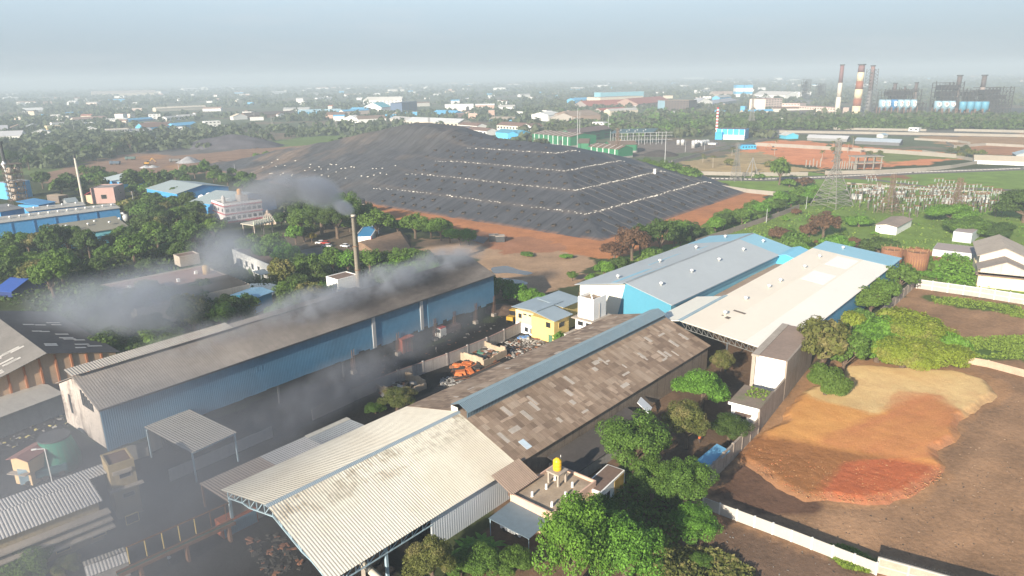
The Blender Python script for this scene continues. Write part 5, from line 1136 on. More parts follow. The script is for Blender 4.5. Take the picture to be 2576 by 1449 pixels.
for a in ((1445,1490,215,'bright',0,1.15),(1570,1485,200,'bright',0,1.1),(1500,1425,110,'mid',1),(1590,1200,190,'mid',0,1.05),(1725,1130,125,'olive',1,.9),(1762,1030,150,'bright',2,1.),(1812,950,66,'olive',1),(1832,1112,105,'dark',0,.8),
    (1640,1268,135,'mid',0),(1722,1290,140,'mid',0),(1750,1362,130,'bright',0,.8),(1090,1480,150,'olive',0),(1215,1440,105,'mid',4,1.4),(1290,1440,95,'mid',4,1.3),(1160,1450,80,'mid',4,1.5),(1505,1310,90,'mid',4,1.3),(1460,1330,60,'bright',4),
    (2062,948,150,'olive',1,.95),(2100,905,105,'mid',0),(2075,1000,105,'mid',4,1.5),(2120,950,100,'mid',1),(2205,910,150,'bright',4,.85),(2270,928,170,'lime',4,.85),(2345,925,150,'lime',4,.8),(2225,865,120,'bright',4,.95),(2310,870,170,'lime',4,.9),(2270,840,130,'lime',4,.95),(2395,905,75,'bright',4,1.5),(2165,880,90,'bright',4,1.4),(2370,880,70,'lime',4,1.4),
    (2188,800,78,'mid',0),(2218,770,72,'mid',0),(2262,738,80,'mid',0),(2140,830,60,'lime',4,1.5),(2165,815,60,'mid',4,1.4),
    (1000,1035,110,'olive',0,.7),(945,1040,60,'mid',4,1.),(1405,860,40,'bright',4,1.3),(1300,760,75,'bright',4,1.2),(1335,765,70,'bright',4,1.2),(1370,770,60,'bright',4,1.2),(1265,745,70,'mid',4,1.3),(1240,735,60,'dark',4,1.4),
    (1440,707,34,'mid',0,.8),(1425,650,40,'bright',4,.6),(1325,645,38,'mid',4,.6),(1590,655,95,'brown',1,.9),(1545,655,70,'brown',0,.8),(1560,680,60,'dark',4,1.3),(1610,640,80,'dark',0),(1660,640,95,'dark',0),(1695,620,80,'mid',0),(1640,665,70,'mid',4,1.2),(1520,690,60,'bright',4,1.1),(1490,715,50,'bright',4,1.),(1580,700,50,'bright',4,1.),
    (2575,560,130,'dark',4,1.2),(2510,600,90,'dark',4,.8),(2440,590,110,'mid',4,.7),(2070,600,75,'brown',0,.9),(2035,595,50,'brown',4,1.2),(2100,640,90,'bright',4,1.),(1995,630,80,'mid',4,1.2),(2020,655,70,'bright',4,1.1),(2210,640,80,'dark',4,1.),(2390,560,110,'bright',4,.8),(2160,570,60,'bright',4,.9),(2260,700,70,'bright',4,.8),(1960,600,60,'brown',4,1.),
    (1620,445,70,'mid',0,.8),(1655,450,70,'mid',0,.8),(1695,455,60,'mid',0,.8),(1735,462,60,'mid',0,.8),(1960,465,60,'mid',1,.9),(1985,470,36,'mid',4,1.),(2020,468,50,'brown',4,.8),(1910,452,28,'mid',4,1.),
    (950,600,90,'mid',0),(1002,592,55,'bright',1,.7),(1045,600,75,'mid',0,.9),(1085,600,60,'mid',0),(1110,606,62,'mid',0),(1132,612,52,'bright',1,.7),(1158,617,52,'bright',1,.7),(1180,617,46,'bright',3,.6),(925,560,60,'mid',0),
    (785,610,30,'yellow',1,.7),(810,590,95,'dark',0),(850,600,100,'dark',0),(870,570,90,'mid',0),(760,590,60,'mid',0),(745,615,50,'bright',0),
    (640,655,70,'mid',0),(682,672,80,'mid',0),(722,690,80,'bright',0),(768,705,82,'mid',0),(802,728,70,'dark',0),(840,695,80,'mid',0),(878,695,70,'bright',0),(932,692,70,'mid',0),(968,682,60,'mid',0),(1005,675,60,'mid',0),(1040,668,50,'bright',0),(185,940,48,'mid',0),(70,1452,120,'mid',4,1.2),(165,1448,70,'olive',4,1.2),(150,965,60,'mid',4,1.),(205,925,40,'mid',4,1.2),(240,905,40,'olive',4,1.),(115,985,55,'dark',4,1.2),(60,1000,50,'mid',4,1.2),(25,985,80,'mid',0,.7),(1760,1420,60,'mid',4,.7)):
    treeD(*a)
for i in range(46):                   # belt of bushes beside the landfill
    f=i/45; u=1700+(2055-1700)*f+rnd.uniform(-8,8); v=606-(606-487)*f+rnd.choice((0,8,14))+rnd.uniform(-4,4)
    treeD(u,v,rnd.uniform(42,60)*(1-.25*f),rnd.choice(('mid','mid','bright','dark')),rnd.choice((0,4)),rnd.uniform(.75,1.))
def grove(pts,sp,Rr,kinds,n=60,vars_=(0,0,1,2),hk=(.85,1.1),tries=900):
    P=np.array(G(pts)); (x0,y0),(x1,y1)=P.min(0),P.max(0); k=0
    for _ in range(tries):
        if k>=n: break
        x,y=rnd.uniform(x0,x1),rnd.uniform(y0,y1)
        if not inpoly(np.array([x]),np.array([y]),P)[0]: continue
        R=rnd.uniform(*Rr)
        if not spot(x,y,R*sp): continue
        if any(((x-a)**2+(y-b)**2)<r*r for a,b,r in KEEP): continue
        tree(x,y,R,rnd.choice(kinds),rnd.choice(vars_),None,rnd.uniform(*hk)); k+=1
KEEP=[]
for u,v,r in ((590,545,17),(640,530,14),(500,495,20),(530,520,18),(560,510,18),(200,600,26),(120,590,24),(280,590,18),(640,690,20),(680,700,16),(420,720,22),(540,720,22),(330,730,22),(480,690,16),(650,770,9),(660,590,12),(925,600,12),(215,500,16),(60,500,14),(60,540,18),(360,455,18),(860,725,12),(905,735,9),(850,640,10),(870,655,10),(800,645,16),(760,640,10)): 
    p=at(u,v); KEEP.append((float(p[0]),float(p[1]),r))
grove([(-60,760),(-60,650),(90,628),(250,612),(330,570),(420,530),(530,540),(540,600),(500,650),(400,690),(240,730),(100,770)],1.,(4.2,6.5),('mid','dark','mid','dark','olive'),62)
grove([(280,560),(330,505),(420,480),(500,510),(540,550),(480,575)],1.,(4,6),('mid','dark','olive'),20)
grove([(70,470),(200,450),(330,455),(420,455),(440,500),(330,515),(250,500),(100,500)],1.,(4.5,7),('dark','dark','mid'),26)
grove([(420,450),(560,440),(640,455),(640,470),(600,485),(470,480)],1.,(3.5,5.5),('dark','mid'),18)
grove([(190,850),(250,780),(480,770),(610,760),(690,800),(560,860),(400,930),(300,960)],.95,(4,6),('dark','mid','olive','dark'),32,hk=(.8,1.))
grove([(690,760),(720,725),(830,770),(800,830),(700,830)],.95,(4,5.5),('mid','olive','dark'),10)
grove([(610,665),(720,640),(800,690),(900,690),(1050,680),(1120,700),(930,750),(840,750),(720,715),(640,700)],.95,(3.6,5.4),('mid','bright','mid','dark'),34,hk=(.75,.95))
grove([(690,570),(760,548),(890,550),(905,590),(760,610),(700,600)],.95,(3.5,5.),('mid','dark'),14)
grove([(-60,432),(-60,395),(200,380),(380,356),(400,372),(250,395),(90,430)],1.,(5.5,8.5),('bluish','dark'),26)
grove([(640,410),(760,392),(880,362),(890,370),(780,408),(660,425)],1.,(3.5,5),('mid','dark'),14)
grove([(1900,560),(2100,520),(2300,640),(2100,660)],1.2,(1.6,3.2),('bright','mid','brown'),18,vars_=(4,),hk=(.8,1.2))
grove([(2300,650),(2420,680),(2440,730),(2300,700)],1.,(1.6,2.8),('bright','mid'),14,vars_=(4,),hk=(.8,1.2))
grove([(2080,375),(2200,372),(2240,400),(2100,410)],1.6,(2,3),('olive','bluish'),8,hk=(.8,1.))
grove([(2380,388),(2440,385),(2480,395),(2400,402)],1.,(2.5,4),('bluish','olive'),9,hk=(.8,1.))
# palms and banana plants
def palm_me(name,kind,n,size,zc,seed,droop=1.):
    rs=random.Random(seed); mb=MB()
    for i in range(n):
        a=2*PI*i/n+rs.uniform(-.2,.2); el=rs.uniform(-.2,1.1); L=size*rs.uniform(.8,1.1); pts=[]
        for k in range(6):
            t=k/5; r=L*t*math.cos(el*(1-t*.8)); z=L*(math.sin(el)*t-droop*.55*t*t); pts.append(Vector((r*math.cos(a),r*math.sin(a),zc+z)))
        s=Vector((-math.sin(a),math.cos(a),0))
        for k in range(5):
            w0=size*.17*math.sin(PI*(.15+.8*k/5)); w1=size*.17*math.sin(PI*(.15+.8*(k+1)/5))
            dn=Vector((0,0,-.35))
            mb.poly([pts[k],pts[k+1],pts[k+1]+s*w1+dn*w1,pts[k]+s*w0+dn*w0]); mb.poly([pts[k+1],pts[k],pts[k]-s*w0+dn*w0,pts[k+1]-s*w1+dn*w1])
    return mb.mesh(name,LM[kind],False,False)
def palm(u,v,h,kind='bluish',size=2.6,n=16,label=None,group=None,name='palm_tree',cat='palm'):
    p=at(u,v); t=thing(name,label,cat,p,rnd.uniform(0,6),group)
    MB().tube((0,0,-.05),(.1,.05,h),.22,.16,7).build('trunk',PBARK,t,uv=False)
    link('crown',palm_me('crown',kind,n,size,h,int(u)),t); TREES.append((t,kind,5,float(p[0]),float(p[1]))); return t
SHP[5]='palm'
for u,v,h in ((718,560,9),(738,562,8),(757,560,10),(775,566,6),(780,573,6),(730,555,8)): palm(u,v,h,'bluish',3.2)
for u,v,h in ((1768,409,6),(1793,422,9),(1841,392,7),(1948,391,13),(2145,370,9),(2132,384,8),(2108,374,9),(2165,386,6),(2067,405,8),(2095,378,8)): palm(u,v,h,'olive',2.9)
for u,v,w in ((1838,417,34),(1935,420,26),(1845,418,20)): treeD(u,v,w,'olive',4,1.2)
for u,v,h in ((1005,690,7),(930,680,6),(880,700,7)): palm(u,v,h,'mid',3.4)
for u,v in ((1190,1392),(1215,1385),(1240,1395),(1170,1400)): palm(u,v,1.6,'bright',2.4,9,None,None,'banana_plant','banana plant')
# ground cover that nobody could count
def cover(name,label,polys,n,size,zr,kind,seed=1,patch=9,thr=.45):
    rs=np.random.RandomState(seed); Ps=[]
    for pts in polys:
        P=np.array(G(pts)); (x0,y0),(x1,y1)=P.min(0),P.max(0); X=rs.uniform(x0,x1,n); Y=rs.uniform(y0,y1,n)
        m=inpoly(X,Y,P)&(fbm(X,Y,patch,seed+2)>thr); Ps.append(np.stack([X[m],Y[m],rs.uniform(*zr,m.sum())],1))
    P=np.concatenate(Ps); h=fbm(P[:,0],P[:,1],patch*.6,seed+5); P[:,2]*=.3+1.6*h
    V=leafquads(P,np.tile([0,-.2,.8],(len(P),1)),size,rs,.7); V[:,2]=np.maximum(V[:,2],-.02)
    o=link(name,npmesh(name,V,np.arange(len(V)).reshape(-1,4),LM[kind],smooth=False)); return tag(struct(o,True),label,'undergrowth')
cover('scrub','green scrub and weeds over the open land right of the landfill',[[(1560,660),(1900,520),(2060,480),(2300,520),(2700,520),(2700,760),(2300,705),(2000,650),(1800,590),(1500,715)]],22000,.42,(.03,.6),'grass',3,10,.5)
cover('scrub','darker weeds mixed through the open green land',[[(1600,660),(1900,530),(2060,490),(2700,530),(2700,760),(2300,705),(2000,650)]],12000,.5,(.1,1.2),'bright',8,13,.6)
cover('scrub','dense weeds behind the rusty tanks',[[(2345,690),(2380,640),(2470,670),(2450,730),(2370,720)]],6000,.5,(.3,2.2),'bright',4,8,.2)
cover('grass','weeds along the far plot wall and the fence corner',[[(2340,745),(2430,752),(2576,775),(2576,805),(2480,780),(2350,765)],[(2420,850),(2576,845),(2576,905),(2440,900)],[(2060,1370),(2130,1375),(2200,1415),(2200,1445),(2120,1430)],[(2070,990),(2120,930),(2090,1000),(1990,1060)]],9000,.22,(.02,.45),'grass',5,4,.35)
cover('grass','tall pale grass and weeds in the bottom corner by the fence',[[(1610,1400),(1700,1380),(1800,1390),(1900,1440),(1900,1600),(1550,1600)]],16000,.3,(.1,1.1),'olive',6,6,.2)
cover('undergrowth','low bushes and weeds under the trees by the alley',[[(1480,1300),(1560,1180),(1700,1230),(1760,1290),(1690,1390),(1560,1420)]],9000,.3,(.1,1.2),'mid',7,5,.35)
cover('undergrowth','woodland floor plants left of the long shed',[[(-60,770),(-60,650),(330,560),(540,520),(560,620),(700,640),(1040,680),(900,740),(640,720),(620,790),(400,920),(200,850)]],26000,.7,(.1,1.6),'dark',9,12,.3)

_p=on_grid(0,0)
_t=[o for o in bpy.data.objects if o.get('label','').startswith('white room with brown slab')][0]; _wx=_t.location; _wa=_t.rotation_euler.z
_rs=np.random.RandomState(4); _l=np.stack([_rs.uniform(4,9,260),_rs.uniform(.3,4.5,260),5.55+_rs.uniform(0,.35,260)],1); _P=np.stack([_wx.x+np.cos(_wa)*_l[:,0]-np.sin(_wa)*_l[:,1],_wx.y+np.sin(_wa)*_l[:,0]+np.cos(_wa)*_l[:,1],_l[:,2]],1)
_V=leafquads(_P,np.tile([0,-.2,.8],(260,1)),.22,_rs,.7); tag(struct(link('weeds',npmesh('weeds',_V,np.arange(len(_V)).reshape(-1,4),LM['grass'],smooth=False)),True),'green weeds growing on the slab roof of the lower white room','weeds')
# ------------------------------------------------------------------ middle-distance works and the hazy town
FP=[]
def keepoff(t,L,W,extra=6):
    a=t.rotation_euler.z; x,y=t.location.x,t.location.y
    cx_=x+math.cos(a)*L/2-math.sin(a)*W/2; cy_=y+math.sin(a)*L/2+math.cos(a)*W/2
    FP.append((cx_,cy_,min(90,math.hypot(L,W)/2)+extra))
_c={}
def pm(kind,col): return mat('%s_%d_%d_%d'%(kind,int(col[0]*100),int(col[1]*100),int(col[2]*100)),col,.75,.1,.05)
WH=(.68,.67,.64); CRM=(.6,.52,.4); BRN=(.17,.10,.075); GRY=(.36,.36,.35); BLU=(.1,.36,.58); DBL=(.06,.16,.3); RED=(.3,.09,.06); TEAL=(.08,.33,.4); DGR=(.08,.08,.085); PKW=(.66,.52,.45)
def fb(u0,v0,u1,v1,hpx,dep,label,wc=WH,rc=GRY,kind='flat',win=0,name='building',cat='building',rise_f=.18,group=None,mark=None):
    a,b=at(u0,v0)[:2],at(u1,v1)[:2]; d=b-a; L=float(np.hypot(*d)); an=math.atan2(d[1],d[0]); h=rise((u0+u1)/2,(v0+v1)/2,hpx)
    t=thing(name,label,cat,a,an,group,mark)
    wm,rm=pm('wall',wc),pm('roof',rc)
    if kind=='flat':
        MB().box(0,L,0,dep,0,h).build('wall',wm,t); MB().box(.3,L-.3,.3,dep-.3,h,h+.12).build('roof',rm,t)
    elif kind=='gablex':          # ridge along the front
        rh=h+dep*rise_f; MB().ext([(0,0),(dep,0),(dep,h),(dep/2,rh),(0,h)],0,L).build('wall',wm,t)
        roofslabs([(-.5,h-.1),(dep/2,rh+.05),(dep+.5,h-.1)],-.5,L+.5,.2).build('roof',rm,t)
    else:                         # gable facing the front
        rh=h+L*rise_f; mb=MB(); f=[(0,0,0),(L,0,0),(L,0,h),(L/2,0,rh),(0,0,h)]; mb.hexa(f,[(x,dep,z) for x,y,z in f]); mb.build('wall',wm,t)
        mb=MB()
        for (x0,z0),(x1,z1) in (((-.5,h-.1),(L/2,rh+.05)),((L/2,rh+.05),(L+.5,h-.1))):
            p=[(x0,-.5,z0),(x1,-.5,z1),(x1,-.5,z1+.2),(x0,-.5,z0+.2)]; mb.hexa(p,[(x,dep+.5,z) for x,y,z in p])
        mb.build('roof',rm,t)
    for i in range(win):
        s=L*(i+.5)/win; fl=max(1,int(h/3.4))
        for k in range(fl): MB().box(s-L/win*.25,s+L/win*.25,-.12,.02,h*(k+.4)/fl,h*(k+.75)/fl).build('window',DARKGLASS,t)
    keepoff(t,L,dep); return t
f=fb
# left of the landfill, beyond the dig
f(393,281,520,275,7,18,'long cream barrel-roofed depot across the hazy left plain',CRM,CRM,'gablex',0)
f(375,303,405,302,15,12,'white three-storey block standing above blue works roofs, left town',WH,WH,'flat',3)
f(363,330,440,325,9,30,'blue works hall with dark roof in the left town',BLU,BRN,'gablex'); f(442,326,500,321,9,20,'second, paler blue hall joined right of the dark-roofed blue hall',BLU,BLU,'gablex')
f(270,343,328,340,16,25,'grey block with white vertical fins in the left town',(.3,.3,.3),CRM,'flat',9); f(330,340,385,336,9,16,'low white shed row right of the finned grey block',WH,GRY,'gablex',5)
f(516,320,556,318,14,14,'bright white two-storey house with balconies right of the blue halls',WH,WH,'flat',4); f(565,324,586,323,8,9,'smaller white house right of the balconied white house',WH,WH,'flat',2); f(443,330,469,329,10,10,'white flat-roofed villa in front of the blue halls',WH,WH,'flat',3)
f(120,332,155,330,15,12,'cream four-storey block at the far left',(.62,.5,.3),CRM,'flat',4); f(83,348,128,346,14,14,'white open-fronted shed below the cream block',WH,WH,'gabley'); f(-20,356,55,353,12,30,'big white shed with pale ridged roof at the left edge',WH,(.45,.45,.46),'gablex',0)
f(-20,338,22,336,12,26,'grey sloping roof works behind the big white left shed',GRY,(.4,.4,.42),'gablex'); f(27,330,70,328,8,25,'open hangar with brown roof, far left',DGR,(.26,.19,.14),'gabley'); f(66,328,108,326,8,25,'open hangar with grey roof beside the brown one',DGR,(.3,.32,.33),'gabley')
f(165,292,204,291,9,20,'small blue works block in the far left haze',DBL,BLU,'flat'); f(212,336,252,334,9,12,'white triple-arched godown in the left town',WH,WH,'gabley')
f(252,308,320,306,5,14,'long low white shed behind the finned block',WH,(.5,.5,.48),'gablex'); f(325,308,385,303,5,14,'low blue roof right of the long white shed',BLU,BLU,'gablex'); f(420,305,460,302,8,14,'white house row on the left plain',WH,GRY,'gablex',4); f(455,300,500,297,6,18,'white roofed mill right of the white row',WH,(.5,.48,.45),'gablex')
f(620,299,745,292,8,26,'long dark brown saw-toothed roof left of the summit',BRN,(.1,.075,.065),'gablex'); f(750,288,858,285,6,22,'long pale blue roof over the left plain',BLU,(.3,.45,.52),'gablex'); f(587,302,623,300,8,12,'cream gabled houses left of the dark saw-toothed roof',WH,CRM,'gabley'); f(373,358,397,357,9,10,'white house among dark trees above the dig',WH,GRY,'gabley',2)
f(233,243,393,239,7,60,'very long pale depot fading into the left haze',CRM,(.42,.36,.32),'gablex'); f(463,229,500,228,4,50,'pale shed on the left skyline',WH,WH,'gablex'); f(523,226,640,220,4,60,'long pale cream shed on the skyline',WH,WH,'gablex'); f(405,236,432,235,6,30,'pale skyline block between the long depots',WH,WH,'flat')
f(63,282,112,280,4,30,'row of pale ridged roofs at far left',WH,WH,'gablex'); f(127,297,158,296,8,14,'pair of pale silos and blocks left of the small blue block',WH,GRY,'flat',2); f(700,295,716,294,7,10,'small white block with brown roof by the saw-toothed roof',WH,BRN,'gabley')
# beyond the landfill
f(955,277,1012,276,24,40,'tall white mill with banded windows beyond the summit',WH,(.6,.58,.53),'gablex',6,mark='tall white mill'); f(914,262,960,262,9,50,'long low wing running left from the tall white mill',WH,(.55,.52,.46),'gablex'); f(916,280,960,281,11,30,'white gabled shed with teal roof by the tall mill',WH,TEAL,'gabley')
f(1012,286,1050,280,26,24,'dark blue-grey framed block right of the white mill',(.08,.12,.2),(.06,.08,.12),'flat',5); f(862,309,902,310,9,14,'white gabled house at the left of the brown-roofed mill',WH,WH,'gabley',3); f(902,310,972,307,10,24,'white mill with brown ridged roof behind the summit',WH,(.2,.14,.11),'gablex')
f(980,306,1035,311,8,20,'pale grey multi-bay shed behind the summit',(.5,.45,.4),(.42,.4,.38),'gablex'); f(1022,314,1152,320,10,28,'cream many-gabled depot with pale ribbed roof',CRM,(.5,.5,.5),'gablex',14); f(1085,290,1140,292,5,30,'blue roofed hall behind the many-gabled depot',BLU,BLU,'gablex')
f(1013,332,1152,339,13,42,'long white wall shed with dark brown flat roof above the terraces',WH,(.15,.11,.09),'gablex',0,rise_f=.06); f(1153,322,1200,326,9,16,'white quarters with brown roof right of the long white shed',WH,BRN,'gablex',6); f(1172,336,1224,341,11,16,'second white quarters block in front, brown roof',WH,BRN,'gablex',6)
f(1250,327,1312,331,13,20,'white two-storey office with brown tile roof beyond the terraces',(.62,.6,.5),BRN,'gablex',8); f(1312,329,1338,331,11,20,'narrow gabled wing at the right of the tiled office',WH,BRN,'gabley',2)
t=f(1247,347,1304,352,15,18,'sky blue shed with raised roof beyond the landfill top',(.1,.45,.7),(.07,.25,.36),'gablex',0,mark='sky blue shed'); 
f(1304,352,1330,349,14,16,'deeper blue end bay of the sky blue shed',(.05,.28,.55),(.07,.25,.36),'gablex'); f(1232,307,1290,308,7,20,'low blue-walled store with brown roof',BLU,(.3,.25,.2),'gablex')
f(1337,303,1379,305,15,34,'big white hangar with shallow gabled roof',WH,(.55,.55,.53),'gabley',rise_f=.1); f(1380,308,1398,309,9,40,'grey side hall of the white hangar',GRY,(.4,.36,.32),'gablex')
f(1395,306,1440,312,20,46,'old brown factory with curved brick gable',(.24,.17,.13),(.26,.19,.14),'gabley',rise_f=.08); f(1450,312,1505,300,14,40,'brown-roofed hall with white arched doors',(.3,.27,.24),(.24,.17,.12),'gablex',7); f(1385,316,1437,316,7,12,'low white colonnade in front of the brown factory',WH,(.3,.2,.16),'gablex',9)
f(1490,321,1517,322,14,12,'bright white flat house on the road beyond green sheds',WH,WH,'flat',3); f(1517,322,1537,323,10,12,'lower white wing of the bright white flat house',WH,WH,'flat',1)
f(1510,262,1618,257,16,50,'large cream hall with pale blue upper wall',CRM,(.3,.25,.22),'flat'); f(1511,257,1619,253,24,30,'pale blue upper storey block of the large cream hall',(.2,.42,.5),(.3,.22,.2),'flat')
f(1445,260,1500,257,8,26,'pale blue twin-roofed shed left of the cream hall',BLU,BLU,'gablex'); f(1480,273,1600,268,5,60,'wide red-brown roofed works below the cream hall',(.3,.26,.24),RED,'gablex'); f(1605,270,1690,262,8,60,'dark red roofed works right of the wide red one',(.3,.2,.16),RED,'gablex'); f(1515,285,1580,281,5,26,'small red-roofed godown below the wide red works',(.35,.3,.28),(.32,.08,.06),'gablex')
f(1672,276,1732,277,24,40,'tall dark brown clad mill',(.10,.075,.065),(.33,.24,.16),'flat',8); f(1654,274,1672,276,22,36,'pale blue end of the dark brown mill',(.25,.4,.48),(.33,.24,.16),'flat'); f(1733,270,1747,270,12,30,'small grey-blue annex at the right of the dark mill',(.3,.4,.46),(.35,.2,.15),'flat')
f(1752,269,1792,267,11,22,'white gabled sheds left of the striped silos',WH,(.4,.4,.42),'gabley'); f(1792,267,1853,258,6,30,'long grey roofed hall right of the white gabled sheds',GRY,(.33,.33,.36),'gablex')
for i,(u0,u1) in enumerate(((1850,1869),(1872,1893))):
    a,b=at(u0,244)[:2],at(u1,244)[:2]; h=rise(u0,244,30); L=float(np.hypot(*(b-a))); t=thing('silo_block',('left' if i==0 else 'right')+' one of two square silo blocks striped blue and white','silo',a,0,'striped silo blocks')
    for k,(c,z0,z1) in enumerate(((WH,0,.25),(BLU,.25,.45),(WH,.45,.75),(BLU,.75,1.))): MB().box(0,L,0,L*1.1,h*z0,h*z1).build('band',pm('wall',c),t)
    keepoff(t,L,L)
t=f(1924,278,1966,275,28,34,'white and pink banded mill, left end of the pale plant',PKW,(.4,.24,.2),'flat',6); f(1966,279,2010,280,19,30,'lower pink-white hall right of the banded mill',PKW,(.4,.24,.2),'flat',6); f(2010,282,2100,287,15,30,'long pink-white hall reaching the thin chimney',PKW,(.42,.26,.22),'flat',14); f(1985,262,2055,262,8,40,'dark steel roofed bay behind the pink-white plant',DGR,(.09,.1,.12),'flat'); f(1990,290,2055,288,4,24,'dark low roof in front of the pink-white plant',(.3,.28,.27),(.1,.09,.085),'gablex')
f(1978,244,2040,243,12,40,'white laboratory block in the far right town',WH,WH,'flat',6); f(1763,236,1792,234,9,24,'white and yellow houses in the far right town',WH,CRM,'flat',4); f(1895,246,1975,248,8,50,'long pale roof behind the striped silos',WH,(.5,.47,.44),'gablex'); f(1797,244,1848,243,7,40,'brown roofed hall left of the striped silos',(.4,.35,.3),(.36,.27,.22),'gablex')
f(1968,203,1983,202,7,60,'white tower block on the right skyline',WH,WH,'flat'); f(1983,205,2010,205,5,60,'white low block on the right skyline',WH,WH,'flat'); f(1720,199,1760,199,4,60,'white skyline buildings above the striped silos',WH,WH,'flat')
# green ribbed sheds by the landfill
GRN=mat('green_sheet',(.025,.16,.075),.55,.08,.1,corr=.5); GBR=mat('brown_shed_roof',(.16,.115,.085),.9,.15,.1,corr=.6)
def gshed(A,B,dep,hpx,nr,label,rh=2.5,base=1.6,mark=None):
    a,b=at(*A)[:2],at(*B)[:2]; d=b-a; L=float(np.hypot(*d)); an=math.atan2(d[1],d[0]); h=rise(*A,hpx)
    t=thing('green_shed',label,'shed',a,an,'green ribbed sheds',mark)
    MB().ext([(0,0),(dep,0),(dep,h),(dep/2,h+rh),(0,h)],0,L).build('wall',GRN,t); MB().box(-.1,L+.1,-.12,dep+.1,0,base).build('plinth',CONCG,t)
    roofslabs([(-.4,h-.1),(dep/2,h+rh+.05),(dep+.4,h-.1)],-.4,L+.4,.15).build('roof',GBR,t)
    for i in range(nr):
        x=L*(i+.5)/nr; MB().box(x-.35,x+.35,-.35,-.13,base*.6,h).build('rib',WHITEF,t)
        MB().hexa([(x-.12,-.3,h+.1),(x+.12,-.3,h+.1),(x+.12,dep/2,h+rh+.25),(x-.12,dep/2,h+rh+.25)],[(x-.12,-.3,h+.25),(x+.12,-.3,h+.25),(x+.12,dep/2,h+rh+.4),(x-.12,dep/2,h+rh+.4)]).build('roof_rib',WHITEF,t)
    keepoff(t,L,dep); return t,L,h
t,L,h=gshed(q('S3',390,560),q('S3',960,625),34,26,8,'long green shed with eight white ribs, the farthest and largest',2.5,2.2,'green ribbed shed'); x=L*.76; MB().box(x-1.8,x+1.8,-.5,-.36,0,7.).build('door',DARKST,t)
t,L,h=gshed(q('S3',1075,690),q('S3',1235,690),40,23,0,'green shed with a brown roof in the middle of the three'); 
t,L,h=gshed(q('S3',1235,740),q('S3',1680,790),18,23,5,'low green shed with cream ribs, the nearest one')
t,L,h=gshed(q('S3',1560,700),q('S3',1970,690),24,20,0,'green shed with dark open front right of the cream-ribbed one')
fb(*q('S3',1000,560),*q('S3',1580,470),24,20,'distant green works hall behind the largest ribbed shed',(.03,.13,.07),(.14,.1,.09),'gablex',4)
# steel frame hall with dark roof
a=at(*q('S3',1760,580)); t=thing('steel_frame_hall','open steel frame hall with dark blue-green roof and white vents','hall',a,math.radians(4)); hh=rise(*q('S3',1760,580),30); LL_=at(*q('S3',2400,600))[0]-a[0]
MB().hexa([(-14,0,hh),(LL_-8,0,hh),(LL_+4,26,hh+2),(-2,26,hh+2)],[(-14,0,hh+.3),(LL_-8,0,hh+.3),(LL_+4,26,hh+2.3),(-2,26,hh+2.3)]).build('roof',mat('dark_teal_roof',(.07,.12,.13),.6,.1),t)
for i in range(9):
    x=LL_*i/6.5
    for y in (0,13,26): MB().bar((x-8,y,0),(x-8,y,hh),.4).build('column',STEEL,t)
for z in (hh*.4,hh*.75,hh): MB().bar((-8,0,z),(LL_*1.3,0,z),.3).build('beam',STEEL,t)
for i in range(8): addvent(t,-4+i*LL_/9,6+(i%2)*8,hh+.7+ (i%2)*.5)
keepoff(t,LL_,26)
def pole(u,v,hpx,label,w=.35,name='lamp_post',cat='pole',m=None,group='tall poles on the plain',head=False):
    h=rise(u,v,hpx); t=thing(name,label,cat,at(u,v),0,group); MB().tube((0,0,0),(0,0,h),w*.6,w*.35,6).build('shaft',m or STEEL,t)
    if head: MB().box(-1.3,1.3,-.3,.3,h,h+.5).build('lamp_head',WHITEF,t)
    return t
for u,v,h,l in ((q('S3',1065,700)[0],q('S3',1065,700)[1],112,'tall grey pole at the left of the pair by the green sheds'),(q('S3',1100,560)[0],q('S3',1100,560)[1],80,'slightly thinner pole at the right of the pair by the green sheds'),(q('S3',1530,470)[0],q('S3',1530,470)[1],60,'single tall pole behind the middle green shed'),(q('S3',2385,870)[0],q('S3',2385,870)[1],84,'pale pole right of the steel frame hall')): pole(u,v,h,l,.5)
for i,(x,y,h) in enumerate(((1730,1035,22),(2437,1030,18),(570,1380,24),(280,1410,30),(1010,1040,12))): pole(*q('S2',x,y),h,'lamp post along the far road, number %d from its %s end'%(i+1,'near'),.3,head=(i<2),group=None).__setitem__('label',('tall twin-headed lamp post beside the far white wall','lamp post right of the far white wall','pole in front of the small round tanks','pole left of the small round tanks','short pole by the red-white chimney')[i])
for i,(u,v,h,l) in enumerate(((1185+0,0,0,''),)): pass
for (u,v,h,l) in (q(3,630,1280)+(36,'leaning pale pole in the hedge beside the landfill'),q(3,775,1195)+(26,'wooden pole further up the landfill hedge'),q(3,930,1175)+(32,'forked wooden pole at the top of the hedge'),q(1,1020,1195)+(52,'white cross-armed pole in the left wood'),q(2,105,640)+(38,'white pole left of the landfill summit'),q(1,1775,905)+(23,'white pole beside the left foot of the landfill'),q(1,1350,880)+(22,'pole beside the grey gravel heap'),
    q('S7',60,780)+(22,'pole left of the white brown-roofed building'),q('S7',180,790)+(26,'pair pole behind the white brown-roofed building'),q('S7',300,800)+(24,'pole right of the white brown-roofed building'),q(1,570,640)+(46,'tall thin pole in the left town'),q(1,145,500)+(26,'thin mast at the far left'),q('S6',575,1190)+(18,'lamp post in the smoke by the red and white office')): pole(u,v,h,l,.28)
p=at(900,540); h=rise(900,540,40); t=thing('tank_tower','post carrying two dark plastic tanks in front of the landfill','tower',p); MB().tube((0,0,0),(0,0,h-3),.35,.3,8).build('post',STEEL,t)
MB().box(-4.5,4.5,-1.6,1.6,h-3,h-2.6).build('platform',CONC,t)
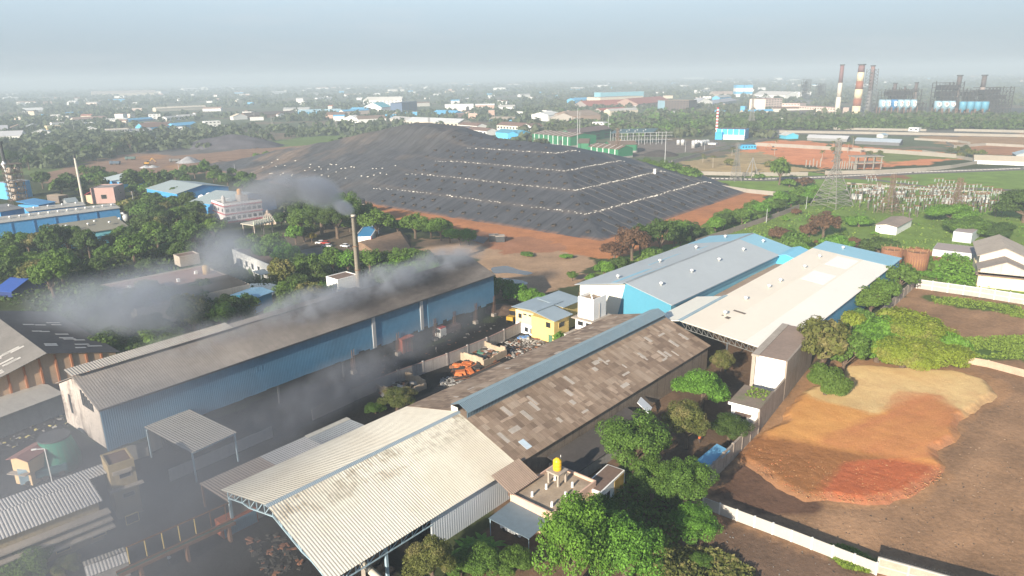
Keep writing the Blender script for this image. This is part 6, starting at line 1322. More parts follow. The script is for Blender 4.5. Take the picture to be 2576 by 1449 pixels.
for x in (-2.4,2.4): MB().lathe([(1.9,h-2.6),(2.,h-.4),(1.2,h+.2)],12,(x,0,0)).build('drum',DARKST,t)
for i,(x,y) in enumerate(((1245-859+859,601),)): pass
for k,(x,y,l) in enumerate(((1150,1415,'left one of two black roof tanks on the red ground'),(1197,1420,'right one of two black roof tanks on the red ground'))):
    p=at(*q(2,x,y)); t=thing('black_tank',l,'tank',p,.1,'black tanks on red ground'); MB().box(-1.9,1.9,-1.6,1.6,0,2.6).build('shell',DARKST,t); MB().box(-2.1,2.1,-1.8,1.8,2.6,2.85).build('lid',CONC,t)
p=at(*q(2,2395,925)); t=thing('marker_post','short white block post at the right edge of the landfill','post',(p[0],p[1],0)); hz=rise(*q(2,2395,925),12)
z0=12; LPT=[lpt(128,36)]; t.location=LPT[0]; MB().box(-.6,.6,-.6,.6,-.3,2.6).build('block',WHITEP,t); MB().box(-.75,.75,-.75,.75,2.6,2.8).build('cap',WHITEP,t)
# stacked concrete pipes
a=at(*q(2,780,1385)); t0=None
for k in range(14):
    pa,pb=at(*q(2,965+k*8,1405+k*2.5)),at(*q(2,990+k*9,1375+k*1.5)); t=thing('concrete_pole','concrete pole lying in the stack by the landfill foot','pole',(pa[0],pa[1],.2),0,'concrete poles stacked on the ground')
    d=pb-pa; MB().tube((0,0,0),(d[0],d[1],0),.22,.16,6).build('shaft',CONCG,t)
# small blue-roofed gate office
r=RECT(q('S7',1985,560),q('S7',2090,400),q('S7',1790,500),0)
t=flat('gate_office','small white office with bright blue roof and red corner trim by the chimney','building',(r[0],r[1],r[2]*1.1,r[3]),3.6,mat('bright_blue_roof',(.05,.25,.5),.5,.1),WHITEP,.25,mark='blue-roofed gate office')
window(t,0,r[2]*.5,1.9,1.4,1.2,'window',WHITEP,DARKGLASS,r[2],r[3]); window(t,2,r[3]*.15,1.9,1.,1.,'window',WHITEP,DARKGLASS,r[2],r[3]); MB().box(-.12,.1,-.12,.1,0,3.9).build('corner_trim',mat('red_trim',(.4,.03,.05),.6),t)
# earth bund
A5,B5,C5,D5=at(*q('S7',1890,640)),at(*q('S7',2200,755)),at(*q('S7',2560,560)),at(*q('S7',2440,460))
h5=2.6; mb=MB(); pts=[at(*q('S7',1890,640))[:2],at(*q('S7',2180,760))[:2],at(*q('S7',2576,600))[:2],at(*q('S7',2440,470))[:2]]
mb.poly([(*pts[1],.0),(*pts[2],0),(*pts[3],h5),(*pts[0],h5)]); bk=[at(*q('S7',1800,600))[:2],at(*q('S7',2420,430))[:2]]
mb.poly([(*pts[0],h5),(*pts[3],h5),(*bk[1],h5),(*bk[0],h5)]); mb.poly([(*bk[0],h5),(*bk[1],h5),(bk[1][0]+1,bk[1][1]+3,0),(bk[0][0]-1,bk[0][1]+3,0)]); mb.poly([(*pts[2],0),(bk[1][0]+3,bk[1][1],0),(*bk[1],h5),(*pts[3],h5)]); mb.poly([(*pts[1],0),(*pts[0],h5),(*bk[0],h5),(bk[0][0]-3,bk[0][1],0)])
struct(mb.build('earth_bank_terrain',mat('brown_earth',(.2,.13,.085),.95,.25,.4)))
for (x,y,r,pa,l) in ((1585,590,2.6,'white','white car parked by the blue-roofed gate office'),(1210,540,3.3,'white','white car left of the parked pair beside the pond'),(1310,590,3.0,'silver','pale car at the pond edge'),(1290,545,2.8,'red','small red car between two pale cars by the pond')): car(*q('S7',x,y),r,pa,l)
# site of works, left: sawtooth factory, white hall
r=RECT((247,733),(513,680),(605,735),4.5)
t=flat('sawtooth_factory','brown flat factory with saw-tooth roof lights behind the smoking shed','factory',(r[0],r[1],r[2],r[3]),6.,mat('dusty_pink_roof',(.28,.17,.14),.9,.15,.1),mat('dusty_wall',(.42,.36,.3),.9,.1,streak=.4),.5,mark='saw-tooth factory')
L_,W_=r[2],r[3]
for k in range(6):
    y=1.+k*2.3; MB().ext([(y,6.05),(y+2.2,6.05),(y+.3,7.6)],L_*.42,L_-1).build('roof_light',mat('sawtooth_sheet',(.13,.12,.11),.7,.2),t)
for x,y in ((6,W_*.7),(20,W_*.6),(28,W_*.75)): MB().box(x,x+.9,y,y+.9,6,7.1).build('roof_box',WHITEP,t)
p=at(455,672,6); t=flat('roof_house','small buff stair house on the saw-tooth factory roof','building',((p[0],p[1]),r[1],7.,5.5),9.5,BROWNR,CONC,.3,z0=6.05)
p=at(517,668,9); t=thing('water_tank','tan round water tank on the factory roof corner','water tank',(p[0],p[1],6.1)); MB().lathe([(1.2,0),(1.25,2.4),(.6,3.1),(.2,3.2)],14).build('barrel',mat('tan_plastic',(.5,.33,.12),.5),t,True)
r=RECT((700,708),(598,662),(722,690),0)
t=flat('white_hall','long white hall with brown flat roof and porch behind the smoke','building',(r[0],r[1],r[2],max(8,r[3])),5.5,BROWNR,WHITEP,.5,mark='white brown-roofed hall')
for k in range(5): window(t,1,r[2]*(.2+.15*k),2.3,2,2.2,'window',WHITEP,DARKGLASS,r[2],max(8,r[3]))
mb=MB(); mb.box(2,9,max(8,r[3])+.1,max(8,r[3])+4,3.,3.2); mb.build('porch_roof',TINROOF,t)
for x in (2.3,8.7): MB().box(x-.15,x+.15,max(8,r[3])+3.4,max(8,r[3])+3.8,0,3).build('porch_post',WHITEP,t)
r=RECT((640,790),(678,775),(625,775),0)
t=shed('blue_store','blue box store with pale blue lid roof behind the long shed','store',(r[0],r[1],8.,9.),5.,5.8,mat('sky_lid',(.25,.45,.6),.5),BLUEW2)
# red and white office
r=RECT(q('S6',1000,960),q('S6',1560,880),q('S6',820,890),0)
OFW=mat('office_grey_white',(.50,.47,.47),.8,.08); RT_=mat('red_trim2',(.38,.05,.06),.7)
t=thing('office','red-trimmed white office with parapet panels, half veiled by smoke','office',(r[0][0],r[0][1],0),r[1],None,'red-trimmed office'); L_,W_=r[2],r[3]
MB().box(0,L_,0,W_,0,9).build('wall',OFW,t); MB().box(.4,L_-.4,.4,W_-.4,9,9.1).build('roof',ROOFC,t); MB().box(-.3,L_+.3,-.3,W_+.3,8.3,9).build('band',RT_,t); MB().box(-.35,L_+.35,-.35,W_+.35,4.3,4.8).build('band',RT_,t); MB().box(-.2,L_+.2,-.2,W_+.2,0,.9).build('band',RT_,t)
mb=MB(); mb.box(-.15,L_+.15,-.15,.1,9,10.1); mb.box(-.15,.1,.1,W_,9,10.1); mb.box(.1,L_,W_-.2,W_,9,10.); mb.build('parapet',WHITEP,t)
for k in range(7):
    for z in (6.4,2.5): window(t,0,L_*(k+.5)/7,z,1.8,1.6,'window',OFW,DARKGLASS,L_,W_)
for k in range(3): window(t,2,W_*(k+.5)/3,6.4,1.8,1.6,'window',OFW,DARKGLASS,L_,W_)
MB().box(L_*.55,L_*.75,W_*.3,W_*.7,9,12.5).build('stair_house',CONC,t); MB().lathe([(1.2,12.5),(1.2,15),(.5,15.6)],12,(L_*.6,W_*.5,0)).build('water_drum',mat('orange_drum',(.5,.26,.08),.6),t); MB().lathe([(1,9),(1,12),(.3,13)],12,(3,W_*.5,0)).build('water_drum',GREYSH2,t)
keepoff(t,L_,W_)
# blue sheds near the office
def bshed(A,B,Cp,z,rdg,label,rm,wm):
    r=RECT(A,B,Cp,z); t=shed('works_shed',label,'shed',r,z,rdg,rm,wm,.5,'blue works sheds in the left wood'); keepoff(t,r[2],r[3]); return t,r
GB=mat('grey_blue_roof',(.30,.35,.35),.5,.08,corr=.5); B2=mat('works_blue',(.06,.26,.52),.55,.1,.1,corr=.5)
bshed(q('S6',1030,400),q('S6',560,330),q('S6',380,530),8,11.,'grey-roofed blue gable shed behind the office, with blue gable end',GB,B2)
bshed(q('S6',1130,490),q('S6',990,520),q('S6',560,560),7,7.6,'sky blue flat-pitched shed beside the white ducts',mat('sky_roof',(.22,.48,.62),.5,.05,corr=.5),B2)
bshed(q('S6',1740,520),q('S6',1250,480),q('S6',1060,690),8,11.5,'grey shed whose blue gable fades into the smoke, behind the office',GB,B2)
bshed(q('S5',2500,650),q('S5',2200,610),q('S5',1820,740),7,9.,'pale grey roofed blue shed below the dig',mat('pale_grey_roof2',(.44,.50,.50),.5,.05,corr=.5),B2)
for x,y,l in ((600,735,'left white curved duct with grey cyclone by the sky blue shed'),(710,700,'right white curved duct by the sky blue shed')):
    p=at(*q('S6',x,y)); t=thing('duct',l,'duct',p,0,'white curved ducts'); pts=[(0,0,0),(0,0,5),(.6,0,6.8),(2,0,7.6),(3.4,0,6.8),(3.8,0,5)]
    mb=MB()
    for a,b in zip(pts[:-1],pts[1:]): mb.tube(a,b,.55,None,10)
    mb.build('pipe',WHITEP,t,True); MB().lathe([(.4,0),(1.2,2),(1.2,5),(.3,6)],12,(3.8,0,0)).build('cyclone',STEEL,t,True)
pole(*q('S6',360,660),28,'stubby white pipe stack in front of the grey-roofed blue shed',1.6,'pipe_stack','stack',WHITEP,None)
# temple: carved tower and pavilion
p=at(*q('S6',1640,960)); t=thing('temple_tower','carved buff temple tower veiled in smoke beside the office','temple',p,.3); hT=rise(*q('S6',1640,960),26)
mb=MB()
for k in range(6):
    s=3.2*(1-k/7.5); mb.box(-s*1.25,s*1.25,-s,s,hT*k/6,hT*(k+.7)/6); mb.box(-s*1.12,s*1.12,-s*.88,s*.88,hT*(k+.7)/6,hT*(k+1)/6)
mb.build('tiers',mat('carved_buff',(.45,.36,.28),.9,.3,1.),t)
for k in range(5):
    s=3.2*(1-k/7.5)
    for j in range(5): MB().lathe([(.25,0),(.3,.6),(.12,1.1)],6,(-s*1.1+j*s*.55,-s-.1,hT*k/6+.2)).build('figure',mat('pale_figure',(.5,.45,.38),.9),t)
MB().lathe([(.6,hT),(.9,hT+.8),(.1,hT+1.8)],10).build('finial',mat('carved_buff',(0,0,0)),t)
r=RECT(q('S6',1440,1150),q('S6',1700,1090),q('S6',1330,1110),0); t=thing('pavilion','flat-topped temple pavilion with small statues along its roof edge','pavilion',(r[0][0],r[0][1],0),r[1]); L_,W_=max(r[2],10),max(r[3],7)
MB().box(-.8,L_+.8,-.8,W_+.8,5,5.4).build('roof',mat('pale_slab',(.45,.42,.34),.9),t)
for x in (0,L_/2,L_):
    for y in (0,W_): MB().box(x-.25,x+.25,y-.25,y+.25,0,5).build('column',CONC,t)
for k in range(8): MB().lathe([(.35,5.4),(.4,6.3),(.2,6.8),(.25,7.2),(.05,7.5)],8,(-.3+k*(L_+.6)/7,-.4,0)).build('statue',mat('pale_green_figure',(.42,.46,.36),.9),t)
# ---- left works: distillery, sheds
r=RECT(q('S5',1280,1090),q('S5',440,1180),q('S5',1260,1060),7)
def lshed(A,B,zt,dep,label,rm,wm,slope=.05,vents=0,an=None):
    a,b=at(*A,zt)[:2],at(*B,zt)[:2]; d=b-a; L=float(np.hypot(*d)); an=math.atan2(d[1],d[0])
    t=thing('works_shed',label,'shed',a,an,'blue works sheds at left'); MB().box(0,L,0,dep,0,zt).build('wall',wm,t); 
    roofslabs([(-.5,zt+.02),(dep+.5,zt+.02+slope*dep)],-.5,L+.5,.2).build('roof',rm,t)
    for k in range(vents): addvent(t,L*(k+.5)/vents,dep*.5,zt+.2+slope*dep*.5)
    for k in range(int(L/9)): MB().box(k*9.,k*9.+.35,-.25,-.02,0,zt-.1).build('rib',mat('deep_blue_rib',(.05,.2,.4),.6),t)
    keepoff(t,L,dep); return t
DUSTR=mat('dusty_roof_sheet',(.36,.35,.32),.8,.15,.1,streak=.3)
lshed(q('S5',430,1180),q('S5',1280,1085),8,9,'blue ribbed shed with dusty roof and round vents, the rear of two',DUSTR,B2,.05,4)
lshed(q('S5',-200,1380),q('S5',1800,1130),8,10,'very long blue ribbed shed with dusty roof and a row of vents',DUSTR,B2,.12,14)
OLV=mat('olive_roof_sheet',(.22,.205,.16),.8,.08,.1,corr=.6); TQ=mat('turquoise_wall',(.2,.55,.62),.55,.06,corr=.5)
r=RECT(q(1,445,1385),q(1,965,1310),q(1,245,1320),6.); t=shed('works_shed','wide olive-roofed shed with turquoise walls at the left','shed',(r[0],r[1],r[2],r[3]*1.05),6.,8.6,OLV,TQ,.55,'blue works sheds at left',mark='olive-roofed turquoise shed'); keepoff(t,r[2],r[3])
for (x,y) in ((8,6),(14,9),(22,6),(6,12),(28,12),(34,8),(18,14)): addvent(t,x,y,7.6)
lshed(q('S5',0,1190),q('S5',360,1130),7,14,'blue shed with grey roof at the left edge',mat('slate_roof',(.2,.2,.2),.8),B2,.1,2)
lshed(q('S5',580,1090),q('S5',830,1040),6,14,'small blue shed with bent bright blue roof sheets',mat('bright_blue_sheet',(.07,.24,.45),.5),B2,.12)
f(0,500,24,503,42,14,'tall blue tower block at the left edge',(.1,.35,.6),(.3,.3,.3),'flat')
p=at(*q('S5',290,1060)); t=thing('distillery','rusty distillation tower of stacked vessels and lattice platforms, left edge','plant',p,SA,None,'distillation tower'); hD=rise(*q('S5',290,1060),100)
mb=MB(); 
for x in (-4,0,4):
    for y in (-4,0,4): mb.bar((x,y,0),(x,y,hD),.3)
for k in range(9):
    z=hD*(k+1)/9
    for c in (-4,0,4): mb.bar((-4.6,c,z),(4.6,c,z),.22); mb.bar((c,-4.6,z),(c,4.6,z),.22)
    if k%2: mb.bar((-4,-4,z),(4,-4,z-hD/9),.16); mb.bar((-4,4,z),(-4,-4,z-hD/9),.16)
mb.build('frame',mat('sooty_rust_frame',(.13,.095,.075),.85,.3),t)
for k in range(5): MB().box(-4.8,4.8,-4.8,4.8,hD*(k*2+1)/9-.12,hD*(k*2+1)/9).build('platform',mat('sooty_rust_frame',(0,0,0)),t)
for k in range(5):
    for (x,y) in ((-2,-3),(2,-2)): MB().lathe([(.4,0),(1.3,.5),(1.5,1.8),(1.3,3.),(.4,3.5)],12,(x,y,hD*(.1+.17*k))).build('vessel',mat('pale_vessel',(.55,.45,.36),.5,.25,.5,blot=.5,bcol=(.25,.14,.08),bs=.5),t,True)
MB().lathe([(.2,hD-3),(1.3,hD+.2),(.1,hD+2)],10,(-3.5,0,0)).build('cone',WHITEP,t)
keepoff(t,8,8)
p=at(*q('S5',190,1010)); t=thing('chimney','dark-topped steel stack beside the distillation tower','chimney',p); hh=rise(*q('S5',190,1010),148); MB().lathe([(1.1,0),(.8,hh*.62),(.8,hh*.88)],10).build('shaft',STEEL,t); MB().lathe([(.95,hh*.66),(1.,hh-1.5),(1.5,hh-1.3),(1.5,hh)],10).build('cap',DARKST,t)
p=at(*q('S5',1265,1090)); t=thing('chimney','tall pale thin chimney with dark tip, left of the pink house','chimney',p); hh=rise(*q('S5',1265,1090),126); MB().lathe([(.75,0),(.55,hh-1.5)],10).build('shaft',mat('pale_shaft',(.55,.50,.43),.7,.15,streak=.5,scol=(.3,.2,.13)),t); MB().lathe([(.65,hh-1.5),(.65,hh)],10).build('cap',DARKST,t)
r=RECT(q('S5',1400,1050),q('S5',1590,1040),q('S5',1280,1020),0); t=flat('pink_works','dusty pink two-storey works house with red awning, left wood','house',((at(*q('S5',1400,1065))[0],at(*q('S5',1400,1065))[1]),math.radians(8),13.,16.),9.,mat('dirty_flat_roof',(.3,.26,.24),.9,.2),mat('dusty_pink',(.42,.27,.24),.85,.1),.4,mark='dusty pink works house')
window(t,0,7,4,3,2.4,'window',CONC,DARKGLASS,13,16); MB().box(-3.5,-.05,1,15,0,5.2).build('annex',mat('buff_annex',(.62,.45,.3),.85),t); MB().hexa([(-4,0.5,5.3),(0,.5,7.4),(0,15.5,7.4),(-4,15.5,5.3)],[(-4,.5,5.5),(0,.5,7.6),(0,15.5,7.6),(-4,15.5,5.5)]).build('awning',mat('red_awning',(.5,.04,.07),.6),t)
for k in range(4): window(t,2,3+k*3.2,3.2,1.2,1.8,'window',WHITEP,DARKGLASS,13,16,3.56)
keepoff(t,13,16)
f(150,512,175,508,18,12,'open works tower with rusty lattice and buff roof, left wood',(.16,.13,.11),(.35,.27,.18),'flat',3); f(172,520,197,517,10,10,'grey sheet store under the pale thin chimney',(.25,.26,.27),(.22,.26,.28),'gablex')
for x,y,l in ((1680,1310,'left grey bent duct behind the olive roof'),(1800,1320,'grey cyclone with looped duct behind the olive roof')):
    p=at(*q('S5',x,y+40)); t=thing('duct',l,'duct',p,0,'grey ducts behind the olive roof'); hh=rise(*q('S5',x,y+40),26); pts=[(0,0,0),(0,0,hh*.7),(.8,0,hh*.95),(2.2,0,hh),(3.6,0,hh*.9),(4.,0,hh*.3)]; mb=MB()
    for a,b in zip(pts[:-1],pts[1:]): mb.tube(a,b,.6,None,8)
    mb.build('pipe',STEEL,t,True); MB().lathe([(.3,hh*.1),(1.6,hh*.4),(1.6,hh*.75),(.6,hh*.9)],12,(4.,0,0)).build('cyclone',STEEL,t,True)
f(18,662,40,680,14,6,'thin white tower house between trees at the left edge',WH,BRN,'flat',1); f(-10,745,32,748,14,14,'blue curved roof shed at the left edge among trees',(.02,.04,.15),(.03,.08,.3),'gablex'); 
# ---- excavator and trucks in the dig
def truck_far(u,v,rz,c,label):
    t=thing('truck',label,'truck',at(u,v),rz,'trucks in the dig'); m=pm('paint',c); MB().box(-2,0,-1.25,1.25,.8,3.2).build('cab',m,t); MB().hexa([(.3,-1.1,1),(6.5,-1.1,1),(6.5,1.1,1),(.3,1.1,1)],[(.2,-1.4,3),(7,-1.4,3),(7,1.4,3),(.2,1.4,3)]).build('load_bed',m,t)
    for x in (-1,3.5,5.5): MB().tube((x,-1.3,.6),(x,1.3,.6),.6,None,10).build('wheel',TYRE,t)
truck_far(*q(1,850,840),0.,(.07,.1,.14),'dark tipper truck in the left of the dig'); truck_far(*q(1,965,805),.2,(.08,.13,.12),'dark flatbed truck further back in the dig'); truck_far(*q(1,1300,822),.1,(.14,.14,.14),'grey truck beside the pointed gravel heap'); truck_far(*q(1,1590,718),0.1,(.5,.5,.5),'white truck below the dark spoil heap')
def digger(u,v,rz,label,c=(.55,.3,.05)):
    t=thing('excavator',label,'excavator',at(u,v),rz,'excavators'); m=pm('paint',c)
    for y in (-1.3,1.3): MB().box(-2.4,2.4,y-.4,y+.4,0,1).build('track',TYRE,t)
    MB().box(-2,1.8,-1.4,1.4,1.1,2.4).build('body',m,t); MB().box(.2,1.7,-1.3,0,2.4,3.5).build('cab',DARKGLASS,t); mb=MB(); mb.bar((1.5,.3,2),(4.6,.3,5.6),.55); mb.bar((4.6,.3,5.6),(7,.3,2.4),.4); mb.build('boom',m,t); MB().box(6.5,7.6,-.4,1,1.2,2.4).build('bucket',RUST,t)
digger(*q(1,1660,708),2.8,'orange excavator digging on the dark spoil heap'); digger(*q(1,1110,842),.4,'orange loader shovel near the small pale gravel heaps'); digger(*q('S3',1760,560),2.6,'orange and blue excavator beside the steel frame hall'); digger(*q('S2',1620,1380),2.9,'rusty excavator standing at the edge of the red field',(.3,.14,.06))
# ---- right: road, walls, blue gatehouse, chimneys, power plant, substation
ASPH=mat('road_asphalt',(.13,.115,.105),.9,.12); KERBM=mat('kerb_paint',(.4,.38,.35),.8,.15)
strip('road',[(1690,447),(1900,452),(2100,445),(2300,434),(2576,424),(2900,415)],16,.03,ASPH); strip('road',[(1677,412),(1800,378),(1880,360),(1960,342),(2010,336)],9,.03,ASPH); strip('road',[(1700,333),(1900,332),(2100,335),(2350,340),(2700,344)],14,.034,ASPH)
strip('road',[(2130,447),(2200,452),(2330,470),(2700,485)],7,.038,ASPH)
A6=[Vector((*at(u,v)[:2],0)) for u,v in ((1700,447),(1900,452),(2100,445),(2300,434),(2576,424),(2800,417))]; mb=MB()
for a,b in zip(A6[:-1],A6[1:]):
    d=(b-a); n_=int(d.length/3); u_=d.normalized(); k=Vector((-u_.y,u_.x,0))*.5
    for i in range(n_): s=a+u_*i*3; e=a+u_*(i*3+2.0); mb.prism([s-k,e-k,e+k,s+k],.03,.5)
struct(mb.build('kerb_median',KERBM))
WC=mat('pale_wall_far',(.27,.245,.21),.85,.12,.1,streak=.3)
for lab,pts,h in (('long white wall between the road and the red field, left part',[(1690,436),(1760,440),(1900,443),(2032,442)],3.2),('white wall between the road and the red field, right part',[(2075,439),(2200,437),(2330,430),(2390,424)],3.2),('white compound wall bending back at the right end of the field',[(2200+120,384),(2420,400),(2470,410),(2390,424)],3.),('pale wall along the back of the red field',[(1900,367),(2000,372),(2100,378),(2250,386),(2410,398)],4.),('pale wall beside the track left of the red field',[(1690,410),(1790,384),(1880,364),(1930,352)],3.),
    ('white wall segment below the hedge at the landfill corner',[(1770,468),(1880,485),(1968,494)],3.),('long white wall along the far road',[(1960,334),(2150,337),(2330,340),(2576,345)],3.5),('broken white wall in front of the power plant wood',[(2060,325),(2200,328),(2330,330)],3.2),('white wall stretch at the far right wood edge',[(2400,330),(2576,334)],3.5),('low wall on the right tan plot',[(2300,352),(2410,358),(2440,362)],2.6),('pale wall at the right edge of the tan plot',[(2380,362),(2400,372),(2480,366),(2600,372)],3.),('brown compound wall behind the green sheds',[q('S3',1190,330),q('S3',1890,360)],5.),('pale kerb wall by the substation road',[(2130,462),(2200,468),(2330,478),(2576,490)],1.2)):
    wallrun('compound_wall',lab,pts,h*.8,.5,WC)
wallrun('fence','weathered post fence running down beside the landfill hedge',[(1750,615),(1830,590),(1960,545),(2010,525)],2.4,.15,mat('grey_plank',(.27,.22,.19),.95,.2,1.),0,None,'fence')
t=f(1801,350,1872,352,26,22,'bright blue gatehouse with pale window grid beside the striped chimney',(.05,.36,.68),(.13,.11,.12),'flat',0,mark='bright blue gatehouse'); a_=at(1801,350); Lg=float(np.hypot(*(at(1872,352)-a_)[:2])); hg=rise(1836,351,26)
for k in range(6): MB().box(Lg*k/5-.2,Lg*k/5+.2,-.3,-.02,hg*.4,hg).build('mullion',WHITEF,t)
MB().box(0,Lg,-.3,-.02,hg*.4,hg*.45).build('mullion',WHITEF,t); MB().box(0,Lg*.25,-5,-.31,0,hg*.7).build('porch',pm('wall',(.04,.3,.6)),t); MB().box(Lg*.25,Lg,-.4,-.31,0,hg*.36).build('base_wall',WHITEP,t)
f(1866,376,1902,375,10,10,'low blue hut with flat roof at the red field corner',(.05,.36,.62),(.06,.25,.42),'flat',5,'hut','hut'); f(1977,350,2008,349,9,14,'turquoise hut with pale gabled roof behind the red field',(.08,.4,.55),(.45,.45,.42),'gabley',0,'hut','hut')
f(1745,362,1800,364,3,8,'low white wall building beside the round tanks',WH,WH,'flat'); f(2030,353,2130,357,7,14,'long open shed with pale roof behind the red field',(.2,.2,.2),(.44,.44,.45),'gablex'); f(2150,362,2262,367,8,14,'long open shed with blue-grey roof, right of the pale one',(.12,.12,.13),(.32,.37,.42),'gablex'); f(2205,346,2222,347,7,9,'small open pavilion with blue tin roof',(.5,.5,.48),(.3,.4,.48),'gabley')
f(2285,330,2310,331,9,10,'white hut at the wood edge by the far road',WH,WH,'flat',2); f(2450,412,2600,418,10,16,'long white shed with tan roof at the right edge',(.7,.7,.68),(.42,.36,.28),'gablex'); f(2555,400,2620,402,10,18,'grey-blue gabled shed above the long white one',GRY,(.35,.42,.46),'gabley')
t=thing('unfinished_house','bare concrete frame of an unfinished house on the tan field','building',at(2150,427),.1); 
for x in (0,7,14,20):
    for y in (0,8): MB().box(x-.3,x+.3,y-.3,y+.3,0,9.5).build('column',WC,t)
for z in (4.4,9): MB().box(-1,21,-1,9,z,z+.5).build('slab',WC,t)
for k in range(14):
    u=1850+k*0; p=at(2075+k*6,424+k*.2) if k>4 else at(2027+k*9,420); t=thing('concrete_post','bare concrete post of the pole row beside the unfinished house','post',p,0,'concrete posts beside the unfinished house'); MB().box(-.3,.3,-.3,.3,0,rnd.uniform(4,7)).build('shaft',WC,t)
for k,(x,y,h) in enumerate(((400,1350,18),(480,1315,13),(515,1315,12),(540,1305,11),(565,1300,11),(590,1295,10),(615,1290,10),(240,1305,13),(175,1300,11),(440,1330,16))):
    u,v=q('S2',x,y); t=thing('round_tank','silvery upright tank in the row beside the pole','tank',at(u,v),0,'silvery tanks in a row'); hh=rise(u,v,h); MB().lathe([(1.9,0),(1.9,hh),(1.2,hh+.5),(.2,hh+.7)],12).build('shell',mat('silver_tank',(.55,.55,.54),.4,.1,metal=.3),t,True)
t=thing('chimney','slim red and white banded chimney by the bright blue gatehouse','chimney',at(1802,338)); hh=rise(1802,338,68)
for k in range(17): MB().lathe([(1.5-.3*k/17,hh*k/17),(1.5-.3*(k+1)/17,hh*(k+1)/17)],10).build('band',pm('paint',WH) if k%2 else pm('paint',(.42,.04,.05)),t)
def banded(u,v,hpx,r0,r1,cols,label,cat='chimney',name='chimney'):
    t=thing(name,label,cat,at(u,v)); h=rise(u,v,hpx); z=0; tot=sum(w for c,w in cols)
    for c,w in cols:
        z1=z+h*w/tot; ra=r0+(r1-r0)*z/h; rb=r0+(r1-r0)*z1/h; MB().lathe([(ra,z),(rb,z1)],14).build('band',pm('paint',c),t,True); z=z1
    MB().lathe([(r1*1.35,h-1.5),(r1*1.35,h)],14).build('cap_ring',DARKST,t); return t,h
CRW=(.62,.52,.35); RDB=(.25,.09,.05); OLP=(.58,.54,.46); DRD=(.17,.09,.09)
banded(2105,289,127,4.3,2.8,[(OLP,.36),((.5,.45,.38),.28),(DRD,.36)],'thin tall chimney with pale foot and dark red top, left of three')
banded(2153,289,128,7.2,4.6,[(CRW,.18),(RDB,.15),(CRW,.18),(RDB,.16),(CRW,.17),(DRD,.16)],'thick chimney with broad cream and brown bands, middle of three')
t,h=banded(2181,290,126,3.6,2.9,[((.22,.2,.2),.5),((.2,.12,.11),.5)],'dark chimney enclosed in a lattice tower, right of three')
mb=MB()
for sx in (-1,1):
    for sy in (-1,1): mb.bar((sx*8.5,sy*7,0),(sx*6.2,sy*6,h*.93),.8)
for k in range(14):
    z0,z1=h*.93*k/14,h*.93*(k+1)/14; w=8.5-2.3*k/14; w2=8.5-2.3*(k+1)/14
    mb.bar((-w,-7,z0),(w2,-6.8,z1),.45); mb.bar((w,-7,z0),(-w2,-6.8,z1),.45); mb.bar((-w,-7,z0),(w,-7,z0),.45); mb.bar((-w,7,z0),(w,7,z0),.45); mb.bar((w,-7,z0),(w2,7,z1),.4); mb.bar((-w,7,z0),(-w2,-7,z1),.4)
mb.build('lattice',mat('grey_lattice',(.13,.14,.15),.8,.2),t)
def boilerframe(u,v,wpx,hpx,dep,label,dens=5,roofed=False):
    p=at(u,v); Wd=wpx*mpp(u,v); h=rise(u,v,hpx); t=thing('boiler_frame',label,'plant',p,0,'boiler frames of the power plant'); mb=MB(); n=max(3,int(wpx/7))
    for i in range(n+1):
        for y in (0,dep): mb.bar((Wd*i/n,y,0),(Wd*i/n,y,h*rnd.uniform(.85,1)),.9)
    for k in range(1,dens+1):
        z=h*k/(dens+.5)
        for y in (0,dep): mb.bar((0,y,z),(Wd,y,z),.8)
        for i in range(n): mb.bar((Wd*i/n,0,z-h/dens),(Wd*(i+1)/n,0,z),.5)
    mb.build('frame',mat('sooty_frame',(.05,.045,.045),.85,.3),t)
    for k in range(5): MB().box(Wd*rnd.uniform(0,.4),Wd*rnd.uniform(.5,1),dep*.2,dep*.8,h*(.05+.17*k),h*(.19+.17*k)).build('casing',mat('sooty_casing',(.04,.038,.04),.8,.3),t)
    return t
boilerframe(2222,293,76,72,25,'sooty boiler frame behind the first six silos'); boilerframe(2358,293,46,90,25,'tall sooty boiler frame behind the lettered silos',7); boilerframe(2412,293,60,70,25,'sooty arched boiler frame between the lettered and plain silos'); boilerframe(2468,294,58,78,30,'dark boiler frame at the far right of the silos',7); boilerframe(2350,293,160,38,14,'low sooty platform frame under all the silos at right',3); boilerframe(2200,292,110,34,12,'low sooty platform frame under the six left silos',3)
for (x,y,h,r,l) in ((985,640,46,2.6,'short dark stack at the left of the six silos'),(1305,570,36,2.4,'short red-topped pale stack behind the six silos'),(1935,570,54,3.3,'stack with dark cap behind the lettered silos'),(2300,590,58,3.3,'brown stack behind the plain blue silos'),(1145,500,14,1.4,'tiny dark stack between two short stacks')):
    u,v=q('S1',x,y); yb=v+ (290-v)*0; v2=291; banded(u-(v2-v)*.06,v2,h+(v2-v),r*1.1,r,[((.25,.2,.18),.7),((.09,.07,.07),.3)],l)
SB=mat('silo_sky_blue',(.09,.28,.40),.5,.1,.1); SW=mat('silo_pale',(.24,.37,.45),.5,.1,.1); SD=mat('silo_deep_blue',(.04,.17,.36),.5,.1)
GLY=pm('paint',(.42,.06,.05)); GLY2=pm('paint',(.16,.09,.08)); DISC=pm('paint',(.8,.79,.77))
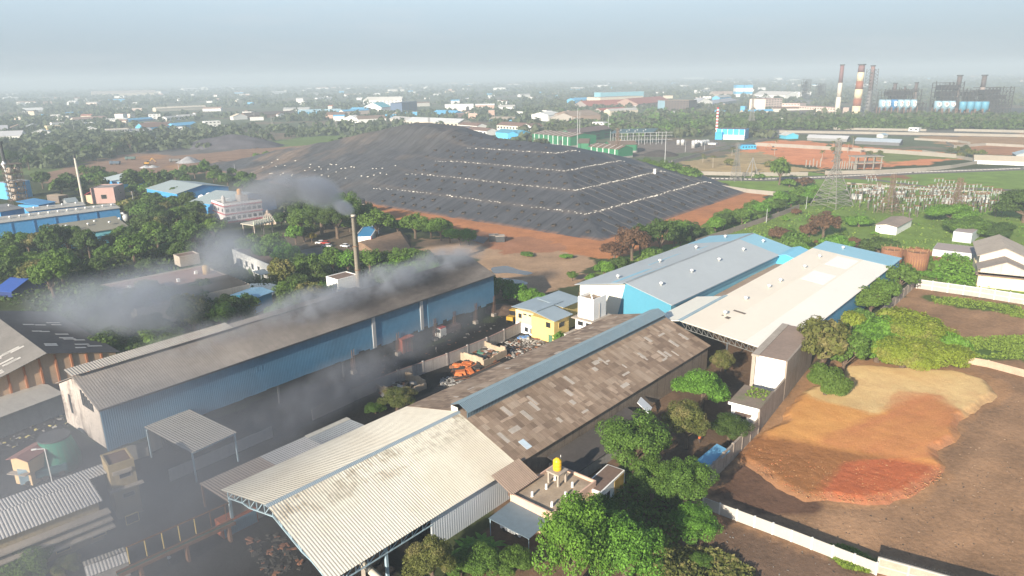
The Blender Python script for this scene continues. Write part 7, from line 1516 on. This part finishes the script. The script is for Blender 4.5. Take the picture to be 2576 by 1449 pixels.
def letters(ch,size,m,parent,loc):
    cu=bpy.data.curves.new('letter','FONT'); cu.body=ch; cu.size=size; cu.align_x='CENTER'; cu.align_y='CENTER'; cu.extrude=.12; cu.offset=.02*size
    tmp=bpy.data.objects.new('letter_tmp',cu); COL.objects.link(tmp); dg=bpy.context.evaluated_depsgraph_get(); me=bpy.data.meshes.new_from_object(tmp.evaluated_get(dg)); bpy.data.objects.remove(tmp)
    me.materials.clear(); me.materials.append(m); o=link('letter',me,parent); o.location=loc; o.rotation_euler=(PI/2,0,0); return o
def silo(x,y,ch,m,label,marks=0):
    u,v=q('S1',x,y); v0=298.; u-=(v0-v)*.09; s=mpp(u,v0); R=40/6.*s*1.02; zb=rise(u,v0,v0-v); zt=rise(u,v0,v0-v+112/6.)
    t=thing('silo',label,'silo',at(u,v0),0,'silos of the power plant'); MB().lathe([(R*.3,zb-5),(R*.55,zb-1.2),(R,zb),(R,zt),(R*.9,zt+.6)],18).build('shell',m,t,True)
    MB().lathe([(R*.5,zb-7),(R*.5,zb-4)],10).build('hopper',DARKST,t)
    for a in (-1,1):
        for b in (-1,1): MB().bar((a*R*.95,b*R*.9,0),(a*R*.95,b*R*.9,zb+1),.9).build('leg',mat('silo_leg',(.2,.12,.09),.8),t)
    def disc(z,r): MB().tube((0,-R-.05,z),(0,-R-.4,z),r,None,18).build('disc',DISC,t)
    if ch: disc(zb+(zt-zb)*.62,R*.68); letters(ch,R*1.25,GLY2,t,(0,-R-.5,zb+(zt-zb)*.62))
    if marks:
        for k,z in enumerate((.7,.36)):
            zc=zb+(zt-zb)*z; disc(zc,R*.46)
            mb=MB(); w=R*.2; 
            for j in range(3): mb.box(-w,w,-R-.52,-R-.42,zc-R*.24+j*R*.18,zc-R*.24+j*R*.18+R*.1)
            mb.box(-w if (marks+k)%2 else w*.6,-w*.6 if (marks+k)%2 else w,-R-.54,-R-.42,zc-R*.2,zc+R*.24); mb.build('mark',GLY,t)
    return t
for i,(x,m) in enumerate(((820,SW),(905,SW),(1000,SD),(1095,SW),(1188,SW),(1290,SW))): silo(x,735,'',m,('first','second','deep blue third','fourth','fifth','sixth')[i]+' of six silos with paired white discs, counted from the left',i+1)
for x,ch in ((1655,'R'),(1765,'B'),(1865,'G')): silo(x,755,ch,SW,'pale silo bearing the letter %s on a white disc'%ch)
for i,x in enumerate((2035,2150,2260,2370)): silo(x,765,'',SB,('first','second','third','fourth')[i]+' of four plain sky blue silos, counted from the left')
def pylon(u,v,hpx,bpx,label,m,arms=3,n=9,group='lattice pylons'):
    p=at(u,v); h=rise(u,v,hpx); b=bpx*mpp(u,v)/2; th=max(.12,h*.0075); t=thing('pylon',label,'pylon',p,rnd.uniform(.2,.6) if arms else 0,group); mb=MB()
    w=lambda z: b*(1-z/(h*.62))+.9*z/(h*.62) if z<h*.62 else .9
    zs=[h*.62*(1-(1-k/n)**1.25) for k in range(n+1)]+[h*(.62+.38*k/6) for k in range(1,7)]
    for z0,z1 in zip(zs[:-1],zs[1:]):
        a,c=w(z0),w(z1)
        for s1,s2 in ((1,1),(1,-1),(-1,-1),(-1,1)): mb.bar((s1*a,s2*a,z0),(s1*c,s2*c,z1),th)
        for s in (-1,1):
            mb.bar((-a,s*a,z0),(c,s*c,z1),th*.6); mb.bar((a,s*a,z0),(-c,s*c,z1),th*.6); mb.bar((s*a,-a,z0),(s*c,c,z1),th*.6); mb.bar((s*a,a,z0),(s*c,-c,z1),th*.6)
            mb.bar((-c,s*c,z1),(c,s*c,z1),th*.6); mb.bar((s*c,-c,z1),(s*c,c,z1),th*.6)
    mb.build('lattice',m,t)
    for k in range(arms):
        z=h*(.68+.12*k); L=h*.14*(1-.12*k); c=MB()
        for s in (-1,1):
            for y in (-.8,.8): c.bar((s*.9,y,z),(s*L,0,z+.5),th*.8); c.bar((s*.9,y,z+h*.045),(s*L,0,z+.5),th*.7)
        c.build('cross_arm',m,t)
    keepoff(t,1,1,2); return t
PYG=mat('galvanised_lattice',(.20,.19,.175),.7,.1); PYR=mat('rusty_lattice',(.18,.12,.085),.85,.2); PYF=mat('far_lattice',(.26,.25,.24),.8,.1)
pylon(2092,518,165,66,'big pale lattice pylon at the near edge of the substation',PYG); pylon(2236,535,96,36,'rusty pylon in the middle of the substation',PYR); pylon(2402,540,92,40,'pale rusty pylon at the right of the substation',PYR); pylon(1850,455,96,20,'slender pylon standing in the grass before the far road',PYG,3); pylon(1889,320,80,16,'tall telecom lattice tower beside the bright blue gatehouse',PYG,0)
pylon(*q('S3',1665,770),74,22,'rusty pylon in front of the cream-ribbed green shed',PYR)
t=thing('pole_frame','three-legged white pole frame in the grass by the far road','pole',at(1890,448)); 
for x in (-5,0,5): MB().bar((x,0,0),(0,0,14),.5).build('leg',PYG,t)
for i,(u,v,h) in enumerate(((848,338,34),(685,318,26),(640,300,16),(575,268,20),(830,262,18),(1405,240,16),(1360,225,14),(1720,222,14),(1740,230,16),(1650,214,12),(1780,226,14),(1835,222,16),(1912,232,16),(1960,238,14),(1998,226,12),(1610,225,16),(1150,230,12),(1080,320,24))): pylon(u,v,h,h*.22,'faint pylon far out on the hazy plain',PYF,2,5,'faint far pylons')
for u,v,l in ((2020,250,'dark lattice process tower in the far right town, left one'),(2058,253,'dark lattice process tower in the far right town, right one')): boilerframe(u,v,14,52 if u<2040 else 44,20,l,8)
# substation switchgear
INS=mat('pale_insulator',(.26,.30,.28),.5,.1); SWC=mat('switch_concrete',(.13,.11,.09),.9,.15)
sg=thing('switchgear',None,'switchgear',(0,0,0)); MB().box(-.18,.18,-.18,.18,0,3.2).build('post',SWC,sg); MB().lathe([(.28,3.2),(.42,3.5),(.25,3.7),(.42,4.0),(.25,4.2),(.42,4.5),(.2,4.9)],8).build('insulator',INS,sg); MB().box(-1.3,1.3,-.2,.2,4.9,5.2).build('contact_arm',RUST,sg)
sg2=thing('switchgear',None,'switchgear',(0,0,0)); MB().box(-.16,.16,-.16,.16,0,6.5).build('post',SWC,sg2); MB().bar((-3,0,6.3),(3,0,6.3),.22).build('cross_beam',RUST,sg2)
for x in (-2.4,0,2.4): MB().lathe([(.2,5.),(.3,5.3),(.2,5.6),(.3,5.9),(.2,6.2)],8,(x,0,0)).build('insulator',INS,sg2)
SP=np.array(G([(2125,500),(2200,478),(2420,488),(2545,520),(2520,545),(2300,550),(2180,535)])); (x0,y0),(x1,y1)=SP.min(0),SP.max(0); k=0; first={0:True,1:True}
for gy in np.linspace(y0+2,y1-2,13):
    for gx in np.linspace(x0,x1,24):
        if inpoly(np.array([gx]),np.array([gy]),SP)[0] and rnd.random()<.72:
            w=0 if rnd.random()<.62 else 1; s=(sg,sg2)[w]; loc=(gx+rnd.uniform(-1,1),gy+rnd.uniform(-1.5,1.5),0)
            if first[w]: s.location=loc; o=s; first[w]=False
            else: o=dup(s,loc,rnd.uniform(-.1,.1),None,(1,1,rnd.uniform(.8,1.15) if w==0 else rnd.uniform(1.,1.7)))
            o['label']=('short pale insulator post among the substation switchgear','tall cross-beam post among the substation switchgear')[w]; o['group']=('insulator posts of the substation','cross-beam posts of the substation')[w]; k+=1
tf=thing('transformer',None,'transformer',(0,0,0)); MB().box(-2.2,2.2,-1.4,1.4,.4,3.4).build('tank',mat('transformer_white',(.42,.42,.41),.6,.12),tf)
for x in (-2.8,2.5): MB().box(x,x+.3,-1.2,1.2,.7,3.2).build('radiator',GREYSH2,tf)
for x in (-1,0,1): MB().lathe([(.2,3.4),(.3,3.8),(.18,4.2),(.3,4.6),(.1,5)],8,(x,0,0)).build('bushing',RUST,tf)
for i,(x,y) in enumerate(((1370,1050),(1440,1060),(1475,1040),(1640,1075),(1900,1065),(2130,1110),(2260,1120),(1310,1095),(2000,1130))):
    p=at(*q(3,x,y+10)); o=tf if i==0 else dup(tf,p,rnd.uniform(-.3,.3)); o.location=(p[0],p[1],0); o['label']='white transformer block in the substation, %s from the left'%('first','third','fourth','fifth','sixth','eighth','ninth','second','seventh')[i]; o['group']='transformers of the substation'
# ---- the unnamed far town: small houses one can still count
pal=[WH,WH,CRM,WH,(.5,.47,.42),PKW,BLU,(.45,.3,.24),WH]; rp=[WH,GRY,BRN,(.3,.2,.16),(.42,.4,.37),BLU,WH,(.34,.14,.1)]
nm={0:'white',1:'white',2:'cream',3:'white',4:'grey',5:'pinkish',6:'blue',7:'brown',8:'white'}
town=[]; tries=0
while len(town)<295 and tries<9000:
    tries+=1; u=rnd.uniform(-20,2590); hz=191+(1288-u)*.0151; v=hz+13+ (rnd.random()**1.5)*100
    if u>1990 and v>hz+42: continue
    if u<900 and v>hz+125: continue
    if 640<u<1500 and v>hz+118: continue
    p=at(u,v); x,y=float(p[0]),float(p[1])
    if y<650: continue
    if any((x-a)**2+(y-b)**2<(c+10)**2 for a,b,c in FP): continue
    big=rnd.random()<.3; L=rnd.uniform(22,55) if big else rnd.uniform(9,20); D=rnd.uniform(10,22) if big else rnd.uniform(8,13); h=rnd.uniform(5,9) if big else rnd.uniform(3.5,10); L*=1+y/6000
    ci=rnd.randrange(len(pal)); t=thing('house' if not big else 'godown',None,'house' if not big else 'warehouse',(x,y,0),rnd.choice((0,.1,-.15,.5,.9,-.5))+rnd.uniform(-.1,.1)); rc=rp[rnd.randrange(len(rp))]
    wm,rm=pm('wall',pal[ci]),pm('roof',rc)
    if big or rnd.random()<.35:
        MB().ext([(0,0),(D,0),(D,h),(D/2,h+D*.2),(0,h)],0,L).build('wall',wm,t); roofslabs([(-.4,h),(D/2,h+D*.2+.1),(D+.4,h)],-.4,L+.4,.2).build('roof',rm,t); shp='gabled'
    else: MB().box(0,L,0,D,0,h).build('wall',wm,t); MB().box(.3,L-.3,.3,D-.3,h,h+.2).build('roof',rm,t); shp='flat'
    keepoff(t,L,D,3); town.append((t,u,v,nm[ci],shp,big))
seen={}
for t,u,v,c,shp,big in sorted(town,key=lambda a:a[1]):
    band='on the far skyline' if v<191+(1288-u)*.0151+30 else ('out in the hazy town' if v<191+(1288-u)*.0151+65 else 'at the town edge')
    t['label']='%s %s-roofed %s %s, %d%% across the photo'%(c,shp,'godown' if big else 'house',band,round(u/25.76)); t['group']='buildings of the hazy town'
    k=t['label']; seen.setdefault(k,[]).append((t,v))
for k,l in seen.items():
    if len(l)>1:
        for i,(t,v) in enumerate(sorted(l,key=lambda a:a[1])): t['label']=k+', '+('upper','second','third','fourth','fifth','sixth')[min(i,5)]+' of %d'%len(l)
# ---- distant woods as one mass
def woods(name,label,n,dens,seed,kind,size,region):
    rs=np.random.RandomState(seed); X,Y=region(rs,n)
    m=fbm(X,Y,230,seed+1)+.35*fbm(X,Y,60,seed+7)>dens
    for a,b,c in FP: m&=~(((X-a)**2+(Y-b)**2)<(c+4)**2)
    for pl in OPEN: m&=~inpoly(X,Y,pl)
    X,Y=X[m],Y[m]; k=22; n=len(X)
    R=rs.uniform(3.2,6.5,n)*(1+Y/7000); d=rs.normal(size=(n,k,3)); d/=np.linalg.norm(d,axis=2)[...,None]; d[...,2]=np.abs(d[...,2])
    P=np.stack([X,Y,R*.35],1)[:,None,:]+d*R[:,None,None]*np.array([1,1,1.15])*rs.uniform(.75,1.05,(n,k,1))
    V=leafquads(P.reshape(-1,3),d.reshape(-1,3),np.repeat(R*size,k),rs,.5)
    o=link(name,npmesh(name,V,np.arange(len(V)).reshape(-1,4),LM[kind],smooth=False)); tag(struct(o,True),label,'woods')
OPEN=[np.array(G(p)) for p in ([(1690,410),(1930,350),(2200,365),(2450,385),(2420,420),(2030,440),(1700,436)],[(560,374),(760,345),(900,340),(880,365),(640,410),(470,445),(200,460),(80,445),(300,390)],[(1640,440),(2700,400),(2700,480),(1900,500)],[(2290,350),(2700,330),(2700,400),(2380,380)],[(1690,335),(2700,346),(2700,326),(1900,322)],[(2080,293),(2600,296),(2600,270),(2080,266)],[(1370,400),(1450,352),(1840,345),(1900,360),(1680,415),(1560,400)])]
OPEN.append(LO+np.array([(-25*LF-30*LR),(260*LF-30*LR),(260*LF+430*LR),(-25*LF+430*LR)]))
def reg_left(rs,n): Y=600*np.exp(rs.uniform(0,2.3,n)); return rs.uniform(-.85,.12,n)*Y,Y
def reg_right(rs,n): Y=640*np.exp(rs.uniform(0,2.3,n)); return rs.uniform(.02,.85,n)*Y,Y
woods('distant_woods','dark woods and tree rows across the hazy left plain',8000,.62,11,'bluish',.5,reg_left)
woods('distant_woods','dark woods and tree rows across the hazy right plain',8000,.60,12,'bluish',.5,reg_right)
def reg_belt(rs,n):
    u=rs.uniform(1660,2620,n); v=rs.uniform(301,329,n)-(u-1660)*.003; P=np.array([at(a,b)[:2] for a,b in zip(u,v)]); return P[:,0],P[:,1]
OPEN2=OPEN; OPEN=[]
woods('distant_woods','dense dark wood below the power plant and its chimneys',1500,.35,13,'dark',.36,reg_belt)
def reg_mid(rs,n):
    u=rs.uniform(1380,1760,n); v=rs.uniform(283,345,n); P=np.array([at(a,b)[:2] for a,b in zip(u,v)]); return P[:,0],P[:,1]
OPEN=OPEN2
woods('distant_woods','green trees between the works beyond the green sheds',420,.4,14,'mid',.36,reg_mid)
# ---- labels for every tree: nearest landmark, then order from the left
ORD=['leftmost','second','third','fourth','fifth','sixth','seventh','eighth','ninth','tenth','eleventh','twelfth','13th','14th','15th','16th','17th','18th','19th','20th']+['%dth'%i for i in range(21,80)]
LAND+=[('left dig',float(at(420,400)[0]),float(at(420,400)[1])),('muddy clearing',float(at(1330,680)[0]),float(at(1330,680)[1])),('landfill hedge',float(at(1880,550)[0]),float(at(1880,550)[1])),('open green land',float(at(2150,600)[0]),float(at(2150,600)[1])),('substation',float(at(2350,520)[0]),float(at(2350,520)[1])),('red field',float(at(2050,390)[0]),float(at(2050,390)[1])),('brown plot corner',float(at(2270,880)[0]),float(at(2270,880)[1])),('liner pond',float(at(*q('S7',1200,690))[0]),float(at(*q('S7',1200,690))[1])),('landfill front foot',float(at(1080,580)[0]),float(at(1080,580)[1])),('gap behind the long shed',float(at(400,850)[0]),float(at(400,850)[1])),('wood left of the office',float(at(400,600)[0]),float(at(400,600)[1])),('far left wood edge',float(at(200,385)[0]),float(at(200,385)[1]))]
cl={}
for o,kind,var,x,y in TREES:
    u,v=pix((x,y,0)); nl=min(LAND,key=lambda l:(l[1]-x)**2+(l[2]-y)**2)
    cl.setdefault((ADJ[kind]+' '+(SHP[var] if o.name.split('.')[0]!='banana_plant' else 'banana plant'),nl[0]),[]).append((u,o))
for (a,b),l in cl.items():
    l.sort(key=lambda t:t[0])
    for i,(u,o) in enumerate(l):
        o['label']='%s by the %s'%(a,b)+('' if len(l)==1 else ', %s from left of %d'%(ORD[i] if i else 'first',len(l))); o['group']=o.get('group') or 'trees and bushes of the works and plain'
# ------------------------------------------------------------------ the air
def volmat(name,col,dens,g=0.):
    m=bpy.data.materials.new(name); m.use_nodes=True; nt=m.node_tree; nt.nodes.clear()
    o=N(nt,'ShaderNodeOutputMaterial'); v=N(nt,'ShaderNodeVolumePrincipled'); v.inputs['Color'].default_value=(*col,1); v.inputs['Density'].default_value=dens; v.inputs['Anisotropy'].default_value=g
    nt.links.new(v.outputs[0],o.inputs['Volume']); return m,nt,v
hm,_,_=volmat('haze_air',(.58,.67,.745),.00037,0.)
o=MB().box(-13500,13500,-300,15500,-1.5,112).build('haze',hm,uv=False); tag(struct(o,True),'pale blue haze lying over the whole plain','haze')
def smokemat(name,dens,size,scale,thr=.42,col=(.52,.56,.635),soft=.25):
    """billowy smoke: an ellipsoid falloff broken up by noise measured in metres"""
    m,nt,v=volmat(name,col,0,.1); tc=N(nt,'ShaderNodeTexCoord'); ob=tc.outputs['Object']
    ln=N(nt,'ShaderNodeVectorMath',operation='LENGTH'); nt.links.new(ob,ln.inputs[0])
    mt=mapping(nt,ob,size); n1=noise(nt,mt,scale,6,.62)
    f=N(nt,'ShaderNodeMapRange',interpolation_type='SMOOTHSTEP'); nt.links.new(ln.outputs['Value'],f.inputs[0])
    for i,x in ((1,1.),(2,.15),(3,0.),(4,1.)): f.inputs[i].default_value=x
    r=N(nt,'ShaderNodeMapRange',interpolation_type='SMOOTHSTEP'); nt.links.new(n1,r.inputs[0])
    for i,x in ((1,thr-soft*.5),(2,thr+soft),(3,0.),(4,1.)): r.inputs[i].default_value=x
    a=N(nt,'ShaderNodeMath',operation='MULTIPLY'); nt.links.new(f.outputs[0],a.inputs[0]); nt.links.new(r.outputs[0],a.inputs[1])
    b=N(nt,'ShaderNodeMath',operation='MULTIPLY'); nt.links.new(a.outputs[0],b.inputs[0]); b.inputs[1].default_value=dens
    nt.links.new(b.outputs[0],v.inputs['Density']); return m
def smoke(label,c,size,dens,scale=.1,thr=.42,rz=0.,tilt=0.,col=(.52,.56,.635),soft=.25):
    m=smokemat('smoke_%d'%int(c[0]*10+c[1]),dens,size,scale,thr,col,soft)
    o=MB().box(-1,1,-1,1,-1,1).build('smoke',m,uv=False); o.location=c; o.scale=size; o.rotation_euler=(0,tilt,rz)
    tag(struct(o,True),label,'smoke'); return o
cx_,cy_=float(CHP[0]),float(CHP[1])
PL=(.46,.50,.58)
smoke('dense grey smoke just leaving the thin chimney top',(cx_-3.0,cy_+.3,CHH+2.4),(4.4,2.6,2.8),1.6,.35,.26,0,.5,PL,.2)
smoke('thick grey smoke rising left from the chimney',(cx_-11.,cy_+1.5,CHH+7.4),(9.5,6.5,6),.75,.2,.36,0,.3,PL,.16)
smoke('rounded head of the smoke drifting away from the chimney',(cx_-23,cy_+2,CHH+8.5),(12,8,7),.32,.15,.40,0,.0,(.48,.505,.56),.18)
smoke('thinning tail of the chimney smoke over the temple trees',(cx_-35,cy_+4,CHH+4.),(16,11,9),.16,.12,.40,0,-.2,(.5,.52,.575),.2)
p=at(565,640,14); smoke('smoke cloud in front of the red-trimmed office',(p[0],p[1],13),(15,13,13),.17,.1,.38)
p=at(640,640,10); smoke('thin smoke over the white hall',(p[0],p[1],11),(24,16,10),.03,.09,.42)
p=at(400,735,10); smoke('smoke drifting over the saw-tooth factory',(p[0],p[1],12),(24,16,9),.09,.1,.40)
p=at(330,800,10); smoke('dense smoke above the trees left of the long shed',(p[0],p[1],12),(22,16,10),.15,.1,.38)
p=at(210,820,8); smoke('smoke thinning over the dark-roofed factory',(p[0],p[1],14),(20,15,9),.09,.1,.42)
def onB(x,y,z): return (bx_+math.cos(bA)*x-math.sin(bA)*y,by_+math.sin(bA)*x+math.cos(bA)*y,z)
for lab,x,y,z,s,d in (('smoke rolling over the far end of the long shed roof',100,9,18.5,(18,9,4.6),.2),('smoke curling over the middle of the long shed roof',76,8,18,(18,9,5),.3),('smoke leaking over the shed roof near its middle',52,8,17.5,(20,10,4.6),.24),('thin smoke on the near part of the shed roof',26,9,17,(22,9,3.5),.09)):
    smoke(lab,onB(x,y,z),s,d*1.2,.2,.44,bA,0,(.52,.545,.60),.16)
for lab,x,y,z,s,d in (('dark smoke billowing in the yard under the shed wall',43,-13,5,(18,9,7),.2),('smoke along the foot of the long blue wall',66,-6,4,(22,8,6),.1),('smoke pouring between canopy and yard wall',30,-14,4,(15,10,7),.08),('thin smoke along the blue wall near the truck',86,-6,6,(22,9,7),.045)):
    smoke(lab,onB(x,y,z),s,d*1.2,.17,.42,bA,0,(.36,.375,.42),.18)
smoke('grey smoke haze filling the lower left works',(-66,98,8),(44,40,22),.031,.045,.30,.4,0,(.45,.475,.53),.4)
smoke('grey smoke haze over the workshop roofs',(-50,84,6),(34,26,16),.02,.06,.34,.2,0,(.43,.455,.51),.4)
